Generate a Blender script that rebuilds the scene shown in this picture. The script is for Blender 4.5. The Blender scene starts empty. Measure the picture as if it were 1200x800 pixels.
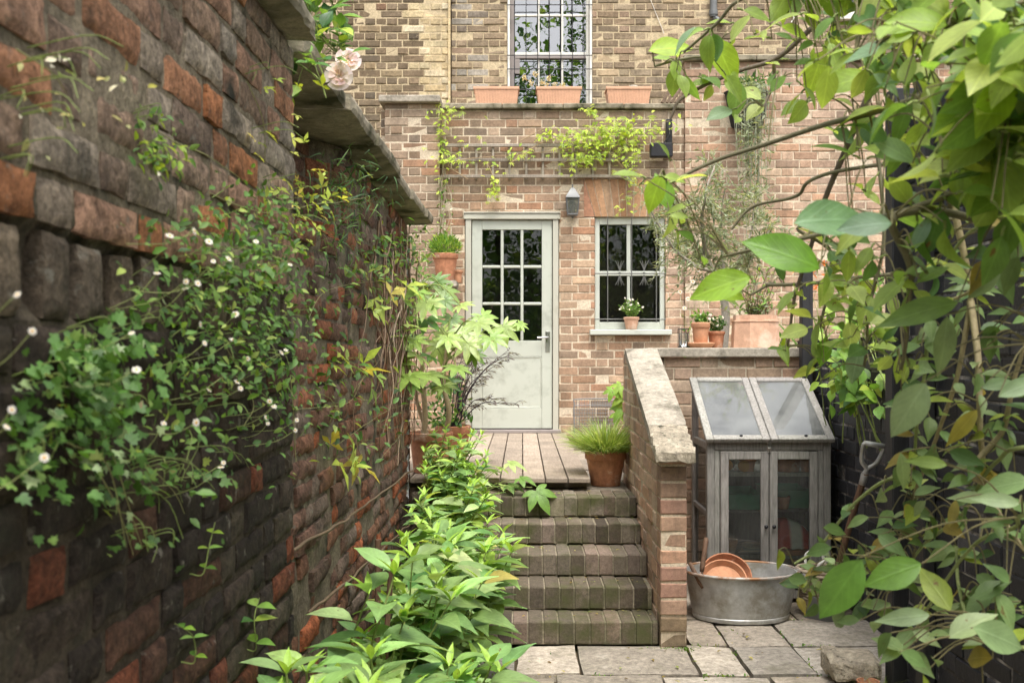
import bpy, math, random
import numpy as np
from mathutils import Vector, Matrix, noise as mnoise

SC = bpy.context.scene
COL = SC.collection
R = math.radians
rng = random.Random(7)

# ------------------------------------------------------------------ camera geometry (metres; Y is depth, Z up)
FPX, CX, CY, EYE = 1167.0, 612.0, 415.0, 1.38
def at(px, py, D):
    return Vector(((px - CX) / FPX * D, D, EYE + (CY - py) / FPX * D))
def X_(px, D): return (px - CX) / FPX * D
def Z_(py, D): return EYE + (CY - py) / FPX * D

def hexc(h):
    h = h.lstrip('#')
    o = []
    for i in (0, 2, 4):
        c = int(h[i:i+2], 16) / 255
        o.append(c / 12.92 if c <= .04045 else ((c + .055) / 1.055) ** 2.4)
    return tuple(o)

# ------------------------------------------------------------------ object helpers
def tag(o, label=None, cat=None, group=None, kind=None):
    if label: o['label'] = label
    if cat: o['category'] = cat
    if group: o['group'] = group
    if kind: o['kind'] = kind
    return o
def thing(name, label, cat, loc=(0, 0, 0), group=None):
    o = bpy.data.objects.new(name, None); COL.objects.link(o)
    o.location = loc; o.empty_display_size = .05
    return tag(o, label, cat, group)
def copy_tree(o, parent=None):
    c = o.copy(); COL.objects.link(c)
    if parent is not None: c.parent = parent
    for ch in list(o.children): copy_tree(ch, c)
    return c

# ------------------------------------------------------------------ mesh collector
def _chamfer_topology():
    idx = {}; V = []
    for sx in (-1, 1):
        for sy in (-1, 1):
            for sz in (-1, 1):
                for a in range(3):
                    idx[(sx, sy, sz, a)] = len(V)
                    v = [sx * .8, sy * .8, sz * .8]; v[a] = (sx, sy, sz)[a]
                    V.append(v)
    V = np.array(V, float); F = []
    for a in range(3):
        b, c = (a + 1) % 3, (a + 2) % 3
        for s in (-1, 1):
            f = []
            for (p, q) in ((-1, -1), (1, -1), (1, 1), (-1, 1)):
                k = [0, 0, 0]; k[a] = s; k[b] = p; k[c] = q
                f.append(idx[(k[0], k[1], k[2], a)])
            F.append(f)
        for p in (-1, 1):
            for q in (-1, 1):
                k0 = [0, 0, 0]; k0[b] = p; k0[c] = q; k1 = list(k0); k0[a] = -1; k1[a] = 1
                F.append([idx[(*k0, b)], idx[(*k1, b)], idx[(*k1, c)], idx[(*k0, c)]])
    for sx in (-1, 1):
        for sy in (-1, 1):
            for sz in (-1, 1):
                F.append([idx[(sx, sy, sz, a)] for a in range(3)])
    out = []
    for f in F:
        P = V[f]; n = np.cross(P[1] - P[0], P[2] - P[0])
        out.append(f if np.dot(n, P.mean(0)) > 0 else f[::-1])
    S = np.array([k[:3] for k in idx.keys()], float); A = np.array([k[3] for k in idx.keys()])
    return S, A, out
CS, CA, CF = _chamfer_topology()

class G:
    def __init__(s):
        s.V = []; s.F = []; s.C = []; s.U = []; s.M = []; s.n = 0
    def add(s, V, F, col=(1, 1, 1), mat=0, uv=None):
        V = np.asarray(V, float).reshape(-1, 3); k = len(V)
        s.V.append(V)
        c = np.asarray(col, float)
        s.C.append(np.tile(c, (k, 1)) if c.ndim == 1 else c)
        s.U.append(np.zeros((k, 2)) if uv is None else np.asarray(uv, float))
        b = s.n
        s.F.extend([tuple(i + b for i in f) for f in F])
        s.M.extend([mat] * len(F))
        s.n += k
        return s
    def box(s, c, size, rot=None, bev=.003, col=(1, 1, 1), mat=0):
        h = np.array(size, float) / 2
        b = min(bev, h.min() * .9)
        V = CS * (h - b)
        V[np.arange(24), CA] = CS[np.arange(24), CA] * h[CA]
        if rot is not None:
            m = np.array(rot if not isinstance(rot, tuple) else euler(*rot)); V = V @ m[:3, :3].T
        return s.add(V + np.array(c, float), CF, col, mat)
    def span(s, p, q, bev=.003, col=(1, 1, 1), mat=0):
        p = np.array(p, float); q = np.array(q, float)
        return s.box((p + q) / 2, np.abs(q - p), None, bev, col, mat)
    def tube(s, pts, r, n=7, col=(1, 1, 1), mat=0, cap=True):
        P = np.array([tuple(p) for p in pts], float); m = len(P)
        r = np.full(m, r, float) if np.isscalar(r) else np.array(r, float)
        T = np.gradient(P, axis=0); T /= np.maximum(np.linalg.norm(T, axis=1), 1e-9)[:, None]
        ref = np.array([0, 0, 1.]) if abs(T[0][2]) < .9 else np.array([1., 0, 0])
        a = np.cross(T[0], ref); a /= np.linalg.norm(a)
        V = []
        th = np.arange(n) * 2 * math.pi / n
        for i in range(m):
            a = a - T[i] * np.dot(a, T[i]); a /= max(np.linalg.norm(a), 1e-9)
            b = np.cross(T[i], a)
            V.append(P[i] + r[i] * (np.cos(th)[:, None] * a + np.sin(th)[:, None] * b))
        F = []
        for i in range(m - 1):
            for j in range(n):
                k = (j + 1) % n
                F.append((i * n + j, i * n + k, (i + 1) * n + k, (i + 1) * n + j))
        if cap:
            F.append(tuple(range(n))[::-1]); F.append(tuple((m - 1) * n + j for j in range(n)))
        uv = np.array([[j / n, i / max(m - 1, 1)] for i in range(m) for j in range(n)])
        return s.add(np.concatenate(V), F, col, mat, uv)
    def lathe(s, prof, c=(0, 0, 0), n=32, sx=1., sy=1., col=(1, 1, 1), mat=0, rot=None, wob=0., phase=0.):
        V = []; F = []; m = len(prof)
        for (r, z) in prof:
            for j in range(n):
                t = phase + 2 * math.pi * j / n
                w = 1 + wob * mnoise.noise((math.cos(t) * 2, math.sin(t) * 2, z * 8))
                V.append((r * w * sx * math.cos(t), r * w * sy * math.sin(t), z))
        for i in range(m - 1):
            for j in range(n):
                k = (j + 1) % n
                F.append((i * n + j, i * n + k, (i + 1) * n + k, (i + 1) * n + j))
        V = np.array(V)
        if rot is not None: V = V @ np.array(rot)[:3, :3].T
        return s.add(V + np.array(c, float), F, col, mat)
    def disc(s, c, r, n=24, sx=1., sy=1., col=(1, 1, 1), mat=0, bump=0.):
        V = [(c[0], c[1], c[2] + bump)] + [(c[0] + r * sx * math.cos(2 * math.pi * j / n), c[1] + r * sy * math.sin(2 * math.pi * j / n), c[2]) for j in range(n)]
        return s.add(V, [(0, 1 + j, 1 + (j + 1) % n) for j in range(n)], col, mat)
    def prism(s, poly, axis_vec, col=(1, 1, 1), mat=0):
        P = np.array(poly, float); k = len(P); Q = P + np.array(axis_vec, float)
        F = [tuple(range(k))[::-1], tuple(range(k, 2 * k))] + [(i, (i + 1) % k, k + (i + 1) % k, k + i) for i in range(k)]
        return s.add(np.concatenate([P, Q]), F, col, mat)
    def inst(s, tmpl, pos, rots, scl, cols, mat=0):
        """tmpl=(V,F,UV); pos (N,3); rots (N,3,3); scl (N,) or (N,3); cols (N,3)"""
        TV, TF, TU = tmpl; N = len(pos); k = len(TV)
        if N == 0: return s
        scl = np.asarray(scl, float)
        if scl.ndim == 1: scl = scl[:, None].repeat(3, 1)
        W = np.einsum('nij,nkj->nki', np.asarray(rots), TV[None] * scl[:, None, :]) + np.asarray(pos)[:, None, :]
        s.V.append(W.reshape(-1, 3)); s.C.append(np.repeat(np.asarray(cols, float), k, 0)); s.U.append(np.tile(TU, (N, 1)))
        for i in range(N):
            b = s.n + i * k
            s.F.extend([tuple(j + b for j in f) for f in TF])
        s.M.extend([mat] * (len(TF) * N)); s.n += N * k
        return s
    def build(s, name, mats, parent=None, smooth=False, world=True):
        me = bpy.data.meshes.new(name)
        V = np.concatenate(s.V) if s.V else np.zeros((0, 3))
        o = bpy.data.objects.new(name, me); COL.objects.link(o)
        if parent is not None:
            o.parent = parent
            if world:
                off = Vector((0, 0, 0)); p = parent
                while p is not None: off += p.location; p = p.parent
                V = V - np.array(off)
        me.from_pydata(V.tolist(), [], s.F)
        if not isinstance(mats, (list, tuple)): mats = [mats]
        for m in mats: me.materials.append(m)
        if len(mats) > 1: me.polygons.foreach_set('material_index', s.M)
        ca = me.color_attributes.new('col', 'FLOAT_COLOR', 'POINT')
        C = np.concatenate(s.C); ca.data.foreach_set('color', np.concatenate([C, np.ones((len(C), 1))], 1).ravel().astype(np.float32))
        U = np.concatenate(s.U); ul = me.uv_layers.new(name='UVMap')
        li = np.empty(len(me.loops), np.int32); me.loops.foreach_get('vertex_index', li)
        ul.data.foreach_set('uv', U[li].ravel().astype(np.float32))
        if smooth: me.polygons.foreach_set('use_smooth', np.ones(len(me.polygons), bool))
        me.update()
        return o

def euler(x=0, y=0, z=0):
    return np.array(Matrix.Rotation(R(z), 3, 'Z') @ Matrix.Rotation(R(y), 3, 'Y') @ Matrix.Rotation(R(x), 3, 'X'))

def frames(d, n):
    """rotation matrices with local y along d, local z near n"""
    d = np.asarray(d, float); d = d / np.maximum(np.linalg.norm(d, axis=1), 1e-9)[:, None]
    n = np.asarray(n, float)
    x = np.cross(d, n); ln = np.linalg.norm(x, axis=1); bad = ln < 1e-4
    x[bad] = np.cross(d[bad], np.array([.3, .9, .2])); x /= np.maximum(np.linalg.norm(x, axis=1), 1e-9)[:, None]
    z = np.cross(x, d)
    return np.stack([x, d, z], axis=2)

def curve(pts, n=24, wob=0., rs=None):
    """Catmull-Rom through pts"""
    P = [Vector(p) for p in pts]
    P = [P[0] * 2 - P[1]] + P + [P[-1] * 2 - P[-2]]
    out = []; segs = len(P) - 3
    for i in range(n + 1):
        t = i / n * segs; k = min(int(t), segs - 1); t -= k
        a, b, c, d = P[k:k + 4]
        out.append(.5 * ((2 * b) + (c - a) * t + (2 * a - 5 * b + 4 * c - d) * t * t + (3 * b - a - 3 * c + d) * t ** 3))
    if wob and rs:
        s = rs.random() * 50
        out = [p + wob * Vector(mnoise.noise_vector((p * 6) + Vector((s, s, s)))) for p in out]
    return out

# ------------------------------------------------------------------ materials
def new_mat(name):
    m = bpy.data.materials.new(name); m.use_nodes = True
    nt = m.node_tree; nt.nodes.clear()
    out = nt.nodes.new('ShaderNodeOutputMaterial'); b = nt.nodes.new('ShaderNodeBsdfPrincipled')
    nt.links.new(b.outputs[0], out.inputs[0])
    return m, nt, b, out
def nd(nt, t, **kw):
    n = nt.nodes.new(t)
    for k, v in kw.items():
        if k.startswith('i_'):
            key = k[2:]
            key = int(key) if key.isdigit() else key.replace('_', ' ')
            n.inputs[key].default_value = v
        else: setattr(n, k, v)
    return n
def mixc(nt, fac, a, b, mode='MIX'):
    m = nt.nodes.new('ShaderNodeMix'); m.data_type = 'RGBA'; m.blend_type = mode; m.clamp_factor = True
    for sock, v in ((m.inputs[0], fac), (m.inputs[6], a), (m.inputs[7], b)):
        if isinstance(v, (int, float)): sock.default_value = v
        elif isinstance(v, tuple): sock.default_value = (*v[:3], 1)
        else: nt.links.new(v, sock)
    return m.outputs[2]
def noise_tex(nt, scale, detail=6, rough=.6, coord='Object', stretch=None, dist=0.):
    tc = nt.nodes.new('ShaderNodeTexCoord'); n = nt.nodes.new('ShaderNodeTexNoise')
    n.inputs['Scale'].default_value = scale; n.inputs['Detail'].default_value = detail; n.inputs['Roughness'].default_value = rough
    n.inputs['Distortion'].default_value = dist
    src = tc.outputs[coord]
    if coord == 'World':
        pass
    if stretch:
        mp = nt.nodes.new('ShaderNodeMapping'); mp.inputs['Scale'].default_value = stretch
        nt.links.new(src, mp.inputs[0]); src = mp.outputs[0]
    nt.links.new(src, n.inputs['Vector'])
    return n.outputs[0]
def ramp(nt, src, p0, p1, c0=(0, 0, 0), c1=(1, 1, 1)):
    r = nt.nodes.new('ShaderNodeValToRGB'); e = r.color_ramp.elements
    e[0].position = p0; e[0].color = (*c0, 1); e[1].position = p1; e[1].color = (*c1, 1)
    nt.links.new(src, r.inputs[0]); return r.outputs[0]
def attr(nt, name='col'):
    a = nt.nodes.new('ShaderNodeAttribute'); a.attribute_name = name; return a.outputs['Color']
def bump(nt, b, src, strength=.4, dist=.004):
    n = nt.nodes.new('ShaderNodeBump'); n.inputs['Strength'].default_value = strength; n.inputs['Distance'].default_value = dist
    nt.links.new(src, n.inputs['Height'])
    prev = b.inputs['Normal'].links
    if prev: nt.links.new(prev[0].from_socket, n.inputs['Normal'])
    nt.links.new(n.outputs[0], b.inputs['Normal'])

def masonry(name, base=None, var=.35, speck=60, stain=None, stain_scale=2., stain_lo=.5, stain_hi=.7, rough=.92, bmp=.5, bdist=.004, fine=180,
            stain_stretch=None, stain2=None, s2_scale=9., s2_lo=.58, s2_hi=.68):
    m, nt, b, out = new_mat(name)
    c = attr(nt) if base is None else None
    if base is not None:
        rg = nt.nodes.new('ShaderNodeRGB'); rg.outputs[0].default_value = (*base, 1); c = rg.outputs[0]
    n1 = noise_tex(nt, speck, 8, .7); n2 = noise_tex(nt, fine, 4, .7); n3 = noise_tex(nt, 7, 5, .65)
    lo, hi = 1 - var, 1 + var
    c = mixc(nt, 1., c, ramp(nt, n1, .32, .68, (lo,) * 3, (hi,) * 3), 'MULTIPLY')
    c = mixc(nt, 1., c, ramp(nt, n2, .35, .65, (1 - var * .5,) * 3, (1 + var * .4,) * 3), 'MULTIPLY')
    c = mixc(nt, 1., c, ramp(nt, n3, .3, .7, (1 - var * .6,) * 3, (1 + var * .5,) * 3), 'MULTIPLY')
    if stain: c = mixc(nt, ramp(nt, noise_tex(nt, stain_scale, 9, .68, stretch=stain_stretch), stain_lo, stain_hi), c, stain)
    if stain2: c = mixc(nt, ramp(nt, noise_tex(nt, s2_scale, 8, .7), s2_lo, s2_hi), c, stain2)
    nt.links.new(c, b.inputs['Base Color']); b.inputs['Roughness'].default_value = rough
    b.inputs['Specular IOR Level'].default_value = .25
    bump(nt, b, n1, bmp, bdist); bump(nt, b, n2, bmp * .6, bdist * .4)
    return m
def timber(name, base, dark, stretch=(1, 1, 14), scale=10, rough=.75, bmp=.3, use_attr=False, contrast=(.3, .7)):
    m, nt, b, out = new_mat(name)
    n1 = noise_tex(nt, scale, 8, .7, stretch=stretch); n2 = noise_tex(nt, 4, 4, .6); n3 = noise_tex(nt, scale * 6, 4, .6, stretch=stretch)
    c = mixc(nt, ramp(nt, n1, *contrast), dark, base)
    if use_attr: c = mixc(nt, 1., c, attr(nt), 'MULTIPLY')
    c = mixc(nt, 1., c, ramp(nt, n2, .3, .7, (.75,) * 3, (1.15,) * 3), 'MULTIPLY')
    nt.links.new(c, b.inputs['Base Color']); b.inputs['Roughness'].default_value = rough
    bump(nt, b, n1, bmp, .002); bump(nt, b, n3, bmp, .001)
    return m
def painted(name, base, dirt, rough=.45, lo=.55, hi=.8, scale=5):
    m, nt, b, out = new_mat(name)
    c = mixc(nt, ramp(nt, noise_tex(nt, scale, 8, .7), lo, hi), base, dirt)
    c = mixc(nt, 1., c, ramp(nt, noise_tex(nt, 1.5, 4, .6), .3, .7, (.93,) * 3, (1.05,) * 3), 'MULTIPLY')
    nt.links.new(c, b.inputs['Base Color']); b.inputs['Roughness'].default_value = rough
    bump(nt, b, noise_tex(nt, 40, 5, .6), .08, .002)
    return m
def leafmat(name, trans=.4, rough=.42, vein=.25, spec=.4):
    m, nt, b, out = new_mat(name)
    c = attr(nt)
    uv = nt.nodes.new('ShaderNodeUVMap'); sep = nt.nodes.new('ShaderNodeSeparateXYZ'); nt.links.new(uv.outputs[0], sep.inputs[0])
    ab = nd(nt, 'ShaderNodeMath', operation='ABSOLUTE'); nt.links.new(sep.outputs[0], ab.inputs[0])
    mid = ramp(nt, ab.outputs[0], .02, .1, (1, 1, 1), (0, 0, 0))
    # side veins: v - |u|*k
    mu = nd(nt, 'ShaderNodeMath', operation='MULTIPLY_ADD'); mu.inputs[1].default_value = -.45
    nt.links.new(ab.outputs[0], mu.inputs[0]); nt.links.new(sep.outputs[1], mu.inputs[2])
    fr = nd(nt, 'ShaderNodeMath', operation='PINGPONG'); fr.inputs[1].default_value = .075; nt.links.new(mu.outputs[0], fr.inputs[0])
    sv = ramp(nt, fr.outputs[0], .0, .018, (.6,) * 3, (0, 0, 0))
    vm = nd(nt, 'ShaderNodeMath', operation='MAXIMUM'); nt.links.new(mid, vm.inputs[0]); nt.links.new(sv, vm.inputs[1])
    vs = nd(nt, 'ShaderNodeMath', operation='MULTIPLY'); vs.inputs[1].default_value = vein; nt.links.new(vm.outputs[0], vs.inputs[0])
    c2 = mixc(nt, 1., c, ramp(nt, noise_tex(nt, 25, 5, .6), .3, .7, (.75,) * 3, (1.2,) * 3), 'MULTIPLY')
    if vein > 0: c2 = mixc(nt, ramp(nt, noise_tex(nt, 38, 4, .6), .66, .71), c2, (.16, .1, .03))
    pale = mixc(nt, 1., c2, (1.7, 1.6, 1.9), 'MULTIPLY')
    c3 = mixc(nt, vs.outputs[0], c2, pale)
    nt.links.new(c3, b.inputs['Base Color']); b.inputs['Roughness'].default_value = rough
    b.inputs['Specular IOR Level'].default_value = spec
    bump(nt, b, vm.outputs[0], .25, .002)
    if trans > 0:
        tr = nt.nodes.new('ShaderNodeBsdfTranslucent'); nt.links.new(mixc(nt, 1., c3, (1.9, 1.75, .8), 'MULTIPLY'), tr.inputs[0])
        mx = nt.nodes.new('ShaderNodeMixShader'); mx.inputs[0].default_value = trans
        nt.links.new(b.outputs[0], mx.inputs[1]); nt.links.new(tr.outputs[0], mx.inputs[2]); nt.links.new(mx.outputs[0], out.inputs[0])
    return m
def glassmat(name, dust_haze=.0, tint=(.9, .93, .92), ior=1.5, rough=.0, dust_haze_col=(.6, .6, .58)):
    m, nt, b, out = new_mat(name)
    nt.nodes.remove(b)
    t = nt.nodes.new('ShaderNodeBsdfTransparent'); t.inputs[0].default_value = (*tint, 1)
    g = nt.nodes.new('ShaderNodeBsdfGlossy'); g.inputs['Roughness'].default_value = rough
    f = nt.nodes.new('ShaderNodeFresnel'); f.inputs[0].default_value = ior
    bp = nt.nodes.new('ShaderNodeBump'); bp.inputs['Strength'].default_value = .06; bp.inputs['Distance'].default_value = .01
    nt.links.new(noise_tex(nt, 5, 2, .5), bp.inputs['Height']); nt.links.new(bp.outputs[0], g.inputs['Normal'])
    mx = nt.nodes.new('ShaderNodeMixShader'); nt.links.new(f.outputs[0], mx.inputs[0]); nt.links.new(t.outputs[0], mx.inputs[1]); nt.links.new(g.outputs[0], mx.inputs[2])
    last = mx.outputs[0]
    if dust_haze > 0:
        d = nt.nodes.new('ShaderNodeBsdfDiffuse'); d.inputs[0].default_value = (*dust_haze_col, 1)
        m2 = nt.nodes.new('ShaderNodeMixShader')
        r = ramp(nt, noise_tex(nt, 5, 7, .65), .3, .75, (dust_haze * .3,) * 3, (dust_haze * 1.5,) * 3)
        nt.links.new(r, m2.inputs[0]); nt.links.new(last, m2.inputs[1]); nt.links.new(d.outputs[0], m2.inputs[2]); last = m2.outputs[0]
    nt.links.new(last, out.inputs[0])
    return m
def metal(name, base, rough=.45, metallic=.9, var=.25, rust=None, rl=.6, rh=.75, scale=8):
    m, nt, b, out = new_mat(name)
    n = noise_tex(nt, scale, 7, .65)
    c = mixc(nt, ramp(nt, n, .3, .7), tuple(x * (1 - var) for x in base), tuple(x * (1 + var) for x in base))
    if rust: c = mixc(nt, ramp(nt, noise_tex(nt, 6, 9, .7), rl, rh), c, rust)
    nt.links.new(c, b.inputs['Base Color']); b.inputs['Metallic'].default_value = metallic
    rr = ramp(nt, n, .3, .7, (rough * .8,) * 3, (min(1, rough * 1.3),) * 3); nt.links.new(rr, b.inputs['Roughness'])
    bump(nt, b, noise_tex(nt, 30, 4, .6), .1, .002)
    return m

MOSS = (.045, .055, .018)
M = {}
M['brick_house'] = masonry('pink_brown_brick', var=.26, speck=42, bmp=.6, stain=(.11, .085, .06), stain_scale=2.6, stain_lo=.5, stain_hi=.85, stain_stretch=(1.6, 1.6, .3), stain2=hexc('a8927a'), s2_scale=20, s2_lo=.64, s2_hi=.82)
M['mortar_house'] = masonry('cream_mortar', base=hexc('cabba4'), var=.3, stain=hexc('a08f78'), stain_scale=5, stain_lo=.52, stain_hi=.75)
M['brick_stock'] = masonry('london_stock_brick', var=.32, speck=40, bmp=.7, stain=(.085, .072, .055), stain_scale=2.6, stain_lo=.5, stain_hi=.82, stain_stretch=(1.6, 1.6, .3), stain2=hexc('b09f80'), s2_scale=17, s2_lo=.6, s2_hi=.75)
M['mortar_stock'] = masonry('buff_mortar', base=hexc('baa98a'), var=.3)
M['brick_old'] = masonry('old_garden_brick', var=.6, speck=48, bmp=1., bdist=.008, fine=130, stain=(.03, .029, .02), stain_scale=5, stain_lo=.56, stain_hi=.7,
                         stain2=(.2, .185, .15), s2_scale=22, s2_lo=.6, s2_hi=.69)
M['mortar_old'] = masonry('old_lime_mortar', var=.5, speck=60, bmp=1., bdist=.008, stain=(.035, .034, .022), stain_scale=4, stain_lo=.5, stain_hi=.64)
M['brick_step'] = masonry('mossy_step_brick', var=.35, bmp=.7, stain=(.075, .08, .03), stain_scale=5, stain_lo=.47, stain_hi=.66)
M['mortar_step'] = masonry('step_mortar', hexc('8d8370'), var=.3, stain=(.09, .095, .04), stain_scale=5, stain_lo=.45, stain_hi=.65)
M['brick_black'] = masonry('black_painted_brick', var=.3, rough=.55, bmp=.5, stain=(.09, .085, .08), stain_scale=8, stain_lo=.66, stain_hi=.8)
M['mortar_black'] = masonry('worn_black_mortar', hexc('4a4744'), var=.5, stain=hexc('a8a29a'), stain_scale=5, stain_lo=.5, stain_hi=.62)
M['stone'] = masonry('weathered_coping_stone', hexc('9b9385'), var=.3, speck=40, bmp=.6, stain=(.10, .09, .065), stain_scale=6, stain_lo=.52, stain_hi=.68,
                     stain2=(.42, .41, .35), s2_scale=30, s2_lo=.6, s2_hi=.68)
M['stone_dark'] = masonry('mossy_coping_stone', hexc('968d7a'), var=.35, speck=40, bmp=.8, bdist=.006, stain=(.055, .055, .028), stain_scale=5, stain_lo=.46, stain_hi=.62,
                          stain2=(.36, .35, .28), s2_scale=22, s2_lo=.62, s2_hi=.7)
M['stone_rough'] = masonry('pitted_stone', hexc('a09684'), var=.4, speck=35, bmp=1., bdist=.012, stain=(.07, .065, .045), stain_scale=22, stain_lo=.58, stain_hi=.64,
                           stain2=(.45, .44, .34), s2_scale=12, s2_lo=.6, s2_hi=.7)
M['paving'] = masonry('york_stone_paving', var=.38, speck=34, bmp=.9, stain=(.15, .14, .09), stain_scale=3, stain_lo=.55, stain_hi=.75,
                      stain2=(.42, .39, .33), s2_scale=7, s2_lo=.6, s2_hi=.75)
M['soil'] = masonry('dark_soil', hexc('3a3026'), var=.5, speck=50, bmp=1., bdist=.02)
M['joint'] = masonry('sandy_joint_earth', hexc('6a5c49'), var=.45, speck=60, bmp=1., bdist=.01, stain=MOSS, stain_scale=5, stain_lo=.5, stain_hi=.65)
M['deck'] = timber('weathered_deck_board', hexc('ab9c8b'), hexc('857768'), stretch=(14, 1, 14), scale=7, use_attr=True)
M['grey_wood'] = timber('silvered_timber', hexc('a09d96'), hexc('67645f'), stretch=(12, 12, 1.2), scale=8, use_attr=True, bmp=.5)
M['brown_wood'] = timber('brown_weathered_timber', hexc('8d7660'), hexc('4f3f31'), stretch=(2, 12, 12), scale=8)
M['handle_wood'] = timber('worn_handle_wood', hexc('7d5f47'), hexc('3f2c20'), stretch=(14, 14, 1), scale=10)
M['black_wood'] = timber('black_stained_timber', hexc('2a2a2c'), hexc('111112'), stretch=(12, 12, 1), scale=8, rough=.6, bmp=.7)
M['sage'] = painted('sage_white_paint', hexc('b6baae'), hexc('9da094'), rough=.42, lo=.5, hi=.72)
M['offwhite'] = painted('cream_frame_paint', hexc('b3b1a3'), hexc('96917f'), rough=.42)
M['sagegrey'] = painted('grey_green_window_paint', hexc('bfc3b8'), hexc('a0a498'), rough=.42)
M['whitepaint'] = painted('white_sash_paint', hexc('d9d6cd'), hexc('aaa498'), rough=.45)
M['greybrown'] = painted('mauve_grey_box_frame', hexc('8d8480'), hexc('6a625e'), rough=.5)
M['iron'] = metal('black_iron', (.03, .03, .032), rough=.55, metallic=.5)
M['lampgrey'] = metal('lead_grey_lantern', (.16, .165, .165), rough=.5, metallic=.4, rust=(.28, .28, .26))
M['iron_grey'] = metal('pale_grey_iron', (.13, .13, .12), rough=.6, metallic=.3)
M['steel'] = metal('brushed_steel', (.55, .55, .53), rough=.3, metallic=1.)
M['zinc'] = metal('galvanised_zinc', (.50, .51, .50), rough=.5, metallic=.62, var=.25, rust=(.3, .285, .24), rl=.45, rh=.62, scale=14)
M['zinc_rim'] = metal('rust_marked_zinc', (.48, .47, .44), rough=.55, metallic=.5, rust=(.3, .16, .08), rl=.42, rh=.56)
M['glass'] = glassmat('window_glass')
M['glass_door'] = glassmat('door_glass', ior=1.6); M['glass_old'] = glassmat('old_sash_glass', ior=4.2)
M['glass_dusty'] = glassmat('dusty_roof_glazing', dust_haze=.15, rough=.05, dust_haze_col=(.5, .505, .49), ior=2.5)
M['glass_cab'] = glassmat('cabinet_glazing_sky_haze', dust_haze=.065, rough=.03, dust_haze_col=(.5, .5, .47))  # pale diffuse layer paints in the milky sky reflection on the panes
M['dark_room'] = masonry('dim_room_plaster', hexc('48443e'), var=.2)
M['terra'] = masonry('weathered_terracotta', hexc('b07a5c'), var=.25, speck=30, bmp=.25, rough=.85, stain=hexc('d6c3b0'), stain_scale=9, stain_lo=.56, stain_hi=.72, stain2=(.2, .1, .06), s2_scale=7, s2_lo=.6, s2_hi=.75)
M['terra_new'] = masonry('clean_terracotta', hexc('c08d6c'), var=.15, speck=30, bmp=.15, rough=.8)
M['terra_pale'] = masonry('pale_terracotta', hexc('cfa58a'), var=.15, speck=25, bmp=.25, rough=.85, stain=hexc('e0cbb6'), stain_scale=6, stain_lo=.5, stain_hi=.7)
M['plastic_terra'] = masonry('terracotta_plastic', hexc('cda184'), var=.1, rough=.55, bmp=.08)
M['black_plastic'] = masonry('black_plastic', hexc('2b2b2e'), var=.15, rough=.45, bmp=.1)
M['bark'] = masonry('grey_brown_bark', hexc('7c6d5a'), var=.4, speck=25, bmp=1., bdist=.006, stain=hexc('9c9482'), stain_scale=10, stain_lo=.5, stain_hi=.7)
M['bark_dark'] = masonry('dark_twig_bark', hexc('4d4034'), var=.35, speck=40, bmp=.8, stain=hexc('7d7362'), stain_scale=14, stain_lo=.55, stain_hi=.7)
M['stem'] = masonry('attribute_stem', var=.2, rough=.6, bmp=.3)
M['leaf'] = leafmat('leaf', trans=.27)
M['leaf_gloss'] = leafmat('glossy_leaf', trans=.3, rough=.4, vein=.4, spec=.4)
M['leaf_tree'] = leafmat('tree_leaf', trans=.45, rough=.42, vein=.4, spec=.4)
M['leaf_fat'] = leafmat('fatsia_leaf', trans=.24, rough=.33, vein=.35, spec=.5)
M['leaf_small'] = leafmat('small_leaf', trans=.35, rough=.5, vein=.0)
M['petal'] = leafmat('petal', trans=.3, rough=.6, vein=.0, spec=.2)
M['plain'] = masonry('coloured_ware', var=.1, rough=.6, bmp=.1)
M['wicker'] = timber('pale_wicker', hexc('c9b9a2'), hexc('8a775f'), stretch=(1, 1, 9), scale=14, bmp=.6)
# ------------------------------------------------------------------ brickwork
def shade(o, ang=35):
    me = o.data
    me.polygons.foreach_set('use_smooth', np.ones(len(me.polygons), bool))
    try: me.set_sharp_from_angle(angle=R(ang))
    except Exception: pass
    return o
def sub_rect(r, o):
    """rectangle r=(u0,u1,z0,z1) minus opening o -> list"""
    u0, u1, z0, z1 = r; a, b, c, d = o
    if b <= u0 + 1e-6 or a >= u1 - 1e-6 or d <= z0 + 1e-6 or c >= z1 - 1e-6: return [r]
    out = []
    if a > u0: out.append((u0, a, z0, z1))
    if b < u1: out.append((b, u1, z0, z1))
    m0, m1 = max(u0, a), min(u1, b)
    if c > z0: out.append((m0, m1, z0, c))
    if d < z1: out.append((m0, m1, d, z1))
    return out

def courses(L, H, bond, z0, bh, jt, bl, rs, u_off):
    """yield (u0,u1,z0,z1) for every brick"""
    pitch = bh + jt; hd = (bl - jt) / 2; i = 0; z = z0
    while z < H - .01:
        z1 = min(z + bh, H)
        if bond == 'flemish': seq = [bl, hd]; off = [0, (bl + hd) / 2 + jt][i % 2]
        elif bond == 'english': seq = [[bl], [hd]][i % 2]; off = [0, hd / 2][i % 2]
        elif bond == 'garden': seq = [hd] if i % 4 == 3 else [bl]; off = [0, bl / 2, 0, hd / 2][i % 4]
        elif bond == 'header': seq = [hd]; off = (hd / 2) * (i % 2)
        else: seq = [bl]; off = (bl / 2) * (i % 2)
        u = -off - u_off; k = 0
        while u > 0: u -= sum(seq) + jt * len(seq)
        while u < L - .005:
            w = seq[k % len(seq)]
            a, b = max(u, 0), min(u + w, L)
            if b - a > .02: yield (a, b, z, z1)
            u += w + jt; k += 1
        z += pitch; i += 1

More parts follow.
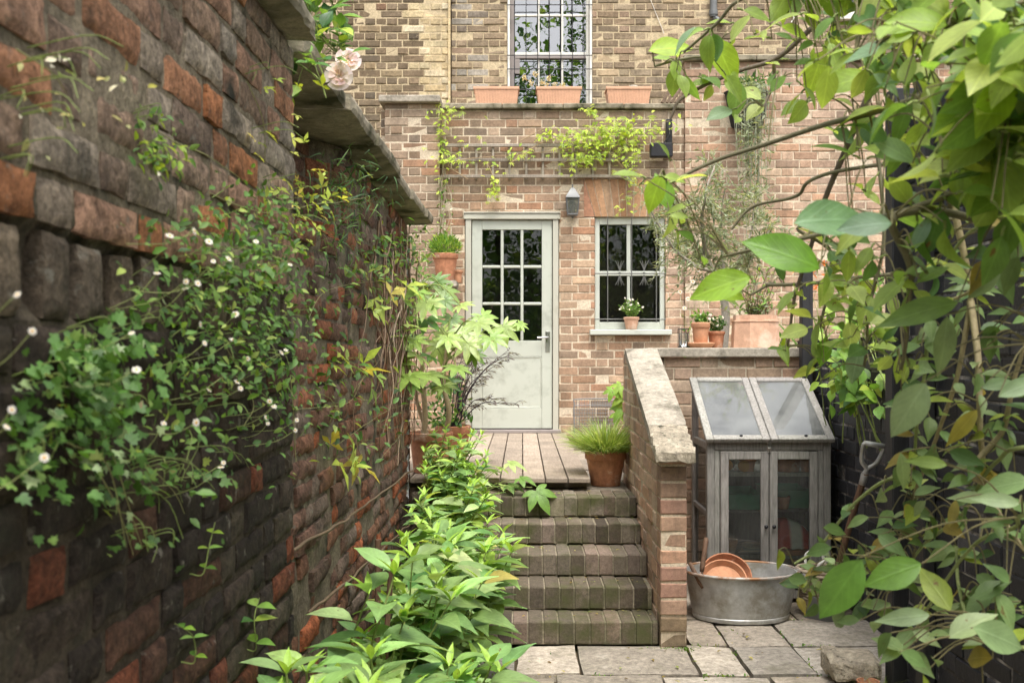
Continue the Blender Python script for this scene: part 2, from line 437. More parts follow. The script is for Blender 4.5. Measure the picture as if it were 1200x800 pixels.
def brick_wall(g, P0, u, n, L, H, palette, depth=.1, openings=(), bond='flemish', z0=0., bh=.0665, jt=.01, bl=.215, seed=1,
               jit=.0026, bev=.004, recess=.006, ztop=None, u_off=0., two_sided=False, skip=None):
    rs = random.Random(seed)
    P0 = np.array(P0, float); u = np.array(u, float); n = np.array(n, float); zz = np.array([0, 0, 1.])
    flip = np.dot(np.cross(u, zz), n) < 0
    topo = [(0, 1, 2, 3), (4, 5, 1, 0), (5, 6, 2, 1), (6, 7, 3, 2), (7, 4, 0, 3), (8, 9, 5, 4), (9, 10, 6, 5), (10, 11, 7, 6), (11, 8, 4, 7)]
    if flip: topo = [f[::-1] for f in topo]
    for br in courses(L, H, bond, z0, bh, jt, bl, rs, u_off):
        rects = [br]
        for o in openings: rects = [q for r in rects for q in sub_rect(r, o)]
        for (a, b, c, d) in rects:
            if b - a < .018 or d - c < .012: continue
            if skip and skip((a + b) / 2, (c + d) / 2): continue
            da = db = d
            if ztop:
                da, db = min(d, ztop(a)), min(d, ztop(b))
                if da < c + .01 and db < c + .01: continue
                if da < c + .004:
                    a = a + (b - a) * (c + .004 - ztop(a)) / max(ztop(b) - ztop(a), 1e-6); da = c + .004
                if db < c + .004:
                    b = b + (a - b) * (c + .004 - ztop(b)) / max(ztop(a) - ztop(b), 1e-6); db = c + .004
            out = rs.gauss(0, jit); e = bev * rs.uniform(.7, 1.5)
            def J(): return rs.gauss(0, jit * .6)
            o4 = [(a, c), (b, c), (b, db), (a, da)]
            i4 = [(a + e + J(), c + e + J()), (b - e + J(), c + e + J()), (b - e + J(), db - e + J()), (a + e + J(), da - e + J())]
            V = [P0 + u * p + zz * q + n * (out + J()) for p, q in i4] + [P0 + u * p + zz * q + n * (out - bev) for p, q in o4] + \
                [P0 + u * p + zz * q - n * depth for p, q in o4]
            F = topo + ([(11, 10, 9, 8) if not flip else (8, 9, 10, 11)] if two_sided else [])
            g.add(V, F, palette(rs, (a + b) / 2, (c + d) / 2), 0)
    # mortar bed: the wall rectangle cut round its openings
    us = sorted({0., L, *[min(max(v, 0), L) for o in openings for v in o[:2]]}); zs = sorted({z0, H, *[min(max(v, z0), H) for o in openings for v in o[2:]]})
    if ztop: us = list(np.linspace(0, L, 25))
    for p, q in zip(us[:-1], us[1:]):
        for r, t in zip(zs[:-1], zs[1:]):
            if q - p < 1e-5 or t - r < 1e-5: continue
            mu, mz = (p + q) / 2, (r + t) / 2
            if any(o[0] < mu < o[1] and o[2] < mz < o[3] for o in openings): continue
            hole = lambda x, y: x < 0 or x > L or any(o[0] < x < o[1] and o[2] < y < o[3] for o in openings)
            if hole(p - 1e-3, mz): p += .0035
            if hole(q + 1e-3, mz): q -= .0035
            if hole(mu, r - 1e-3) : r += .0035
            if hole(mu, t + 1e-3) or (t > H - 1e-4 and not ztop): t -= .0035
            tp, tq = (t, t) if not ztop else (max(r, min(t, ztop(p) - .004)), max(r, min(t, ztop(q) - .004)))
            if tp <= r and tq <= r: continue
            V = [P0 + u * a + zz * b - n * k for k in (recess, depth - recess) for a, b in ((p, r), (q, r), (q, tq), (p, tp))]
            F = [(0, 1, 2, 3), (7, 6, 5, 4), (4, 5, 1, 0), (5, 6, 2, 1), (6, 7, 3, 2), (7, 4, 0, 3)]
            if flip: F = [f[::-1] for f in F]
            g.add(V, F, (1, 1, 1), 1)

def rough_brick_wall(g, P0, u, n, L, rows, palette, mcol=None, depth=.12, seed=1, bl=.215, jt=.012, amp=.006, proud=.012, erode=.12, res=.028, lump=0., erd=(.015, .04), edge_r=.011, flat=None, niche=None):
    """old hand-made brickwork: every brick a worn, dented block.  rows: list of (z0,height,kind)"""
    rs = random.Random(seed)
    P0 = np.array(P0, float); u = np.array(u, float); n = np.array(n, float)
    flip = np.dot(np.cross(u, [0, 0, 1]), n) < 0
    H1 = rows[-1][0] + rows[-1][1]
    def lumpf(a, z): return (niche(a, z) if niche else 0) + lump * mnoise.noise((a * 1.3 + seed, z * 1.3, 3.1)) + lump * .5 * mnoise.noise((a * 4 + seed, z * 4, 1.1))
    for i, (z0, bh, kind) in enumerate(rows):
        x = -rs.uniform(0, bl); k = rs.randint(0, 1)
        while x < L:
            w = {'s': bl, 'h': (bl - jt) / 2, 'r': .066}[kind if kind in 'sr' else 'h'] if kind != 'f' else (bl if k % 2 else (bl - jt) / 2)
            w *= rs.uniform(.93, 1.07); k += 1; jx = 3. if kind == 'r' else 1.
            a, b = max(x, 0), min(x + w, L); x += w + jt * jx * rs.uniform(.7, 1.6)
            if b - a < .025: continue
            c, d = z0 + rs.uniform(-.003, .003), z0 + bh + rs.uniform(-.004, .003)
            nx, nz = max(4, int((b - a) / res) + 2), max(4, int((d - c) / res) + 2)
            out = rs.gauss(0, proud * .35); tilt = rs.gauss(0, .018); tl2 = rs.gauss(0, .03)
            er = rs.random() < (erode if kind != 'r' else .0)
            if er: out -= rs.uniform(*erd)
            am = amp * (2.2 if er else rs.uniform(.5, 1.5)); sd = rs.random() * 99; ed = .0065 if flat else .009
            if flat and c > flat: am *= .6; out *= .5; tilt *= .5; tl2 *= .5; ed = .0045 if c > 1.5 else .006
            V = []; F = []
            su = np.linspace(0, 1, nx); sv = np.linspace(0, 1, nz)
            for q in sv:
                for p in su:
                    ex = min(p, 1 - p) * (b - a); ez = min(q, 1 - q) * (d - c)
                    edge = min(ex, ez)
                    uu = a + p * (b - a); z = c + q * (d - c)
                    nn = mnoise.fractal((uu * 22 + sd, z * 22, sd), .9, 2.1, 3)
                    rd = -ed * max(0, 1 - edge / edge_r) ** 1.3 * (1 + nn * 1.6)
                    o = out + lumpf(uu, z) + tilt * (p - .5) * (b - a) + tl2 * (q - .5) * (d - c) + am * nn + rd
                    wob = .004 * mnoise.noise((uu * 18, z * 18, sd + 4))
                    V.append(P0 + u * (uu + wob) + np.array([0, 0, z + wob]) + n * o)
            for r in range(nz - 1):
                for s in range(nx - 1):
                    k0 = r * nx + s; F.append((k0, k0 + 1, k0 + nx + 1, k0 + nx))
            ring = [s for s in range(nx)] + [r * nx + nx - 1 for r in range(1, nz)] + [(nz - 1) * nx + s for s in range(nx - 2, -1, -1)] + [r * nx for r in range(nz - 2, 0, -1)]
            base = len(V)
            for j in ring: V.append(V[j] - n * (depth * .6))
            m = len(ring)
            for j in range(m):
                F.append((ring[j], base + j, base + (j + 1) % m, ring[(j + 1) % m]))
            if flip: F = [f[::-1] for f in F]
            g.add(V, F, palette(rs, (a + b) / 2, (c + d) / 2), 0)
    # mortar sheet, uneven
    zlo = rows[0][0]; nu, nz = int(L / .03) + 2, int((H1 - zlo) / .025) + 2
    V = []; F = []
    for q in np.linspace(zlo, H1, nz):
        for p in np.linspace(0, L, nu):
            o = ((-.0065 if q > 1.5 else -.009) if flat and q > flat else -.013) - (.022 if any(r_[2] == 'r' and r_[0] < q < r_[0] + r_[1] for r_ in rows) else 0) + lumpf(p, q) + (.0025 if flat and q > flat else .005) * mnoise.fractal((p * 14, q * 14, seed + 2.), .9, 2.1, 3)
            V.append(P0 + u * p + np.array([0, 0, q]) + n * o)
    for r in range(nz - 1):
        for s in range(nu - 1):
            k0 = r * nu + s; F.append((k0, k0 + 1, k0 + nu + 1, k0 + nu))
    if flip: F = [f[::-1] for f in F]
    g.add(V, F, [mcol(v[1], v[2]) for v in V] if mcol else hexc('7d7260'), 1)
    # body behind, so that nothing shows through
    c0 = P0 - n * (.215 if niche else .05); c1 = P0 + u * L - n * (depth + .12)
    g.span((min(c0[0], c1[0]), min(c0[1], c1[1]), zlo + .001), (max(c0[0], c1[0]), max(c0[1], c1[1]), H1 - .002), .01, hexc('5a5042'), 1)

def choose(rs, opts):
    t = rs.random() * sum(w for w, _ in opts)
    for w, c in opts:
        t -= w
        if t <= 0: break
    j = rs.uniform(.84, 1.16); j2 = rs.uniform(.97, 1.03)
    return (c[0] * j * j2, c[1] * j, c[2] * j / j2)

def soft(pal, k=.3, lum=None):
    out = []
    for w, c in pal:
        g = .3 * c[0] + .59 * c[1] + .11 * c[2]; t = (g * 1.10, g * .99, g * .88)
        out.append((w, tuple(c[i] * (1 - k) + t[i] * k for i in range(3))))
    return out
PAL_EXT = [(5, hexc('b08a74')), (4, hexc('a57a62')), (2.5, hexc('b9795a')), (2, hexc('927868')), (1.2, hexc('75665c')), (2, hexc('c3a48c')), (1, hexc('bd7250'))]
PAL_EXT_HI = [(5, hexc('a98a76')), (3, hexc('9d7c68')), (1.5, hexc('b47a5d')), (3, hexc('857468')), (2, hexc('6b6058')), (2, hexc('bba48e'))]
PAL_PALE = [(5, hexc('c4a48e')), (4, hexc('b9937c')), (2, hexc('c99a7d')), (2, hexc('aa9080')), (2, hexc('cfb49c'))]
PAL_STOCK = [(5, hexc('84715c')), (4, hexc('75644f')), (3, hexc('94806a')), (1.5, hexc('5f5446')), (1.5, hexc('a5906f')), (.7, hexc('9c6f58')), (.4, hexc('4b4742'))]
PAL_STOCK2 = [(4, hexc('8c7862')), (4, hexc('7d6955')), (3, hexc('a48d70')), (2, hexc('c0a783')), (1.5, hexc('625648')), (1, hexc('9e7560'))]
PAL_OLDTOP = [(4, hexc('8f7866')), (3, hexc('9a7a66')), (2, hexc('9c7054')), (4, hexc('8d8172')), (.8, hexc('a56f4c')), (2, hexc('7d6a5b'))]
PAL_OLDLOW = [(4, hexc('3f362e')), (3, hexc('332c26')), (2, hexc('4d382d')), (2, hexc('484034')), (.8, hexc('6a3f2d'))]  # sooty damp lower bricks, with the shade low on the wall painted in
PAL_OLDFAR = [(4, hexc('7d5a47')), (3, hexc('715648')), (2, hexc('8c5c44')), (2, hexc('7a695c')), (1, hexc('96593c')), (1.5, hexc('5d4d42'))]

PAL_EXT = soft([(5, hexc('b08f76')), (4, hexc('a58369')), (2, hexc('b07d5e')), (3, hexc('9c8570')), (.9, hexc('857668')), (2.5, hexc('bda389'))], .22); PAL_EXT_HI = soft([(5, hexc('a88d76')), (3, hexc('9c8069')), (1.2, hexc('b07f60')), (3, hexc('917f6e')), (1, hexc('7d7066')), (2.5, hexc('bda793'))], .25); PAL_PALE = soft(PAL_PALE, .25); PAL_STOCK = soft(PAL_STOCK, .2); PAL_STOCK2 = soft([(4, hexc('97836d')), (4, hexc('8a7661')), (3, hexc('a9947a')), (2.5, hexc('bfa98a')), (1, hexc('75675a')), (.6, hexc('a18270'))], .25)
def dim(pal, k, even=.4, tint=(1.0, .985, .9)):
    W = sum(w for w, _ in pal); mean = [sum(w * c[i] for w, c in pal) / W for i in range(3)]
    return [(w, tuple((c[i] * (1 - even) + mean[i] * even) * k * tint[i] for i in range(3))) for w, c in pal]
PAL_EXT = dim(PAL_EXT, .9, .3, (1, .97, .9)); PAL_EXT_HI = dim(PAL_EXT_HI, .86, .3, (1, .975, .9)); PAL_PALE = dim(PAL_PALE, .86, .3, (1, .975, .9)); PAL_STOCK = dim(PAL_STOCK, .82); PAL_STOCK2 = dim(PAL_STOCK2, .84)
# ================================================================== SETTING: ground, paving, landing, bed
g = G()
N = 40
ys = np.concatenate([np.linspace(-14, -1, 8), np.linspace(0, 12, 13), np.linspace(16, 60, 6)]); xs = np.linspace(-40, 40, 17)
V = [(x, y, -.035) for y in ys for x in xs]; nx = len(xs)
g.add(V, [(r * nx + c, r * nx + c + 1, (r + 1) * nx + c + 1, (r + 1) * nx + c) for r in range(len(ys) - 1) for c in range(nx - 1)], hexc('6a5c49'))
tag(g.build('ground', M['joint']), kind='structure')

def slab(g, x0, x1, y0, y1, z, rs, col, th=.05, mat=0):
    """one worn flagstone with an uneven top"""
    nx, ny = max(3, int((x1 - x0) / .07) + 1), max(3, int((y1 - y0) / .07) + 1)
    tx, ty, dz = rs.gauss(0, .006), rs.gauss(0, .006), rs.gauss(0, .003); sd = rs.random() * 60
    V = []
    for j, q in enumerate(np.linspace(0, 1, ny)):
        for i, p in enumerate(np.linspace(0, 1, nx)):
            e = min(min(p, 1 - p) * (x1 - x0), min(q, 1 - q) * (y1 - y0))
            x, y = x0 + p * (x1 - x0), y0 + q * (y1 - y0)
            w = .007 * mnoise.noise((x * 7 + sd, y * 7, 0)); w2 = .007 * mnoise.noise((x * 7, y * 7 + sd, 5))
            V.append((x + w, y + w2, z + dz + tx * (p - .5) + ty * (q - .5) + .004 * mnoise.noise((x * 5, y * 5, sd)) - (.007 if e < .004 else 0)))
    F = [(r * nx + c, r * nx + c + 1, (r + 1) * nx + c + 1, (r + 1) * nx + c) for r in range(ny - 1) for c in range(nx - 1)]
    ring = [s for s in range(nx)] + [r * nx + nx - 1 for r in range(1, ny)] + [(ny - 1) * nx + s for s in range(nx - 2, -1, -1)] + [r * nx for r in range(ny - 2, 0, -1)]
    b = len(V)
    for k in ring: V.append((V[k][0], V[k][1], z - th))
    m = len(ring)
    F += [(ring[k], b + k, b + (k + 1) % m, ring[(k + 1) % m]) for k in range(m)]
    g.add(V, F, col, mat)

PAVE = [(5, hexc('a29a8d')), (4, hexc('988f82')), (3, hexc('aaa194')), (2, hexc('8f8679')), (1.5, hexc('a39583'))]
g = G(); rs = random.Random(21)
JT = .015
for y0, y1, cuts in ((6.02, 6.2, (.78, 1.2, 1.8)), (5.62, 6.0, (.78, 1.02, 1.5, 1.8)), (5.2, 5.6, (.8, 1.14, 1.44, 1.8)), (4.74, 5.18, (.8, .985, 1.285, 1.8)),
                     (4.3, 4.72, (-.42, -.03, .255, .77, .99, 1.28, 1.8)), (3.92, 4.28, (-.42, .14, .6, 1.06, 1.4, 1.8)), (3.5, 3.9, (-.42, .0, .42, .86, 1.3, 1.8)),
                     (3.0, 3.48, (-.42, .2, .7, 1.1, 1.6)), (2.4, 2.98, (-.42, .1, .55, 1.05, 1.6)), (1.6, 2.38, (-.42, .3, .9, 1.6)), (.4, 1.58, (-.42, .2, .8, 1.6)), (-1.4, .38, (-.6, .2, .9, 1.6)), (-3, -1.42, (-.6, .2, .9, 1.6))):
    for a, b in zip(cuts[:-1], cuts[1:]):
        c = choose(rs, PAVE); slab(g, a + JT / 2, b - JT / 2, y0, y1, 0.0, rs, c)
tag(shade(g.build('paving', M['paving']), 30), kind='structure')

# upper landing behind the steps: flags on a raised base
g = G(); rs = random.Random(5)
g.span((-1.6, 6.45, -.03), (4.2, 10.38, .545), .004, hexc('8d8273'))
g.span((-.66, 5.9, -.03), (.648, 6.448, .545), .004, hexc('8d8273'))
for y0, y1, cuts in ((5.874, 6.44, (-.66, -.1, .3, .646)), (6.46, 7.0, (-1.6, -.9, -.3, .3, .9, 1.5, 2.2, 3)), (7.02, 7.7, (-1.6, -.7, 0, .6, 1.2, 1.9, 3)), (7.72, 8.5, (-1.6, -.9, -.2, .42, .95, 1.6, 2.3, 3)), (8.52, 9.24, (-1.6, -.8, 0, .42, 1.1, 1.8, 3))):
    for a, b in zip(cuts[:-1], cuts[1:]): slab(g, a + .008, b - .008, y0, y1, .572, rs, choose(rs, [(1, hexc('8f8578')), (1, hexc('857a6c'))]))
tag(g.build('landing', M['paving']), kind='structure')

# planting bed along the garden wall
g = G()
nx, ny = 14, 90; V = []
for j, y in enumerate(np.linspace(.9, 5.95, ny)):
    for i, p in enumerate(np.linspace(0, 1, nx)):
        xr = -.42 if y < 4.72 else -.42 + 0 * y
        x = -.70 + p * (xr + .70)
        zb = .05 + .42 * max(0, min(1, (y - 3.9) / 1.7)) ** 1.2
        V.append((x, y, zb + .03 * mnoise.fractal((x * 9, y * 9, 0), 1, 2, 3) - .06 * max(0, (p - .75) / .25) ** 2))
g.add(V, [(r * nx + c, r * nx + c + 1, (r + 1) * nx + c + 1, (r + 1) * nx + c) for r in range(ny - 1) for c in range(nx - 1)], hexc('3a3026'))
tag(g.build('soil_bed', M['soil']), kind='structure')

# ================================================================== BRICK STEPS
st = thing('brick_steps', 'flight of five mossy brick-on-edge steps rising to the timber deck', 'steps', (.12, 5.2, 0))
STEP = [(5.63, .575), (5.42, .46), (5.16, .345), (4.925, .23), (4.72, .115)]
rs = random.Random(9)
PAL_STEP = soft([(4, hexc('7d705e')), (3, hexc('6c6050')), (2, hexc('857263')), (1.5, hexc('5a5044')), (1, hexc('8d8270'))], .25)
for k, (yf, zt) in enumerate(STEP):
    g = G()
    yb = (STEP[k - 1][0] if k else 5.872)
    x = -.41
    while x < .644:
        w = .066 * rs.uniform(.95, 1.05); x1 = min(x + w, .644)
        c = choose(rs, PAL_STEP); c = tuple(v * .8 for v in c)
        if x1 - x > .02:
            dz, dy = rs.gauss(0, .0022), rs.gauss(0, .003)
            # a worn brick on edge: rounded arris
            y0, z1, z0 = yf + dy, zt + dz, zt - .103
            r = rs.uniform(.004, .011); e = rs.uniform(.002, .004)
            prof = [(y0, z0), (y0 - .001, z1 - r), (y0 + r * .35, z1 - r * .3), (y0 + r * 1.3, z1), (yb + .02, z1 - .001), (yb + .02, z0)]
            V = []
            for xx, ins in ((x, e), (x + e, 0), (x1 - e, 0), (x1, e)):
                for (a, b) in prof: V.append((xx, a + ins * (1 if a < y0 + .02 else 0), b - ins * (1 if b > z0 + .01 else 0) + .001 * mnoise.noise((xx * 30, a * 20, b * 20))))
            n6 = len(prof); F = [tuple(range(n6)), tuple(3 * n6 + i for i in range(n6))[::-1]]
            for s in range(3):
                for i in range(n6): F.append((s * n6 + i, (s + 1) * n6 + i, (s + 1) * n6 + (i + 1) % n6, s * n6 + (i + 1) % n6))
            g.add(V, [f[::-1] for f in F], c, 0)
        x = x1 + .0075
    g.span((-.408, yf + .008, zt - .112), (.6425, yb + .018, zt - .007), .002, (1, 1, 1), 1)
    g.build('step', [M['brick_step'], M['mortar_step']], st)

# ================================================================== TIMBER DECK
g = G(); rs = random.Random(4)
x = .405
while x > -1.3:
    w = .134; t = rs.uniform(.85, 1.12)
    yb = 9.27
    g.box((x - w / 2, (5.885 + yb) / 2, .633 + rs.gauss(0, .0012)), (w - .007, yb - 5.885 + rs.gauss(0, .004), .027), None, .003, (t, t, t))
    x -= w
for yy in (6.0, 6.8, 7.6, 8.4, 9.1): g.span((-1.28, yy, .578), (.39, yy + .06, .6185), .002, (.5, .5, .5))
tag(g.build('timber_deck', M['deck']), 'grey brown timber deck of narrow boards between the steps and the door', 'deck')

# ================================================================== STAIR WALL (right of the steps) and low planter wall
def ztop_s(y): return .872 + .35 * (y - 4.6)
sw = thing('stair_wall', 'half brick wall with sloping stone coping to the right of the steps', 'wall', (.7, 5.4, 0))
g = G()
pal = lambda r, a, b: choose(r, PAL_PALE)
palp = lambda r, a, b: choose(r, [(3, hexc('a88a74')), (2, hexc('a07c6a')), (2, hexc('9c7f6b')), (2, hexc('b59078')), (1, hexc('8f7869'))] if b > .15 else PAL_STOCK)
brick_wall(g, (.648, 4.80, 0), (0, 1, 0), (-1, 0, 0), 1.62, 1.40, pal, depth=.06, bond='flemish', ztop=lambda a: ztop_s(4.80 + a), seed=31, jt=.011)
brick_wall(g, (.775, 4.80, 0), (0, 1, 0), (1, 0, 0), 1.62, 1.40, pal, depth=.06, bond='flemish', ztop=lambda a: ztop_s(4.80 + a), seed=32, jt=.011)
brick_wall(g, (.650, 4.68, 0), (1, 0, 0), (0, -1, 0), .124, .905, palp, depth=.118, bond='stretcher', seed=33, jt=.012, bl=.3, jit=.003, bev=.005)
g.build('brickwork', [M['brick_house'], M['mortar_house']], sw)
def coping_piece(y0, y1, mat, name, rough, seed):
    g = G(); n1, n2 = 9, 26
    V = []; rs = random.Random(seed)
    for s, zo in ((0, .065), (1, 0.)):
        for y in np.linspace(y0, y1, n2):
            for p in np.linspace(0, 1, n1):
                x = .618 + p * (.192 if y > 4.9 else .185)
                e = min(min(p, 1 - p) * .19, y - y0 + .001, y1 - y + .001)
                nn = mnoise.fractal((x * 24 + seed, y * 24, zo * 30), .8, 2.1, 4)
                sg = 1 if s == 0 else -1
                V.append((x + rough * .4 * nn * (1 if e < .01 else 0), y + rough * .5 * nn * (1 if e < .01 else 0), ztop_s(y) + zo + sg * (rough * nn * .6 - (.008 if e < .005 else 0))))
    N1 = n1 * n2; F = []
    for r in range(n2 - 1):
        for c in range(n1 - 1):
            k = r * n1 + c; F.append((k, k + 1, k + n1 + 1, k + n1)); F.append((N1 + k + n1, N1 + k + n1 + 1, N1 + k + 1, N1 + k))
    ring = list(range(n1)) + [r * n1 + n1 - 1 for r in range(1, n2)] + [(n2 - 1) * n1 + s for s in range(n1 - 2, -1, -1)] + [r * n1 for r in range(n2 - 2, 0, -1)]
    m = len(ring)
    for k in range(m): F.append((ring[k], N1 + ring[k], N1 + ring[(k + 1) % m], ring[(k + 1) % m]))
    g.add(V, F, hexc('b5a994'))
    return g.build(name, mat, sw)
coping_piece(4.895, 5.99, M['stone'], 'coping', .003, 3)
o = coping_piece(4.6, 4.888, M['stone_rough'], 'coping', .022, 8); tag(o, 'pitted broken end stone of the coping')

lw = thing('planter_wall', 'low pinkish brick wall with flat stone coping behind the garden cabinet', 'wall', (1.4, 6.3, 0))
g = G()
brick_wall(g, (.776, 6.21, 0), (1, 0, 0), (0, -1, 0), 1.0, 1.36, lambda r, a, b: choose(r, PAL_EXT_HI if r.random() < .5 else PAL_PALE), depth=.2, bond='flemish', seed=41, two_sided=True, u_off=.05)
g.build('brickwork', [M['brick_house'], M['mortar_house']], lw)
g = G(); g.span((.775, 6.17, 1.362), (1.785, 6.46, 1.42), .006, hexc('a89d8b')); g.build('coping', M['stone'], lw)

# ================================================================== LEFT GARDEN WALL (old, rough)
AN, AF = .57, .67
YN = 2.50                     # where the thick near pier ends
gw = thing('garden_wall', 'tall crumbling old brick wall with lower courses dark from damp and painted-in shade along the left side', 'wall', (-.7, 3, 0))
rows = []; z = -.03; rs = random.Random(2)
while z < 1.42: h = rs.uniform(.054, .061); rows.append((z, h, 'f')); z += h + .0115
z_r = z
rows.append((z, .1, 'r')); z += .112
while z < 2.1: h = rs.uniform(.055, .061); rows.append((z, h, 'f')); z += h + .0115
HN = z - .0115
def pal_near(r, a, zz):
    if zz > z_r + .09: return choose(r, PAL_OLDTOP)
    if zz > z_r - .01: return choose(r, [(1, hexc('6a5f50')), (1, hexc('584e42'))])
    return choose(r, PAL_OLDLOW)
def mnear(y, z):  # mortar darkens downwards: soot plus painted-in shade
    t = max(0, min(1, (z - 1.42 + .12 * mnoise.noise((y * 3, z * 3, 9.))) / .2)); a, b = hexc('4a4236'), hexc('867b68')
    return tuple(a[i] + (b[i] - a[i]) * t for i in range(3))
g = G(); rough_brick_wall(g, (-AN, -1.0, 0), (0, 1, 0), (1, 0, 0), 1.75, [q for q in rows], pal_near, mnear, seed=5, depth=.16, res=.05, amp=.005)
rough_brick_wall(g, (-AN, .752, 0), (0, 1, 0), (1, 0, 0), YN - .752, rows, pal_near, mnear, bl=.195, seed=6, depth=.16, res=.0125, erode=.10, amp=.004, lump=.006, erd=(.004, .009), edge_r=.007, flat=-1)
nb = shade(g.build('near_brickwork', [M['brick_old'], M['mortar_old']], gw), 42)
tag(nb, 'thick pier of brown weathered bricks nearest the viewer')
rowsf = []; z = -.03
while z < 2.10: h = rs.uniform(.055, .063); rowsf.append((z, h, 'f')); z += h + .013
HF = z - .013
def niche(a, z):
    y = YN - .25 + a; sm = lambda t: max(0, min(1, t)) ** 2 * (3 - 2 * max(0, min(1, t)))
    return -.11 * sm((z - 1.78) / .07) * sm((3.75 - y) / .25) - .07 * sm((2.95 - y) / .12)
g = G(); rough_brick_wall(g, (-AF, YN - .25, 0), (0, 1, 0), (1, 0, 0), 5.95 - YN + .25, rowsf, lambda r, a, zz: choose(r, PAL_OLDFAR), seed=12, depth=.14, res=.024, erode=.2, amp=.005, lump=.016, proud=.013, niche=niche)
# end face of the wall
brick_wall(g, (-.87, 5.955, -.03), (1, 0, 0), (0, 1, 0), .2, 2.1, lambda r, a, b: choose(r, PAL_OLDFAR), depth=.05, bond='stretcher', seed=3, jt=.012)
shade(g.build('far_brickwork', [M['brick_old'], M['mortar_old']], gw), 55)
def rough_slab(g, p, q, amp, seed, n=(5, 10, 3), col=(1, 1, 1), rot=None, fr=9):
    """a broken stone block between corners p and q"""
    p = np.array(p, float); q = np.array(q, float); c = (p + q) / 2; h = (q - p) / 2
    ids = {}; V = []; F = []
    def vid(i, j, k):
        key = (i, j, k)
        if key not in ids:
            t = np.array([i / n[0], j / n[1], k / n[2]]) * 2 - 1
            w = h * t; d = np.array(mnoise.noise_vector(Vector(c + w) * fr + Vector((seed, 0, seed)))) + .5 * np.array(mnoise.noise_vector(Vector(c + w) * fr * 2.7 + Vector((seed, 3, 1))))
            cr = sum(abs(t) > .99) ; sh = (1 - .0 * cr)
            w = w * sh - np.sign(t) * (np.abs(t) > .99) * (.006 if cr >= 2 else 0)
            ids[key] = len(V); V.append(w + d * amp)
        return ids[key]
    for a in range(3):
        b, cc = (a + 1) % 3, (a + 2) % 3
        for s in (0, n[a]):
            for i in range(n[b]):
                for j in range(n[cc]):
                    f = []
                    for (x, y) in ((i, j), (i + 1, j), (i + 1, j + 1), (i, j + 1)):
                        k = [0, 0, 0]; k[a] = s; k[b] = x; k[cc] = y; f.append(vid(*k))
                    F.append(f if s else f[::-1])
    V = np.array(V)
    if rot is not None: V = V @ rot.T
    return g.add(V + c, F, col)
y = 2.56; k = 0
for ln in (.62, .55, .7, .58, .66, .5):
    y1 = min(y + ln, 6.0); g = G()
    rough_slab(g, (-.95 + .01 * (k % 2), y + .004, HF + .003), (-.545 + .012 * ((k * 7) % 3 - 1), y1 - .004, HF + .062 + .004 * (k % 2)), .006, k * 3.3, (8, 16, 3), hexc('7d7562'))
    g.build('coping', M['stone_dark'], gw); y = y1; k += 1
for (ya, yb, xo) in ((1.96, 2.47, -.5), (1.35, 1.94, -.53), (.7, 1.33, -.53), (-.9, .68, -.53)):
    g = G(); rough_slab(g, (-.88, ya, HN + .003), (xo, yb, HN + .06), .012, ya * 3, (8, 14, 3), hexc('8d8370'))
    g.build('cap_stone', M['stone_dark'], gw)

# ================================================================== RIGHT SIDE WALLS (painted black)
PAL_BLACK = [(4, hexc('2f2f32')), (3, hexc('28282b')), (2, hexc('3a3a3c')), (1, hexc('454446'))]
bw = thing('side_wall', 'black painted brick wall beside the garden cabinet with worn pale joints', 'wall', (1.8, 5.2, 0))
g = G()
brick_wall(g, (1.785, 4.12, 0), (0, 1, 0), (-1, 0, 0), 2.36, 1.47, lambda r, a, b: choose(r, PAL_BLACK), depth=.2, seed=51, jit=.003, bev=.004, bond='flemish', two_sided=True)
brick_wall(g, (1.785, 6.48, .0), (0, 1, 0), (-1, 0, 0), 2.8, 1.40, lambda r, a, b: choose(r, PAL_PALE), depth=.2, seed=52, bond='flemish', two_sided=True)
g.build('brickwork', [M['brick_black'], M['mortar_black']], bw)
bf = thing('boundary_wall', 'tall black painted brick wall with timber posts beneath the leafy climber', 'wall', (1.6, 2.6, 0))
g = G()
brick_wall(g, (1.56, -1.2, 0), (0, 1, 0), (-1, 0, 0), 5.26, 2.38, lambda r, a, b: choose(r, PAL_BLACK), depth=.2, seed=53, jit=.003, bev=.004, bond='flemish')
g.build('brickwork', [M['brick_black'], M['mortar_black']], bf)
for yy, xo in ((4.085, 1.5), (3.80, 1.512), (2.7, 1.512), (1.5, 1.512)):
    g = G(); g.span((xo, yy - .05, 0), (xo + (.3 if yy > 4 else .045), yy + .035, 2.46), .005); g.build('post', M['black_wood'], bf)
for zz in (.62, 1.25, 1.85):
    g = G(); g.tube([(1.555, -.5, zz), (1.549, 1.5, zz - .01), (1.549, 4.0, zz)], .0015, 5); g.build('wire', M['iron'], bf)
g = G(); g.span((1.70, 6.05, 0), (1.768, 6.118, 1.98), .006); tag(g.build('timber_post', M['black_wood']), 'charcoal square timber post in the corner behind the garden cabinet', 'post')
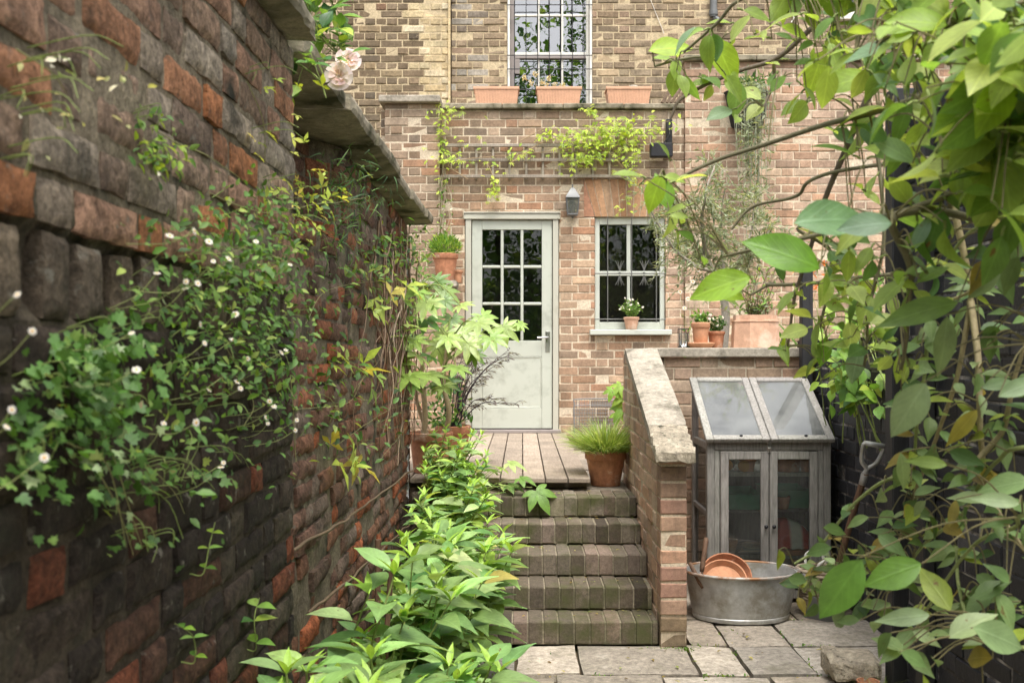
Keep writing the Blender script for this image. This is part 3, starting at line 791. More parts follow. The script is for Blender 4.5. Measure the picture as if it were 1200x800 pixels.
# ================================================================== HOUSE, rear extension (wall plane Y = 9.3)
D = 9.3; S = D / FPX
ZL = .575
hx = thing('house_extension', 'pink brick rear extension of the house holding the pale door and barred window', 'house', (0, 9.4, ZL))
X0 = -1.32; XR = 1.515; X1 = 4.2
DX0, DX1, DZ1 = X_(545, D), X_(655, D), Z_(250, D)
WX0, WX1, WZ0, WZ1 = X_(697, D), X_(780, D), Z_(386, D), Z_(254, D)
AZ1 = Z_(210, D); AX0, AX1 = WX0 - .1, WX1 + .1
ZT = 3.66; ZR = 4.10
def pal_ext(r, a, b):
    x, z = X0 + a, b
    if z > 2.98: return choose(r, PAL_EXT_HI)
    if x > 1.3: return choose(r, PAL_PALE)
    return choose(r, PAL_EXT)
g = G()
ops = [(DX0 - X0, DX1 - X0, 0, DZ1), (WX0 - X0, WX1 - X0, WZ0 - .055, WZ1), (AX0 - X0, AX1 - X0, WZ1, AZ1)]
brick_wall(g, (X0, D, 0), (1, 0, 0), (0, -1, 0), XR - X0, ZT, pal_ext, depth=.105, openings=ops, bond='flemish', z0=ZL, seed=61, jt=.0105, recess=.004, u_off=.07)
brick_wall(g, (XR, D - .03, 0), (1, 0, 0), (0, -1, 0), X1 - XR, ZR, lambda r, a, b: choose(r, PAL_PALE), depth=.105, bond='flemish', z0=ZL, seed=62, jt=.0105, recess=.004)
g.span((X0, D + .107, ZL), (DX0 - .02, D + .2, ZT), .0, (1, 1, 1), 1)
g.span((DX1 + .02, D + .107, ZL), (X1, D + .2, 1.4), .0, (1, 1, 1), 1)
g.build('wall', [M['brick_house'], M['mortar_house']], hx)
# pier at the left corner with its own cap
PX0, PX1 = X_(452, D), X_(516, D)
g = G()
brick_wall(g, (PX0, D - .07, 0), (1, 0, 0), (0, -1, 0), PX1 - PX0, 3.70, lambda r, a, b: choose(r, PAL_EXT_HI), depth=.068, bond='flemish', z0=ZL, seed=63, jt=.0105)
g.build('corner_pier', [M['brick_house'], M['mortar_house']], hx)
def capstone(name, x0, x1, y0, y1, z0, z1, cuts, mat='stone_dark', seed=1):
    r = random.Random(seed); xs = np.linspace(x0, x1, cuts + 1)
    for a, b in zip(xs[:-1], xs[1:]):
        g = G(); g.span((a + .002, y0 + r.uniform(-.004, .004), z0), (b - .002, y1, z1 + r.uniform(-.003, .003)), .008, hexc('8d8370')); g.build(name, M[mat], hx)
capstone('pier_cap', PX0 - .05, PX1 + .01, D - .13, D + .2, 3.702, 3.765, 1, 'stone')
capstone('coping', PX1 + .012, XR - .004, D - .045, D + .24, ZT + .002, 3.712, 4, seed=2)
capstone('coping', XR - .02, X1, D - .075, D + .24, ZR + .002, 4.155, 4, seed=5)
# raking boards where the parapet steps up
g = G()
for k in range(5):
    a = at(776 + k * 5.2, 121, D + .01); b = at(790 + k * 5.2 + (3 if k else 0), 96, D + .01)
    g.box((a + b) / 2, ((b - a).length, .03, .024 if k else .03), (0, -math.degrees(math.atan2(b.z - a.z, b.x - a.x)), 0), .003, (.55, .5, .48) if k == 0 else (1, .95, .9))
g.build('raking_boards', M['brown_wood'], hx)
g = G(); g.span((X0 + .05, D + .245, 3.40), (X1, 10.36, 3.46), .005, hexc('6b6863')); g.build('light_block_roof', M['stone_dark'], hx)  # unseen roof slab, added to block light behind the parapet

# gauged flat arch over the window: splayed rubbed bricks
g = G(); rs = random.Random(17)
n = 11; zc = (WX0 + WX1) / 2
for i in range(n):
    def lx(t, z): 
        f = (z - WZ1) / (AZ1 - WZ1)
        lo = WX0 + .005 + (WX1 - WX0 - .01) * t; hi = AX0 + .002 + (AX1 - AX0 - .004) * t
        return lo + (hi - lo) * f
    t0, t1 = i / n, (i + 1) / n
    c = choose(rs, [(3, hexc('a88466')), (2, hexc('9c785c')), (2, hexc('b39274')), (1, hexc('967864'))])
    za, zb = WZ1 + .003, AZ1 - .004
    e = .0038
    poly = [(lx(t0, za) + e, D - .002, za), (lx(t1, za) - e, D - .002, za), (lx(t1, zb) - e, D - .002, zb), (lx(t0, zb) + e, D - .002, zb)]
    g.prism(poly, (0, .1, 0), c, 0)
g.prism([(WX0 + .003, D + .004, WZ1 + .001), (WX1 - .003, D + .004, WZ1 + .001), (AX1 - .001, D + .004, AZ1 - .001), (AX0 + .001, D + .004, AZ1 - .001)], (0, .1, 0), (1, 1, 1), 1)
# brick closers beside the splay
for (xa, xb, xt) in ((AX0, WX0, AX0), (AX1, WX1, AX1)):
    g.prism([(xa, D - .001, WZ1 + .002), (xb, D - .001, WZ1 + .002), (xt, D - .001, AZ1 - .004)], (0, .1, 0), hexc('a57a62'), 0)
tag(g.build('window_arch', [M['brick_house'], M['mortar_house']], hx), 'orange splayed brick arch')

# ---- door
yf = D - .012
g = G()
fw = .058
g.span((DX0 + .004, yf, ZL + .07), (DX0 + fw, D + .09, DZ1 - fw), .004); g.span((DX1 - fw, yf, ZL + .07), (DX1 - .004, D + .09, DZ1 - fw), .004)
g.span((DX0 - .012, yf - .012, DZ1 - fw), (DX1 + .012, D + .09, DZ1 - .004), .005)
g.span((DX0 - .012, yf - .022, DZ1 - .003), (DX1 + .012, D + .0, DZ1 + .011), .003)
g.build('door_frame', M['offwhite'], hx)
g = G(); g.span((DX0 - .02, D - .04, .6465), (DX1 + .02, D + .09, .678), .004); g.build('door_sill', M['greybrown'], hx)
lx0, lx1, lz0, lz1 = DX0 + fw + .006, DX1 - fw - .006, .688, DZ1 - fw - .006
gx0, gx1, gz0, gz1 = X_(565, D), X_(635, D), Z_(399, D), Z_(269, D)
ya, yb = D + .012, D + .05
g = G()
g.span((lx0, ya, lz0), (gx0, yb, lz1), .003); g.span((gx1, ya, lz0), (lx1, yb, lz1), .003)
g.span((gx0 + .0005, ya, gz1), (gx1 - .0005, yb, lz1), .003); g.span((gx0 + .0005, ya, lz0), (gx1 - .0005, yb, lz0 + .19), .003)
g.span((gx0 + .0005, ya, gz0 - .15), (gx1 - .0005, yb, gz0), .003)
g.span((gx0 + .0005, ya + .006, lz0 + .191), (gx1 - .0005, yb - .008, gz0 - .151), .002)
for (a, b) in (((gx0 + .002, ya + .001, lz0 + .192), (gx0 + .014, yb, gz0 - .152)), ((gx1 - .014, ya + .001, lz0 + .192), (gx1 - .002, yb, gz0 - .152))): g.span(a, b, .004)
for zz in (lz0 + .192, gz0 - .164): g.span((gx0 + .0145, ya + .001, zz), (gx1 - .0145, yb, zz + .012), .004)
cw = (gx1 - gx0) / 3; ch = (gz1 - gz0) / 3
for i in (1, 2): g.span((gx0 + i * cw - .0135, ya + .004, gz0 + .0005), (gx0 + i * cw + .0135, yb - .002, gz1 - .0005), .006)
for j in (1, 2):
    for i in range(3): g.span((gx0 + i * cw + (.014 if i else .0005), ya + .004, gz0 + j * ch - .0135), (gx0 + (i + 1) * cw - (.014 if i < 2 else .0005), yb - .002, gz0 + j * ch + .0135), .006)
dr = g.build('door', M['sage'], hx)
g = G(); g.span((gx0 + .001, yb - .014, gz0 + .001), (gx1 - .001, yb - .010, gz1 - .001), 0); g.build('glass', M['glass_door'], dr)
hz = Z_(399, D); hx_ = X_(642, D)
g = G(); g.span((hx_ - .022, ya - .008, Z_(412, D)), (hx_ + .02, ya - .0005, Z_(388, D)), .003)
g.tube([(hx_, ya - .008, hz + .03), (hx_, ya - .045, hz + .03), (hx_ - .012, ya - .05, hz + .03), (hx_ - .1, ya - .05, hz + .028)], .0085, 8)
g.lathe([(.0, -.002), (.011, -.002), (.011, .002), (0, .002)], (hx_, ya - .012, hz - .05), 12, rot=euler(90, 0, 0))
g.build('handle', M['steel'], dr, smooth=False)
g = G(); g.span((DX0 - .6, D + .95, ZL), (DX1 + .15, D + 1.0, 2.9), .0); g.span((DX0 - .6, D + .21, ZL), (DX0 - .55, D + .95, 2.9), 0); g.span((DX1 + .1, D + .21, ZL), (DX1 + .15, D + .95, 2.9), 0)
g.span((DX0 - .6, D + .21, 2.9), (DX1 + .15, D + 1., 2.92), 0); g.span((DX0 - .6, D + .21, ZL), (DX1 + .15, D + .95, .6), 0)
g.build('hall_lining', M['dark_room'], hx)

# ---- window
win_y = D + .035
g = G()
fx = .048
g.span((WX0 + .003, win_y, WZ0), (WX0 + fx, win_y + .06, WZ1 - .003), .004); g.span((WX1 - fx, win_y, WZ0), (WX1 - .003, win_y + .06, WZ1 - .003), .004)
g.span((WX0 + fx, win_y, WZ1 - .068), (WX1 - fx, win_y + .06, WZ1 - .003), .004); g.span((WX0 + fx, win_y, WZ0), (WX1 - fx, win_y + .06, WZ0 + .07), .004)
zm = Z_(320, D)
g.span((WX0 + fx, win_y + .008, zm - .022), (WX1 - fx, win_y + .055, zm + .022), .004)
xm = (WX0 + WX1) / 2 - .01
g.span((xm - .018, win_y + .01, zm + .0225), (xm + .018, win_y + .05, WZ1 - .0685), .004); g.span((xm - .014, win_y + .012, WZ0 + .0705), (xm + .014, win_y + .05, zm - .0225), .004)
wn = g.build('window', M['sagegrey'], hx)
g = G(); g.span((WX0 + fx - .004, win_y + .03, WZ0 + .06), (WX1 - fx + .004, win_y + .034, WZ1 - .06), 0); g.build('glass', M['glass'], wn)
g = G(); g.span((WX0 - .05, D - .075, WZ0 - .052), (WX1 + .05, D + .07, WZ0 - .002), .006); g.build('sill', M['sagegrey'], wn)
g = G()
yb_ = D - .012
for px in (712, 740, 769): g.tube([(X_(px, D), yb_, Z_(378, D)), (X_(px, D), yb_, WZ1 - .002)], .0055, 6)
for py in (320.5, 374): g.tube([(WX0 - .0, yb_, Z_(py, D)), (WX1 + .0, yb_, Z_(py, D))], .006, 6)
for px in (726, 754.5):
    for sgn in (1, -1):
        z0 = Z_(320, D)
        for k in (-1.2, -.5, .5, 1.2): g.tube([(X_(px, D), yb_ - .006, z0 + sgn * .02), (X_(px, D) + k * .014, yb_ - .006, z0 + sgn * .07), (X_(px, D) + k * .034, yb_ - .006, z0 + sgn * .115)], [.005, .004, .0025], 5)
    g.lathe([(0, -.01), (.012, -.004), (.012, .004), (0, .01)], (X_(px, D), yb_ - .006, Z_(320, D)), 8)
g.build('grille', M['iron_grey'], wn)
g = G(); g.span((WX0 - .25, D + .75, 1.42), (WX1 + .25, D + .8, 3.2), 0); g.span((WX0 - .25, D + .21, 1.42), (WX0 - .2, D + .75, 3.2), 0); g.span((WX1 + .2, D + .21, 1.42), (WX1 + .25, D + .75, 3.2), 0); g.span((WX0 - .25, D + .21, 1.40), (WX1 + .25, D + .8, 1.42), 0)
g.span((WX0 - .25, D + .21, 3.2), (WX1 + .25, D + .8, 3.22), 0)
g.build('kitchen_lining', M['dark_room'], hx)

# ================================================================== HOUSE, upper storeys (wall plane Y = 10.4)
D2 = 10.4
hu = thing('terraced_house', 'upper back wall of the brown stock brick house with a barred sash window', 'house', (1, 10.6, 3))
UX0 = X_(529, D2)
ux0, ux1, uz0 = X_(594.5, D2), X_(694, D2), 3.42
rx0, rz0 = X_(985, D2), Z_(18, D2)
def pal_up(r, a, b):
    x = UX0 + a
    if x < UX0 + .42 and r.random() < .75 - (x - UX0) * 1.3: return choose(r, [(1, hexc('9f978b')), (1, hexc('92897c')), (1, hexc('85796b'))])
    return choose(r, PAL_STOCK2)
g = G()
brick_wall(g, (UX0, D2, 0), (1, 0, 0), (0, -1, 0), 6.2, 6.6, pal_up, depth=.105, openings=[(ux0 - UX0, ux1 - UX0, uz0 - .5, 6.0), (rx0 - UX0, rx0 + 1.1 - UX0, rz0, 6.3)], bond='flemish', z0=3.3, seed=71, jit=.0035, bev=.005, jt=.0115, bh=.0645)
g.span((UX0, D2 + .107, 3.3), (ux0 - .03, D2 + .25, 6.6), 0, (1, 1, 1), 1); g.span((ux1 + .03, D2 + .107, 3.3), (rx0 - .03, D2 + .25, 6.6), 0, (1, 1, 1), 1)
g.build('wall', [M['brick_stock'], M['mortar_stock']], hu)
wy = D2 + .05
g = G()
g.span((ux0 + .002, D2 - .012, uz0 - .1), (ux0 + .028, D2 + .1, 6.0), .004); g.span((ux1 - .028, D2 - .012, uz0 - .1), (ux1 - .002, D2 + .1, 6.0), .004)
g.span((ux0 + .029, wy, uz0 - .1), (ux0 + .075, wy + .08, 6.0), .004, (1, 1, 1), 1); g.span((ux1 - .06, wy, uz0 - .1), (ux1 - .029, wy + .08, 6.0), .004)
zmr = Z_(62.5, D2)
sx0, sx1 = ux0 + .076, ux1 - .061
g.span((sx0, wy + .01, zmr - .01), (sx1, wy + .05, zmr + .028), .004); g.span((sx0, wy + .005, zmr - .04), (sx1, wy + .06, zmr - .0105), .004, (1, 1, 1), 1)
for f in (.335, .667):
    x = sx0 + (sx1 - sx0) * f
    g.span((x - .012, wy + .02, zmr + .0285), (x + .012, wy + .05, 6.0), .004); g.span((x - .012, wy + .03, uz0 - .1), (x + .012, wy + .06, zmr - .0405), .004)
for zz in (Z_(15.5, D2),): g.span((sx0, wy + .021, zz - .012), (sx1, wy + .049, zz + .012), .004)
g.span((ux0 + .03, wy + .005, zmr - .2), (ux0 + .13, wy + .012, zmr - .042), .003, (1, 1, 1), 1)
uw = g.build('window', [M['whitepaint'], M['greybrown']], hu)
g = G(); g.span((sx0 - .003, wy + .036, uz0 - .1), (sx1 + .003, wy + .04, 6.0), 0); g.build('glass', M['glass_old'], uw)
g = G()
by = D2 - .02
for i in range(7): 
    x = ux0 + .075 + (ux1 - ux0 - .1) * i / 6.5 + (.0 if i else 0); g.tube([(x, by, uz0 - .1), (x, by, 6.0)], .0045, 6)
for py in (7, 66, 82, 106): g.tube([(ux0 + .0, by - .008, Z_(py, D2)), (ux1, by - .008, Z_(py, D2))], .005, 6)
g.build('grille', M['iron'], uw)
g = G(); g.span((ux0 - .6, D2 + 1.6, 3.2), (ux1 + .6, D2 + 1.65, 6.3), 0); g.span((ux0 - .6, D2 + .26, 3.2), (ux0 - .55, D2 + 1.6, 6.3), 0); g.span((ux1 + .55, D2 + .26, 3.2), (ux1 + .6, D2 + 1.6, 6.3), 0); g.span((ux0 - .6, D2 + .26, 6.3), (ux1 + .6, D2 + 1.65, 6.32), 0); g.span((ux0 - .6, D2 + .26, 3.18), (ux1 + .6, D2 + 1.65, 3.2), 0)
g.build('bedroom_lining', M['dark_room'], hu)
# second window at the right, mostly out of the picture
g = G(); g.span((rx0 - .06, D2 - .07, rz0 - .065), (rx0 + 1.16, D2 + .08, rz0 - .002), .006)
g.span((rx0 + .003, D2 + .04, rz0), (rx0 + .06, D2 + .1, 6.3), .004); g.span((rx0 + .06, D2 + .04, rz0), (rx0 + 1.09, D2 + .1, rz0 + .07), .004); g.span((rx0 + .5, D2 + .05, rz0 + .071), (rx0 + .53, D2 + .09, 6.3), .004)
w2 = g.build('window', M['whitepaint'], hu)
g = G(); g.span((rx0 + .055, D2 + .07, rz0 + .06), (rx0 + 1.09, D2 + .074, 6.3), 0); g.build('glass', M['glass_door'], w2)
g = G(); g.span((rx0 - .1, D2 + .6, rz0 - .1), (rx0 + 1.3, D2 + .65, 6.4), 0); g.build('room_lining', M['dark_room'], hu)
g = G(); px = X_(835, D2); g.tube([(px, D2 - .05, Z_(22, D2)), (px, D2 - .05, 6.5)], .038, 14); g.lathe([(.046, 0), (.046, .05)], (px, D2 - .05, Z_(20, D2)), 14); g.tube([(px, D2 - .05, Z_(22, D2)), (px + .05, D2 - .05, Z_(24, D2) - .02), (px + .12, D2 - .02, Z_(24, D2) - .03)], .03, 10)
g.build('downpipe', M['lampgrey'], hu)
g = G(); g.tube([(X_(930, D2), D2 - .012, 6.4), (X_(930, D2), D2 - .012, Z_(22, D2)), (X_(927, D2), D2 - .012, Z_(27, D2))], 3 / 375, 6); g.build('cable', M['whitepaint'], hu); g = G(); g.tube([(X_(760, D2), D2 - .01, Z_(-5, D2)), (X_(778, D2), D2 - .012, Z_(40, D2))], .003, 5)
g.build('cable', M['whitepaint'], hu)

nh = thing('neighbouring_house', 'brown stock brick wall with smeared yellow pointing at the top left', 'house', (-2, 10.6, 3))
NX0 = -4.2; NL = UX0 - .012 - NX0
def smear(x, z): return x + .10 * mnoise.noise((x * 3, z * 6, 2.)) + .06 * mnoise.noise((x * 9, z * 15, 7.)) > UX0 - .30 - .10 * math.sin((z - 3.9) * 2.2)
def pal_nb(r, a, b):
    x = NX0 + a
    if smear(x, b) or (x < -2.14 + .04 * r.random() and b > 4.6): return choose(r, [(4, hexc('b9a885')), (2, hexc('ae9b78')), (1.5, hexc('c3b598')), (.8, hexc('8d7d64'))])
    return choose(r, PAL_STOCK)
g = G()
brick_wall(g, (NX0, D2 - .03, 0), (1, 0, 0), (0, -1, 0), NL, 6.6, pal_nb, depth=.105, bond='english', z0=ZL, seed=81, jit=.0035, bev=.005, jt=.0125, bh=.0645)
g.span((NX0, D2 + .08, ZL), (NX0 + NL, D2 + .25, 6.6), 0, (1, 1, 1), 1)
g.span((UX0 - .03, D2 - .06, 3.3), (UX0 - .006, D2 - .032, 6.6), .002, hexc('c4b08a'), 0)
g.build('wall', [M['brick_stock'], M['mortar_stock']], nh)
# ================================================================== POTS AND LOOSE THINGS
def pot_prof(r0, r1, h, rim=.02, rimh=.035, t=.012):
    """outside then inside: base radius r0, lip radius r1"""
    ri = r1 - rim
    return [(0, 0), (r0 * .96, 0), (r0, .004), (r0 + (ri - r0) * .5, (h - rimh) * .5), (ri, h - rimh), (r1 - .003, h - rimh + .001), (r1, h - rimh + .006), (r1, h - .005), (r1 - .004, h), (r1 - t + .003, h), (r1 - t, h - .006), (r1 - t - .006, h - .05), (r0 * .7, h - .052)]
def pot_mesh(parent, c, r0, r1, h, mat, rim=.012, rimh=None, n=36, wob=.0, name='pot', rot=None):
    g = G(); g.lathe(pot_prof(r0, r1, h, rim, rimh or h * .22, min(.014, r1 * .12)), c, n, wob=wob, rot=rot)
    return g.build(name, mat, parent, smooth=False) if n < 12 else shade(g.build(name, mat, parent, smooth=True))
def soil_disc(parent, c, r):
    g = G(); g.disc(c, r, 20, col=hexc('3a3026'), bump=.012); return g.build('soil', M['soil'], parent, smooth=True)

# ---- three troughs on the parapet
for k, (px0, px1, lab) in enumerate(((556, 608, 'terracotta coloured plastic trough on the parapet left of the barred upper window'),
                                     (628.5, 680.5, 'terracotta coloured plastic trough with dry flower heads before the barred upper window'),
                                     (709.5, 761, 'terracotta coloured plastic trough on the parapet holding a pale stone, right of the window'))):
    Dt = 9.42; x0, x1 = X_(px0, Dt), X_(px1, Dt); z0, z1 = 3.712, 3.712 + .165
    t = thing('planter_trough', lab, 'planter', ((x0 + x1) / 2, Dt, z0), 'terracotta troughs along the parapet')
    g = G(); f0, f1 = D - .02 + .01, D + .185
    ins = .022
    o_ = [(x0, f0, z1), (x1, f0, z1), (x1, f1, z1), (x0, f1, z1)]; b_ = [(x0 + ins, f0 + ins * .6, z0), (x1 - ins, f0 + ins * .6, z0), (x1 - ins, f1 - ins * .6, z0), (x0 + ins, f1 - ins * .6, z0)]
    i_ = [(x0 + .012, f0 + .012, z1), (x1 - .012, f0 + .012, z1), (x1 - .012, f1 - .012, z1), (x0 + .012, f1 - .012, z1)]; d_ = [(a, b, z1 - .03) for a, b, _ in i_]
    F = []
    for j in range(4):
        k2 = (j + 1) % 4; F += [(4 + j, 4 + k2, k2, j), (j, k2, 8 + k2, 8 + j), (8 + j, 8 + k2, 12 + k2, 12 + j)]
    F += [(7, 6, 5, 4), (12, 13, 14, 15)]
    g.add(o_ + b_ + i_ + d_, F)
    g.span((x0 - .004, f0 - .005, z1 - .026), (x1 + .004, f0 - .0005, z1 - .002), .003); g.span((x0 - .005, f0 + .0, z1 - .026), (x0 + .004, f1, z1 - .003), .002); g.span((x1 - .004, f0 + .0, z1 - .026), (x1 + .005, f1, z1 - .003), .002)
    m = 15
    for j in range(m):
        q = (j + .5) / m
        xb = x0 + ins + (x1 - x0 - 2 * ins) * q; xt = x0 + .003 + (x1 - x0 - .006) * q
        g.tube([(xb, f0 + ins * .6 - .001, z0 + .005), (xt, f0 + .0015, z1 - .028)], .0035, 5)
    g.build('trough', M['plastic_terra'], t)
    g = G(); g.span((x0 + .014, f0 + .014, z1 - .029), (x1 - .014, f1 - .014, z1 - .014), .004); g.build('soil', M['soil'], t)
    if k == 2:
        g = G(); g.lathe([(0, -.03), (.03, -.022), (.046, 0), (.035, .02), (0, .028)], ((x0 + x1) / 2 + .05, D + .06, z1 + .003), 14, sx=1.1, wob=.1, col=hexc('d8d2c4')); o = g.build('stone', M['stone'], t, smooth=True)

# ---- wall lantern
Dl = D - .09; lx = X_(671, Dl)
t = thing('wall_lantern', 'lead grey glazed lantern fixed to the brick wall right of the door', 'lamp', (lx, D, Z_(236, Dl)))
zt, zb = Z_(216, Dl), Z_(255, Dl); h = zt - zb
g = G(); g.lathe([(0, h), (.011, h - .004), (.008, h - .03), (.022, h - .037), (.034, h - .05), (0.09, h - .12), (0.093, h - .13), (.0, h - .125)], (lx, Dl, zb), 4, phase=math.pi / 4)
shade(g.build('lamp_roof', M['lampgrey'], t), 20)
g = G()
for sx in (-1, 1):
    for sy in (-1, 1):
        g.tube([(lx + sx * .058, Dl + sy * .058, zb + h - .128), (lx + sx * .045, Dl + sy * .045, zb + .035)], .005, 5)
g.lathe([(0, .034), (.068, .034), (.068, .022), (.036, .012), (.014, .006), (.011, -.006), (0, -.008)], (lx, Dl, zb), 4, phase=math.pi / 4)
g.lathe([(.084, h - .135), (.084, h - .125), (.05, h - .125)], (lx, Dl, zb), 4, phase=math.pi / 4)
g.build('cage', M['lampgrey'], t)
g = G(); g.lathe([(.06, .036), (.078, h - .135)], (lx, Dl, zb), 4, phase=math.pi / 4); g.build('glass', M['glass_dusty'], t)
g = G(); g.lathe([(0, .045), (.012, .045), (.012, .08), (.017, .1), (.016, .115), (0, .13)], (lx, Dl, zb), 12); g.build('bulb', M['whitepaint'], t, smooth=True)
g = G(); g.span((lx - .025, D - .012, zb + .06), (lx + .025, D - .0035, zb + .2), .003); g.tube([(lx, D - .012, zb + .12), (lx, D - .03, zb + .06), (lx, Dl + .03, zb + .02)], .007, 6); g.build('bracket', M['lampgrey'], t)

# ---- trellis over the door
t = thing('trellis', 'narrow weathered timber trellis fixed to the wall above the door', 'trellis', (0, D - .04, 3.0))
tx0, tx1 = X_(517, D), X_(736, D)
g = G()
for py, px1 in ((171.5, 712), (188.5, 736), (207.5, 736)): g.span((tx0, D - .05, Z_(py, D) - .014), (X_(px1, D), D - .028, Z_(py, D) + .014), .003, (1.25, 1.12, 1.0))
g.build('rails', M['grey_wood'], t)
g = G()
for i in range(12): 
    x = tx0 + .02 + i * .155
    g.span((x - .011, D - .0275, Z_(211, D)), (x + .011, D - .009, Z_(169, D)), .003, (1.4, 1.28, 1.12))
g.build('uprights', M['grey_wood'], t)

# ---- small black floodlight and hanging planter on the right wall
t = thing('wall_light', 'small black box shaped light on the brick wall under the climber', 'lamp', (X_(772, D), D, Z_(180, D)))
g = G(); g.span((X_(760, D), D - .14, Z_(187, D)), (X_(786, D), D - .055, Z_(171, D)), .008); g.build('housing', M['black_plastic'], t)
g = G(); g.span((X_(780, D), D - .05, Z_(172, D)), (X_(787, D), D - .004, Z_(141, D)), .004); g.tube([(X_(783, D), D - .05, Z_(150, D)), (X_(783, D), D - .09, Z_(160, D)), (X_(776, D), D - .09, Z_(171, D))], .006, 6); g.build('bracket', M['iron'], t)
Dp = 9.1; pc = at(880, 140, Dp)
t = thing('hanging_planter', 'black hanging planter high on the pink brick wall with trailing silvery shoots', 'planter', (pc.x, Dp, pc.z))
g = G(); zt, zb = Z_(103, Dp), Z_(146, Dp)
prof = [(0, 0), (.13, 0), (.15, .02), (.205, zt - zb - .02), (.215, zt - zb - .015), (.215, zt - zb), (.2, zt - zb), (.19, zt - zb - .04), (0, zt - zb - .04)]
V0 = g.lathe(prof, (pc.x, D - .035, zb), 28, sy=.75)
for P in g.V: P[:, 1] = np.minimum(P[:, 1], D - .036)
shade(g.build('basket', M['black_plastic'], t))
g = G(); g.span((pc.x - .15, D - .033, zb + .1), (pc.x + .15, D - .0305, zb + .14), .0); g.build('bracket', M['iron'], t); g = G(); g.tube([(pc.x, D - .04, zt + .12), (pc.x, D - .05, zt - .02)], .006); g.build('hook', M['iron'], t)

# ---- wire fire guard leaning by the wall behind the grass pot
t = thing('wire_guard', 'dark wire mesh guard leaning on the brick wall behind the grass pot', 'guard', (X_(696, 9.15), 9.18, .59))
g = G(); gx0, gx1, gz0, gz1 = X_(673, 9.15), X_(722, 9.15), .59, Z_(468, 9.15)
fy = lambda z: 9.1 + (z - gz0) * .25
g.tube(curve([(gx0, fy(gz0), gz0), (gx0, fy(gz1 - .05), gz1 - .05), (gx0 + .03, fy(gz1), gz1), (gx1 - .03, fy(gz1), gz1), (gx1, fy(gz1 - .05), gz1 - .05), (gx1, fy(gz0), gz0)], 40), .006, 6)
g.tube([(gx0, fy(gz1 - .05), gz1 - .05), (gx1, fy(gz1 - .05), gz1 - .05)], .004, 5)
g.build('frame', M['lampgrey'], t)
g = G()
for i in range(1, 16): x = gx0 + (gx1 - gx0) * i / 16; g.tube([(x, fy(gz0), gz0), (x, fy(gz1), gz1)], .0018, 4)
for i in range(1, 12): z = gz0 + (gz1 - gz0) * i / 12; g.tube([(gx0, fy(z), z), (gx1, fy(z), z)], .0018, 4)
g.build('mesh', M['lampgrey'], t)

# ================================================================== GARDEN CABINET (mini greenhouse)
GX0, GX1, GY0, GY1, ZE, ZB = 1.03, 1.722, 5.55, 6.06, .895, 1.2
gh = thing('garden_cabinet', 'silvered timber glazed growing cabinet with two doors and sloping glass lids', 'cabinet', ((GX0 + GX1) / 2, 5.8, 0))
rs = random.Random(3)
def wv(): t = rs.uniform(.82, 1.15); return (t, t * rs.uniform(.98, 1.02), t)
def gspan(g, p, q, b=.004): g.span(p, q, b, wv())
pw = .042
g = G()
gspan(g, (GX0, GY0, .004), (GX0 + pw, GY0 + pw, ZE)); gspan(g, (GX1 - pw, GY0, .004), (GX1, GY0 + pw, ZE))
gspan(g, (GX0, GY1 - pw, .004), (GX0 + pw, GY1, ZB - .02)); gspan(g, (GX1 - pw, GY1 - pw, .004), (GX1, GY1, ZB - .02))
gspan(g, (GX0 + pw, GY0 + .002, ZE - .05), (GX1 - pw, GY0 + pw - .002, ZE - .001)); gspan(g, (GX0 + pw, GY0 + .002, .02), (GX1 - pw, GY0 + pw, .07))
gspan(g, (GX0 + pw, GY1 - pw, ZB - .07), (GX1 - pw, GY1, ZB - .02)); gspan(g, (GX0 + pw, GY1 - pw, .02), (GX1 - pw, GY1, .07))
gspan(g, (GX0 + pw + .0, GY0 + .004, .0705), (GX0 + pw + .03, GY0 + pw, ZE - .0505)); gspan(g, (GX1 - pw - .03, GY0 + .004, .0705), (GX1 - pw, GY0 + pw, ZE - .0505))
for x0, x1 in ((GX0 + .004, GX0 + pw - .004), (GX1 - pw + .004, GX1 - .004)):
    gspan(g, (x0, GY0 + pw, .02), (x1, GY1 - pw, .07)); gspan(g, (x0, GY0 + pw, ZE - .05), (x1, GY1 - pw, ZE - .01)); gspan(g, (x0, GY0 + pw, .47), (x1, GY1 - pw, .50))
    # sloping side rail
    a = np.array([(x0 + x1) / 2, GY0 + .01, ZE + .002]); b = np.array([(x0 + x1) / 2, GY1 - .01, ZB - .022])
    ln = np.linalg.norm(b - a); g.box((a + b) / 2, (x1 - x0, ln, .035), euler(math.degrees(math.atan2(b[2] - a[2], b[1] - a[1])), 0, 0), .004, wv())
g.build('frame', M['grey_wood'], gh)
g = G(); g.span((GX0 + .01, GY1 - .012, .0705), (GX1 - .01, GY1 - .004, ZB - .0705), .001, (.75, .7, .65)); g.build('back_panel', M['grey_wood'], gh)
for x in (GX0 + .018, GX1 - .022):
    g = G()
    g.span((x, GY0 + pw + .001, .0705), (x + .003, GY1 - pw - .001, .4695), 0); g.span((x, GY0 + pw + .001, .5005), (x + .003, GY1 - pw - .001, ZE - .0505), 0)
    g.add([(x, GY0 + pw, ZE - .009), (x, GY1 - pw, ZE - .009), (x, GY1 - pw, ZB - .06), (x, GY0 + pw, ZE + .002)], [(0, 1, 2, 3)])
    g.build('side_glazing', M['glass_cab'], gh)
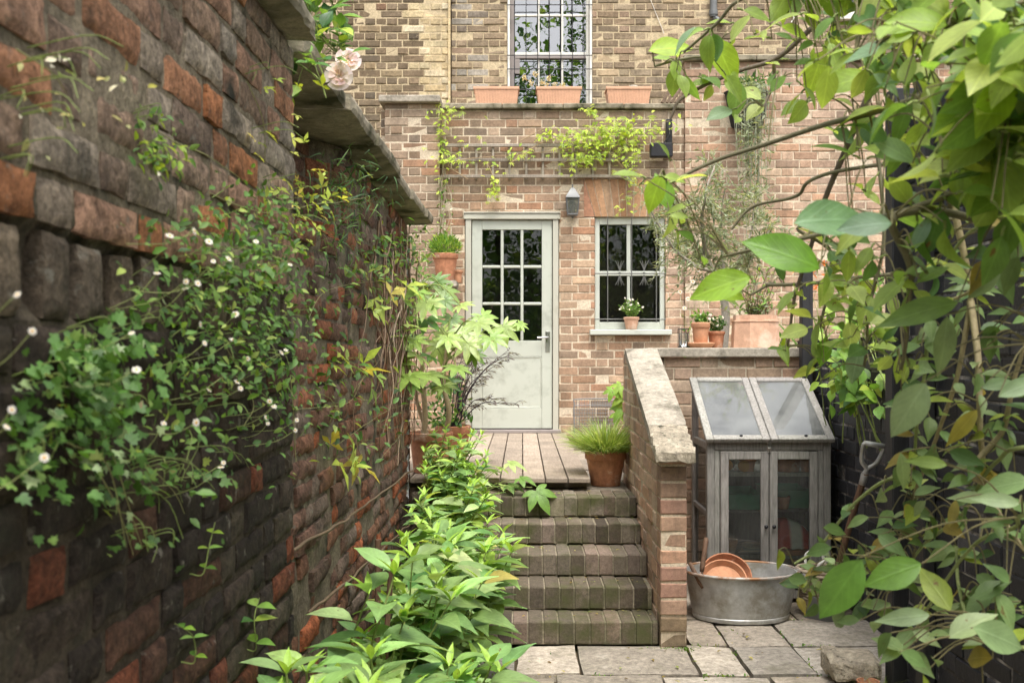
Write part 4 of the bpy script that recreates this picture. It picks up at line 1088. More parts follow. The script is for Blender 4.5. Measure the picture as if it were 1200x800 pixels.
# doors
dx0, dx1, dz0, dz1 = GX0 + pw + .033, GX1 - pw - .033, .076, ZE - .056
xm = (dx0 + dx1) / 2
for (a, b, kx) in ((dx0, xm - .0025, xm - .022), (xm + .0025, dx1, xm + .022)):
    fwid = .045; g = G(); y0, y1 = GY0 - .006, GY0 + .022
    gspan(g, (a, y0, dz0), (a + fwid, y1, dz1)); gspan(g, (b - fwid, y0, dz0), (b, y1, dz1))
    gspan(g, (a + fwid, y0 + .001, dz1 - fwid), (b - fwid, y1, dz1)); gspan(g, (a + fwid, y0 + .001, dz0), (b - fwid, y1, dz0 + fwid))
    dd = g.build('door', M['grey_wood'], gh)
    g = G(); g.span((a + fwid, y0 + .012, dz0 + fwid), (b - fwid, y0 + .015, dz1 - fwid), 0); g.build('glass', M['glass_cab'], dd)
    g = G(); g.lathe([(.005, 0), (.005, .012), (.011, .016), (.011, .022), (0, .026)], (kx, y0, Z_(616, 5.55)), 14, rot=euler(90, 0, 0)); g.build('knob', M['iron'], dd, smooth=True)
# lids
slope = math.degrees(math.atan2(ZB - ZE, GY1 - GY0)); rm = euler(slope, 0, 0); ln = math.hypot(ZB - ZE, GY1 - GY0) + .05
for (a, b) in ((GX0 - .012, (GX0 + GX1) / 2 - .002), ((GX0 + GX1) / 2 + .002, GX1 + .012)):
    o = np.array([(a + b) / 2, (GY0 + GY1) / 2 - .012, (ZE + ZB) / 2 + .018]); W = b - a; g = G()
    def lb(cx, cy, cz, sx, sy, sz, gg=None, col=None): (gg or g).box(o + rm @ np.array([cx, cy, cz]), (sx, sy, sz), rm, .004, col or wv())
    lb(-W / 2 + .021, 0, 0, .042, ln, .026); lb(W / 2 - .021, 0, 0, .042, ln, .026)
    lb(0, ln / 2 - .021, .001, W - .085, .042, .026); lb(0, -ln / 2 + .021, .001, W - .085, .042, .026)
    lid = g.build('lid', M['grey_wood'], gh)
    g = G(); lb(0, 0, .004, W - .084, ln - .084, .003, g, (1, 1, 1)); g.build('glass', M['glass_dusty'], lid)
    g = G(); lb(.02, -ln / 2 + .026, .018, .018, .012, .012, g, (1, 1, 1)); g.build('catch', M['iron'], lid)
g = G(); xmid = (GX0 + GX1) / 2
g.span((xmid - .012, GY0 - .006, ZE - .05), (xmid + .012, GY0 - .001, ZE + .0), .002); g.tube([(xmid - .006, GY0 - .008, ZE - .035), (xmid + .006, GY0 - .008, ZE - .035), (xmid + .006, GY0 - .008, ZE - .06), (xmid - .006, GY0 - .008, ZE - .06), (xmid - .006, GY0 - .008, ZE - .035)], .003, 5); g.build('hasp', M['steel'], gh)
SH = (.255, .50, .715)
for z in SH:
    g = G()
    if z == .50:
        for i in range(13): y = GY0 + .04 + (GY1 - GY0 - .08) * i / 12; g.tube([(GX0 + .045, y, z), (GX1 - .045, y, z)], .003, 5)
        for x in np.linspace(GX0 + .05, GX1 - .05, 5): g.tube([(x, GY0 + .04, z - .004), (x, GY1 - .04, z - .004)], .003, 5)
        g.build('wire_shelf', M['steel'], gh)
    else:
        for i in range(6): y = GY0 + .05 + .075 * i; gspan(g, (GX0 + .022, y, z - .016), (GX1 - .022, y + .06, z))
        g.build('shelf', M['grey_wood'], gh)

for z in (SH[0], SH[2]):
    g = G(); g.span((GX0 + .05, GY0 + .034, z - .02), (GX1 - .05, GY0 + .046, z + .002), .002, (1.5, 1.5, 1.45)); g.build('shelf_lip', M['grey_wood'], gh)
# ---- things inside the cabinet
for (x, y, z, r1, h, lab, m) in ((1.47, 5.63, .508, .045, .07, 'small terracotta pot on the wire shelf right of the orange one', 'terra'), (1.62, 5.64, .716, .055, .08, 'small terracotta pot at the right end of the top cabinet shelf', 'terra'), (1.17, 5.64, .258, .05, .075, 'small pale pot on the lower cabinet shelf at the far left', 'terra_pale')):
    t = thing('flower_pot', lab, 'pot', (x, y, z)); g = G(); g.lathe([(0, 0), (r1 * .7, 0), (r1 * .95, h * .75), (r1, h * .76), (r1, h), (r1 * .88, h), (r1 * .8, h * .5), (0, h * .5)], (x, y, z + .001), 24); shade(g.build('pot', M[m], t))
def shallow_tray(name, lab, cat, c, sx, sy, h, col, tilt=0.):
    t = thing(name, lab, cat, c); g = G(); x, y, z = c; rot = euler(0, tilt, 0)
    for (dx, dy, wx, wy) in ((0, -sy / 2, sx, .006), (0, sy / 2, sx, .006), (-sx / 2, 0, .006, sy - .012), (sx / 2, 0, .006, sy - .012)):
        g.box(np.array(c) + rot @ np.array([dx, dy, h / 2]), (wx, wy, h), rot, .002, col)
    g.box(np.array(c) + rot @ np.array([0, 0, .003]), (sx, sy - .014, .006), rot, .002, col)
    for s in (-1, 1): g.box(np.array(c) + rot @ np.array([0, s * (sy / 2 + .004), h]), (sx + .016, .014, .006), rot, .002, col)
    g.build('tray', M['plain'], t); return t
shallow_tray('seed_tray', 'dark green plastic seed tray on the top shelf, left side of the cabinet', 'tray', (1.23, 5.77, .507), .26, .34, .085, hexc('3f8564'))
shallow_tray('seed_tray', 'dark green plastic seed tray behind the right cabinet door', 'tray', (1.52, 5.80, .507), .24, .3, .10, hexc('468a6a'))
for i, (x, z, r1, h, lab, m) in enumerate(((1.51, .716, .085, .10, 'terracotta pot on the top shelf behind the right cabinet door', 'terra'), (1.28, .716, .05, .07, 'small terracotta pot on the top cabinet shelf at the far left', 'terra_new'),
        (1.38, .508, .034, .06, 'small orange pot standing in the middle of the wire cabinet shelf', 'terra_new'))):
    t = thing('flower_pot', lab, 'pot', (x, 5.66, z)); pot_mesh(t, (x, 5.66, z), r1 * .72, r1, h, M[m])
for i, (x, y, tl) in enumerate(((1.17, 5.70, 82), (1.24, 5.66, 95), (1.30, 5.75, 88))):
    t = thing('glass_jar', ('clear glass jar lying on the top cabinet shelf next to the left frame', 'clear glass jar lying second along the top cabinet shelf', 'clear glass jar lying on top of the cabinet shelf nearest its middle')[i], 'jar', (x, y, .76), 'jars lying on the top cabinet shelf')
    g = G(); rr = .036; zc = .716 + rr if i != 2 else .716 + rr
    g.lathe([(0, -.055), (rr, -.053), (rr, .035), (rr * .8, .048), (rr * .8, .055)], (x, y + (.11 if i == 2 else 0), zc), 18, rot=euler(90, 0, tl - 90)); g.build('jar', M['glass_cab'], t, smooth=True)
    g = G(); g.lathe([(0, .07), (rr * .86, .07), (rr * .86, .054), (0, .054)], (x, y + (.11 if i == 2 else 0), zc), 18, rot=euler(90, 0, tl - 90), col=hexc('b98a4a')); g.build('lid', M['plain'], t)
t = thing('compost_bag', 'slumped red and white printed bag on the middle cabinet shelf', 'bag', (1.55, 5.66, .26)); g = G(); n1, n2 = 15, 13; V = []; C = []
for j in range(n2):
    for i in range(n1):
        p, q = i / (n1 - 1) * 2 - 1, j / (n2 - 1) * 2 - 1
        k = (max(0, 1 - abs(p) ** 3) * max(0, 1 - abs(q) ** 3)) ** .6
        V.append((1.535 + p * .12, 5.69 + q * .10, .288 + .15 * k * (1 - .25 * p) + .012 * mnoise.noise((p * 4, q * 4, 1))))
        C.append(hexc('d8483a') if (p < -.25 or (p > .35 and q < -.35)) else hexc('e8e6e0'))
g.add(V, [(r * n1 + c, r * n1 + c + 1, (r + 1) * n1 + c + 1, (r + 1) * n1 + c) for r in range(n2 - 1) for c in range(n1 - 1)], C); g.build('bag', M['plain'], t, smooth=True)
t = thing('plant_saucer', 'orange plant saucer under the printed bag in the cabinet', 'saucer', (1.53, 5.68, .256)); g = G(); g.lathe([(0, 0), (.13, 0), (.145, .03), (.14, .03), (.127, .006), (0, .006)], (1.53, 5.70, .2555), 30); shade(g.build('saucer', M['terra_new'], t))
t = thing('seed_packets', 'sheaf of pale paper packets lying on the cabinet shelf', 'packets', (1.33, 5.66, .26)); g = G()
for i in range(6): g.box((1.30 + .01 * i, 5.66 + .008 * i, .262 + .007 * i), (.13, .1, .005), (0, 3 * i - 6, 14 * i - 30), .001, choose(random.Random(i), [(1, hexc('d9d5ca')), (1, hexc('c3b8a0')), (1, hexc('a9b0b0'))]))
g.build('packets', M['plain'], t)
t = thing('flower_pot', 'wide terracotta bowl on the cabinet floor behind the right door', 'pot', (1.55, 5.74, .07)); g = G(); g.span((GX0 + .045, GY0 + .045, .058), (GX1 - .045, GY1 - .045, .068), .002, (.7, .7, .7)); g.build('floor_panel', M['grey_wood'], gh); pot_mesh(t, (1.53, 5.74, .07), .085, .12, .11, M['terra'])
t = thing('plastic_sheet', 'folded grey plastic sheets on the cabinet floor behind the left door', 'sheeting', (1.24, 5.72, .07)); g = G()
for i in range(5): g.box((1.23 + .008 * i, 5.74, .082 + .026 * i), (.28 - .02 * i, .3, .016), (0, 2 - i, 3 * i - 5), .007, [hexc('8e9296'), hexc('6f747a'), hexc('a6a9aa')][i % 3])
g.build('sheets', M['plain'], t)

# ================================================================== ZINC TUB and what is in it
TX, TY = 1.15, 5.24
t = thing('zinc_tub', 'oval galvanised zinc tub with rusty rolled rim on the paving before the cabinet', 'tub', (TX, TY, 0))
g = G(); H = .245
g.lathe([(0, .004), (.235, .004), (.243, .002), (.247, .012), (.247, .022), (.243, .026), (.252, .05), (.284, H - .012), (.284, H - .004), (.279, H - .004), (.262, .16), (.238, .03), (0, .028)], (TX, TY, 0.004), 64, sx=1.03, sy=.74)
shade(g.build('tub', M['zinc'], t))
g = G(); ring = [(TX + .292 * 1.03 * math.cos(a), TY + .292 * .745 * math.sin(a), H + .002) for a in np.linspace(0, 2 * math.pi, 65)]
g.tube(ring, .0085, 8, cap=False); g.build('rim', M['zinc_rim'], t, smooth=True)
for s in (-1, 1):
    g = G(); xx = TX + s * .297 * 1.03
    g.tube(curve([(xx - s * .006, TY - .06, H - .05), (xx + s * .02, TY - .055, H - .03), (xx + s * .028, TY, H - .025), (xx + s * .02, TY + .055, H - .03), (xx - s * .006, TY + .06, H - .05)], 16), .006, 7); g.build('handle', M['zinc'], t, smooth=True)
t = thing('plant_saucer', 'terracotta saucer tipped on its side inside the zinc tub', 'saucer', (1.07, 5.25, .2)); g = G()
g.lathe([(0, 0), (.1, 0), (.118, .03), (.123, .03), (.105, -.006), (0, -.006)], (1.06, 5.25, .175), 40, rot=euler(50, -8, 0)); shade(g.build('saucer', M['terra_new'], t))
t = thing('plant_saucer', 'second terracotta saucer leaning behind the first inside the zinc tub', 'saucer', (1.10, 5.3, .2)); g = G()
g.lathe([(0, 0), (.112, 0), (.13, .03), (.136, .03), (.117, -.006), (0, -.006)], (1.085, 5.305, .185), 40, rot=euler(54, -6, 0)); shade(g.build('saucer', M['terra'], t))
t = thing('hand_trowel', 'hand trowel with dark wooden handle propped in the zinc tub', 'trowel', (.93, 5.2, .2)); g = G()
a, b = Vector((.93, 5.16, .255)), Vector((.965, 5.22, .42)); g.tube([a, a.lerp(b, .15), a.lerp(b, .5), a.lerp(b, .9), b], [.011, .014, .012, .014, .009], 10); g.build('grip', M['handle_wood'], t, smooth=True)
g = G(); g.tube([a + Vector((-.02, .02, -.08)) + Vector((.05, 0, -.02)), a], .005, 6); c = a + Vector((.04, .03, -.17)); g.box(c, (.055, .004, .13), (0, 12, 20), .001); g.build('blade', M['steel'], t)
t = thing('hand_fork', 'short brown tool handle leaning on the left rim of the zinc tub', 'hand tool', (.9, 5.2, .2)); g = G(); a, b = Vector((.93, 5.12, .18)), Vector((.868, 5.17, .30)); g.tube([a, a.lerp(b, .2), a.lerp(b, .6), b], [.010, .014, .012, .01], 10); g.build('grip', M['handle_wood'], t, smooth=True)
g = G()
for k in (-1, 0, 1): g.tube([a, a + Vector((.03, .012 * k, -.03)), a + Vector((.06, .02 * k, -.10))], .0025, 5)
g.build('tines', M['steel'], t)

# ---- basket and spade by the dark wall
t = thing('wicker_basket', 'pale round basket with white rope handles beside the zinc tub', 'basket', (1.60, 5.32, 0)); g = G(); c = (1.595, 5.32, .004)
rs = random.Random(8)
for k in range(13):
    r = .088 + .035 * (k / 12) ** .8; pts = [(c[0] + (r + .004 * math.sin(a * 11 + k * math.pi)) * math.cos(a), c[1] + (r + .004 * math.sin(a * 11 + k * math.pi)) * math.sin(a), .012 + k * .0185) for a in np.linspace(0, 2 * math.pi, 67)]
    g.tube(pts, .0105, 6, cap=False)
g.disc((c[0], c[1], .012), .09, 24); g.build('basket', M['wicker'], t, smooth=True)
for s in (-1, 1):
    g = G(); g.tube(curve([(c[0] - .05, c[1] + s * .108, .23), (c[0] - .045, c[1] + s * .125, .285), (c[0], c[1] + s * .13, .305), (c[0] + .045, c[1] + s * .125, .285), (c[0] + .05, c[1] + s * .108, .23)], 18), .008, 7); g.build('handle', M['whitepaint'], t, smooth=True)
t = thing('garden_spade', 'old garden spade with wooden shaft and metal D grip leaning on the black wall', 'spade', (1.67, 5.1, 0))
a, b = Vector((1.555, 5.10, .12)), Vector((1.675, 4.86, .80)); dv = (b - a).normalized(); sd = Vector((dv.z, 0, -dv.x)).normalized()
g = G(); g.tube(curve([a, a.lerp(b, .35) + Vector((.006, 0, 0)), a.lerp(b, .7), b], 14), .0165, 10); g.build('shaft', M['handle_wood'], t, smooth=True)
g = G(); top = b + dv * .155
g.tube(curve([b - dv * .06, b + dv * .02, b + dv * .06 + sd * .035, top - dv * .02 + sd * .05, top + sd * .045], 14), [.018] * 3 + [.011] * 12, 8); g.tube(curve([b - dv * .06, b + dv * .02, b + dv * .06 - sd * .035, top - dv * .02 - sd * .05, top - sd * .045], 14), [.018] * 3 + [.011] * 12, 8)
g.tube([top - sd * .05, top + sd * .05], .013, 8); g.build('grip', M['zinc'], t, smooth=True)
g = G(); c = a - dv * .055; rot = np.array(Matrix((sd, dv.cross(sd), dv)).transposed()); g.box(c, (.16, .006, .13), rot, .002); g.tube([a - dv * .02, a + dv * .16], .02, 8); g.build('blade', M['lampgrey'], t)

# ---- broken stone, shard of pot at the right edge of the paving
t = thing('stone_block', 'rough broken mossy stone block on the paving beside the black wall', 'stone', (1.42, 4.2, 0)); g = G()
rough_slab(g, (1.29, 4.10, .03), (1.485, 4.32, .115), .018, 4.2, (9, 9, 6), hexc('b5a994'), fr=10); g.build('stone', M['stone_rough'], t, smooth=False)
t = thing('pot_shard', 'broken curved piece of terracotta pot under the stone block', 'shard', (1.38, 4.14, 0)); g = G()
g.lathe([(.035, 0), (.046, .045), (.041, .045), (.031, 0)], (1.41, 4.06, .006), 20, col=(1, 1, 1)); g.build('shard', M['terra'], t)

# ================================================================== POTS ON THE PLANTER WALL
ZC = 1.42
x = X_(821, 6.3)
t = thing('plant_saucer', 'upturned orange terracotta saucer on the stone coping carrying a small pot', 'saucer', (x, 6.3, ZC)); g = G(); g.lathe([(0, .0), (.07, .0), (.088, .024), (.088, .03), (.078, .033), (0, .033)], (x, 6.3, ZC + .002), 32); shade(g.build('saucer', M['terra_new'], t))
WALLPOT = thing('potted_plant', 'small terracotta pot of white flowers standing on the upturned saucer', 'potted plant', (x, 6.3, ZC + .035)); pot_mesh(WALLPOT, (x, 6.3, ZC + .036), .044, .059, .125, M['terra_new'], rim=.007, rimh=.036); soil_disc(WALLPOT, (x, 6.3, ZC + .145), .05)
x2 = X_(839, 6.38)
WALLPOT2 = thing('potted_plant', 'small shaded terracotta pot of low white flowers behind the saucer', 'potted plant', (x2, 6.38, ZC)); pot_mesh(WALLPOT2, (x2, 6.37, ZC + .002), .04, .056, .105, M['terra'], rim=.006); soil_disc(WALLPOT2, (x2, 6.37, ZC + .095), .048)
xl, xr = X_(858, 6.3), X_(913, 6.3); xc = (xl + xr) / 2; hw = (xr - xl) / 2
BIGPOT = thing('faceted_planter', 'large pale terracotta planter with faceted sides on the stone coping', 'planter', (xc, 6.3, ZC))
g = G(); Hp = .205
prof = [(0, 0), (1.06, 0), (1.0, Hp - .045), (1.04, Hp - .043), (1.04, Hp - .036), (.96, Hp - .034), (.95, Hp), (.85, Hp), (.82, Hp - .04), (0, Hp - .045)]
g.lathe([(r * hw, z) for r, z in prof], (xc, 6.315, ZC + .002), 8, sx=1.0, sy=.8, phase=math.pi / 8); g.build('pot', M['terra_pale'], BIGPOT); soil_disc(BIGPOT, (xc, 6.315, ZC + Hp - .03), .11)
xw = X_(801, 6.3)
t = thing('candle_lantern', 'small black wire lantern with a clear jar on the stone coping', 'lantern', (xw, 6.3, ZC)); g = G(); h = .12
for k in range(6): a = k * math.pi / 3; g.tube([(xw + .034 * math.cos(a), 6.3 + .034 * math.sin(a), ZC + .002), (xw + .034 * math.cos(a), 6.3 + .034 * math.sin(a), ZC + h)], .0025, 5)
for z in (.006, h): g.tube([(xw + .034 * math.cos(a), 6.3 + .034 * math.sin(a), ZC + z) for a in np.linspace(0, 2 * math.pi, 19)], .0028, 5, cap=False)
g.build('cage', M['iron'], t)
g = G(); g.lathe([(0, .008), (.029, .008), (.029, .085), (.026, .095)], (xw, 6.3, ZC), 18); g.build('glass', M['glass_cab'], t, smooth=True)

# ---- ledge and pot left of the door
lg = thing('ledge_wall', 'short brick ledge wall with purple capping stone left of the door', 'wall', (-.72, 9.05, ZL)); g = G()
brick_wall(g, (-1.1, 8.86, 0), (1, 0, 0), (0, -1, 0), .49, 1.97, lambda r, a, b: choose(r, PAL_EXT), depth=.36, z0=ZL, seed=91, bond='flemish'); g.build('brickwork', [M['brick_house'], M['mortar_house']], lg)
g = G(); rough_slab(g, (-1.1, 8.80, 1.972), (-.585, 9.21, 2.04), .016, 5.5, (10, 8, 3), hexc('8a6f6a'), fr=7); g.build('cap_stone', M['stone'], lg)
xp, yp = X_(522, 8.98), 8.98
POTL = thing('potted_plant', 'terracotta pot of clipped bright green shrub on the ledge left of the door', 'potted plant', (xp, yp, 2.045)); pot_mesh(POTL, (xp, yp, 2.04), .078, .115, .245, M['terra'], rim=.01, rimh=.05); soil_disc(POTL, (xp, yp, 2.27), .1)
xq = X_(536, 9.08)
t = thing('flower_pot', 'small orange terracotta pot tucked beside the clipped shrub pot', 'pot', (xq, 9.1, 2.04)); pot_mesh(t, (xq - .01, 9.10, 2.035), .045, .062, .11, M['terra_new'])

# ---- window sill pot, grass pot
xs_ = X_(740, D - .04)
SILLPOT = thing('potted_plant', 'small pale terracotta pot of white daisies on the window sill', 'potted plant', (xs_, D - .03, WZ0)); pot_mesh(SILLPOT, (xs_, D - .028, WZ0 + .0), .05, .074, .115, M['terra_pale'], rim=.007); soil_disc(SILLPOT, (xs_, D - .028, WZ0 + .1), .062)
GRASSPOT = thing('potted_grass', 'weathered terracotta pot of grassy foliage at the top of the steps', 'potted plant', (.512, 6.12, .577)); pot_mesh(GRASSPOT, (.512, 6.12, .578), .088, .127, .215, M['terra'], rim=.01, rimh=.055, n=48); soil_disc(GRASSPOT, (.512, 6.12, .775), .11)
# ---- two terracotta troughs under the fatsia
FATS = thing('fatsia', 'bushy potted fatsia with large lobed leaves on bare stems left of the door', 'potted shrub', (-.58, 6.2, .66))
pot_mesh(FATS, (-.57, 6.2, .648), .105, .14, .25, M['terra'], rim=.012); soil_disc(FATS, (-.57, 6.2, .87), .12)
MAPL = thing('dark_maple', 'small bare looking dark twiggy shrub in a terracotta pot by the door', 'potted shrub', (-.45, 6.62, .65))
pot_mesh(MAPL, (-.46, 6.62, .648), .085, .12, .26, M['terra'], rim=.012); soil_disc(MAPL, (-.46, 6.62, .88), .1)
# ================================================================== LEAF TEMPLATES  (y along the leaf, z up)
def t_ovate(w=.5, rows=7, peak=.4, fold=.18, curl=-.22, tip=1.3, wave=.0, stalk=0.):
    V = []; F = []; U = []
    for r in range(rows):
        t = r / (rows - 1)
        k = (t / peak) if t < peak else (1 - t) / (1 - peak)
        ww = w / 2 * (math.sin(min(1, k) * math.pi / 2) ** (.75 if t < peak else tip))
        ww = max(ww, .004)
        z = curl * t * t; y = stalk + t * (1 - .12 * abs(curl) * t)
        for s in (-1, 0, 1):
            V.append((s * ww, y, z + abs(s) * ww * fold * 2 + (wave * math.sin(t * 9 + s) * abs(s))))
            U.append((s * ww / (w / 2) if s else 0, t))
    for r in range(rows - 1):
        for c in (0, 1): k = r * 3 + c; F.append((k, k + 1, k + 4, k + 3))
    return np.array(V), F, np.array(U)
def t_quad(w=.5):
    return np.array([(0, 0, 0), (w / 2, .45, .06), (0, 1, -.1), (-w / 2, .45, .06), (0, .45, -.0)]), [(0, 1, 4), (1, 2, 4), (2, 3, 4), (3, 0, 4)], np.array([(0, 0), (1, .5), (0, 1), (-1, .5), (0, .5)], float)
def t_palmate(lobes=7, spread=250, inner=.4, lw=.3, droop=-.3):
    """one lobed leaf, stalk at the origin, middle lobe along y"""
    V = []; F = []; U = []
    for i in range(lobes):
        a = R(-spread / 2 + spread * i / (lobes - 1)); L = 1 - .42 * (abs(i - (lobes - 1) / 2) / ((lobes - 1) / 2)) ** 1.3
        rows = 6; b = len(V)
        for r in range(rows):
            t = r / (rows - 1)
            k = t / .55 if t < .55 else (1 - t) / .45
            ww = max(.006, lw / 2 * L * math.sin(min(1, k) * math.pi / 2) ** (.6 if t < .55 else 1.1))
            if t < .3: ww = max(ww, t * L * math.tan(R(spread / (lobes - 1) / 2)) * .95)
            for s in (-1, 0, 1):
                x, y = s * ww, t * L
                z = droop * (t * L) ** 2 + abs(s) * ww * .25 - .0
                V.append((x * math.cos(a) + y * math.sin(a), -x * math.sin(a) + y * math.cos(a), z)); U.append((s, t))
        for r in range(rows - 1):
            for c in (0, 1): k = b + r * 3 + c; F.append((k, k + 1, k + 4, k + 3))
    return np.array(V), F, np.array(U)
def t_ivy():
    P = [(0, 0), (.32, -.06), (.5, .22), (.3, .36), (.42, .66), (.16, .62), (0, 1), (-.16, .62), (-.42, .66), (-.3, .36), (-.5, .22), (-.32, -.06)]
    V = [(0, .35, .0)] + [(x, y, .12 * abs(x) - .12 * y * y) for x, y in P]
    return np.array(V), [(0, 1 + i, 1 + (i + 1) % 12) for i in range(12)], np.array([(0, .35)] + [(x * 2, y) for x, y in P])
def t_compound(n=5, w=.2):
    """creeper leaf: n leaflets from one point"""
    V = []; F = []; U = []
    for i in range(n):
        a = R(-75 + 150 * i / (n - 1)); L = 1 - .35 * abs(i - (n - 1) / 2) / ((n - 1) / 2); b = len(V)
        for (x, y, z) in ((0, 0, 0), (w * L * .5, .5 * L, .03), (0, L, -.12), (-w * L * .5, .5 * L, .03), (0, .5 * L, -.03)):
            V.append((x * math.cos(a) + y * math.sin(a), -x * math.sin(a) + y * math.cos(a), z)); U.append((x, y))
        F += [(b, b + 1, b + 4), (b + 1, b + 2, b + 4), (b + 2, b + 3, b + 4), (b + 3, b, b + 4)]
    return np.array(V), F, np.array(U)
def t_blade(w=.03, rows=6, bend=-.5):
    V = []; F = []; U = []
    for r in range(rows):
        t = r / (rows - 1); ww = w / 2 * (1 - t) ** .6
        for s in (-1, 1): V.append((s * max(ww, .001), t * (1 - .3 * t), bend * t * t)); U.append((s, t))
    for r in range(rows - 1): k = r * 2; F.append((k, k + 1, k + 3, k + 2))
    return np.array(V), F, np.array(U)
T_OV = t_ovate(.46, 7); T_OVW = t_ovate(.62, 7, .42, .14, -.15, 1.1); T_LAN = t_ovate(.27, 7, .42, .2, -.25, 1.2); T_OVS = t_ovate(.5, 4, .45, .2, -.15, 1.1)
T_HYD = t_ovate(.46, 8, .38, .16, -.32, 1.25, .012); T_BIG = t_ovate(.52, 10, .45, .15, -.2, 1.0, .015); T_BIGL = t_ovate(.34, 10, .42, .18, -.25, 1.15, .01)
T_CURL = t_ovate(.5, 10, .45, .34, -.55, 1.0, .03); T_Q = t_quad(); T_QN = t_quad(.22); T_PALM = t_palmate(8, 265, .4, .32, -.16); T_PALM5 = t_palmate(5, 200, .4, .42, -.35); T_IVY = t_ivy(); T_COMP = t_compound(); T_COMP3 = t_compound(3, .42); T_BL = t_blade(); T_BLW = t_blade(.06, 6, -.6)

def cols(rs, pal, n, j=.22):
    out = []
    for _ in range(n):
        c = choose(rs, pal); k = rs.uniform(1 - j, 1 + j); out.append((c[0] * k, c[1] * k, c[2] * k))
    return np.array(out)
def rv(rs): return Vector((rs.gauss(0, 1), rs.gauss(0, 1), rs.gauss(0, 1))).normalized()

GR_BRIGHT = [(4, hexc('8aa640')), (3, hexc('7a9c3c')), (2, hexc('9bb04a')), (1, hexc('5f8434'))]
GR_MID = [(4, hexc('6b9142')), (3, hexc('5b8238')), (2, hexc('7da24c')), (1.5, hexc('47702f')), (1, hexc('93b05a'))]
GR_HYD = [(4, hexc('78985a')), (3, hexc('68894e')), (2.5, hexc('8aa868')), (1.8, hexc('527442')), (1.5, hexc('a0b878')), (.4, hexc('a3a05a'))]
GR_DARK = [(4, hexc('3f6230')), (3, hexc('4c7038')), (2, hexc('34532a')), (1, hexc('5f8442'))]
GR_LIME = [(4, hexc('a7bb3f')), (3, hexc('95ad38')), (2, hexc('b7c655')), (1, hexc('7d9a33'))]
GR_TREE = [(4, hexc('95ad56')), (3, hexc('86a04c')), (3, hexc('a9ba68')), (2, hexc('6a8a42')), (1, hexc('50723a')), (1, hexc('7f9a78'))]
GR_OLIVE = [(4, hexc('8f9a7c')), (3, hexc('7d8a6a')), (2, hexc('a5ad92')), (1, hexc('66745a'))]
GR_FAT = [(3, hexc('93aa5a')), (3, hexc('84a050')), (2.5, hexc('a5b970')), (1.5, hexc('6a8c44')), (.6, hexc('4c7232'))]
GR_CLIMB = [(3, hexc('7d9660')), (3, hexc('6b8650')), (2, hexc('93a878')), (1.5, hexc('8c9c3e')), (1.5, hexc('52703c')), (.5, hexc('9a8a40'))]
STEMG = hexc('7c8a4c'); STEMB = hexc('7a6650'); TWIG = hexc('9a8a74')

class Plant:
    """collects stems and leaves of one plant, then builds them as its parts"""
    def __init__(s, root, seed): s.root = root; s.rs = random.Random(seed); s.st = G(); s.L = {}; s.branches = []
    def stem(s, pts, r0, r1=None, n=18, col=STEMG, wob=.0, sides=6):
        p = curve(pts, n, wob, s.rs); r1 = r1 or r0 * .5
        s.st.tube(p, np.linspace(r0, r1, len(p)), sides, col); s.branches.append(p); return p
    def leaf(s, t, pos, d, n, size, col):
        s.L.setdefault(id(t), [t, [], [], [], [], []]); q = s.L[id(t)]
        q[1].append(tuple(pos)); q[2].append(tuple(d)); q[3].append(tuple(n)); q[4].append(size); q[5].append(col)
    def pet(s, t, pos, d, n, size, col, r=.0012, gap=.18):
        """leaf with a short stalk"""
        d = Vector(d).normalized(); p = Vector(pos); e = p + d * size * gap
        s.st.tube([p, p.lerp(e, .5) + Vector((0, 0, .002)), e], r, 4, STEMG, cap=False); s.leaf(t, e, d, n, size, col)
    def build(s, lm='leaf', stems='stems', leaves='leaves', stem_mat='stem'):
        if s.st.n: shade(s.st.build(stems, M[stem_mat], s.root), 60)
        g = G()
        for t, P, Dd, Nn, S, C in s.L.values(): g.inst(t, np.array(P), frames(Dd, Nn), np.array(S), np.array(C))
        o = g.build(leaves, M[lm], s.root, smooth=True) if g.n else None
        return o

DAISY = None
def daisy_mesh():
    g = G(); n = 15
    for i in range(n):
        a = 2 * math.pi * i / n + .1 * (i % 3); r0, r1 = .16, 1.; w = .15
        c, sn = math.cos(a), math.sin(a); k = .92 + .1 * (i % 2)
        P = [(r0, -w * .5, .02), (r1 * .7 * k, -w, .03 - .05 * (i % 2)), (r1 * k, 0, -.04), (r1 * .7 * k, w, .03 - .05 * (i % 2)), (r0, w * .5, .02)]
        g.add([(x * c - y * sn, x * sn + y * c, z) for x, y, z in P], [(0, 1, 2, 3, 4)], hexc('e6e4dc') if i % 4 else hexc('dccfd2'), 0)
    g.lathe([(0, .14), (.18, .1), (.27, .02), (.24, -.06), (0, -.08)], (0, 0, 0), 10, col=hexc('d9b23a'))
    return g
def add_daisies(root, items, proto=[None], name='flower'):
    """items: (pos, normal, radius) - every flower head is a child of its plant"""
    for pos, nrm, r in items:
        if proto[0] is None:
            o = daisy_mesh().build('flower', M['petal'], None); proto[0] = o
        else:
            o = proto[0].copy(); COL.objects.link(o)
        o.parent = root; o.name = name
        q = Vector(nrm).normalized().to_track_quat('Z', 'Y')
        o.rotation_mode = 'QUATERNION'; o.rotation_quaternion = q; o.location = Vector(pos) - root.location; o.scale = (r, r, r)

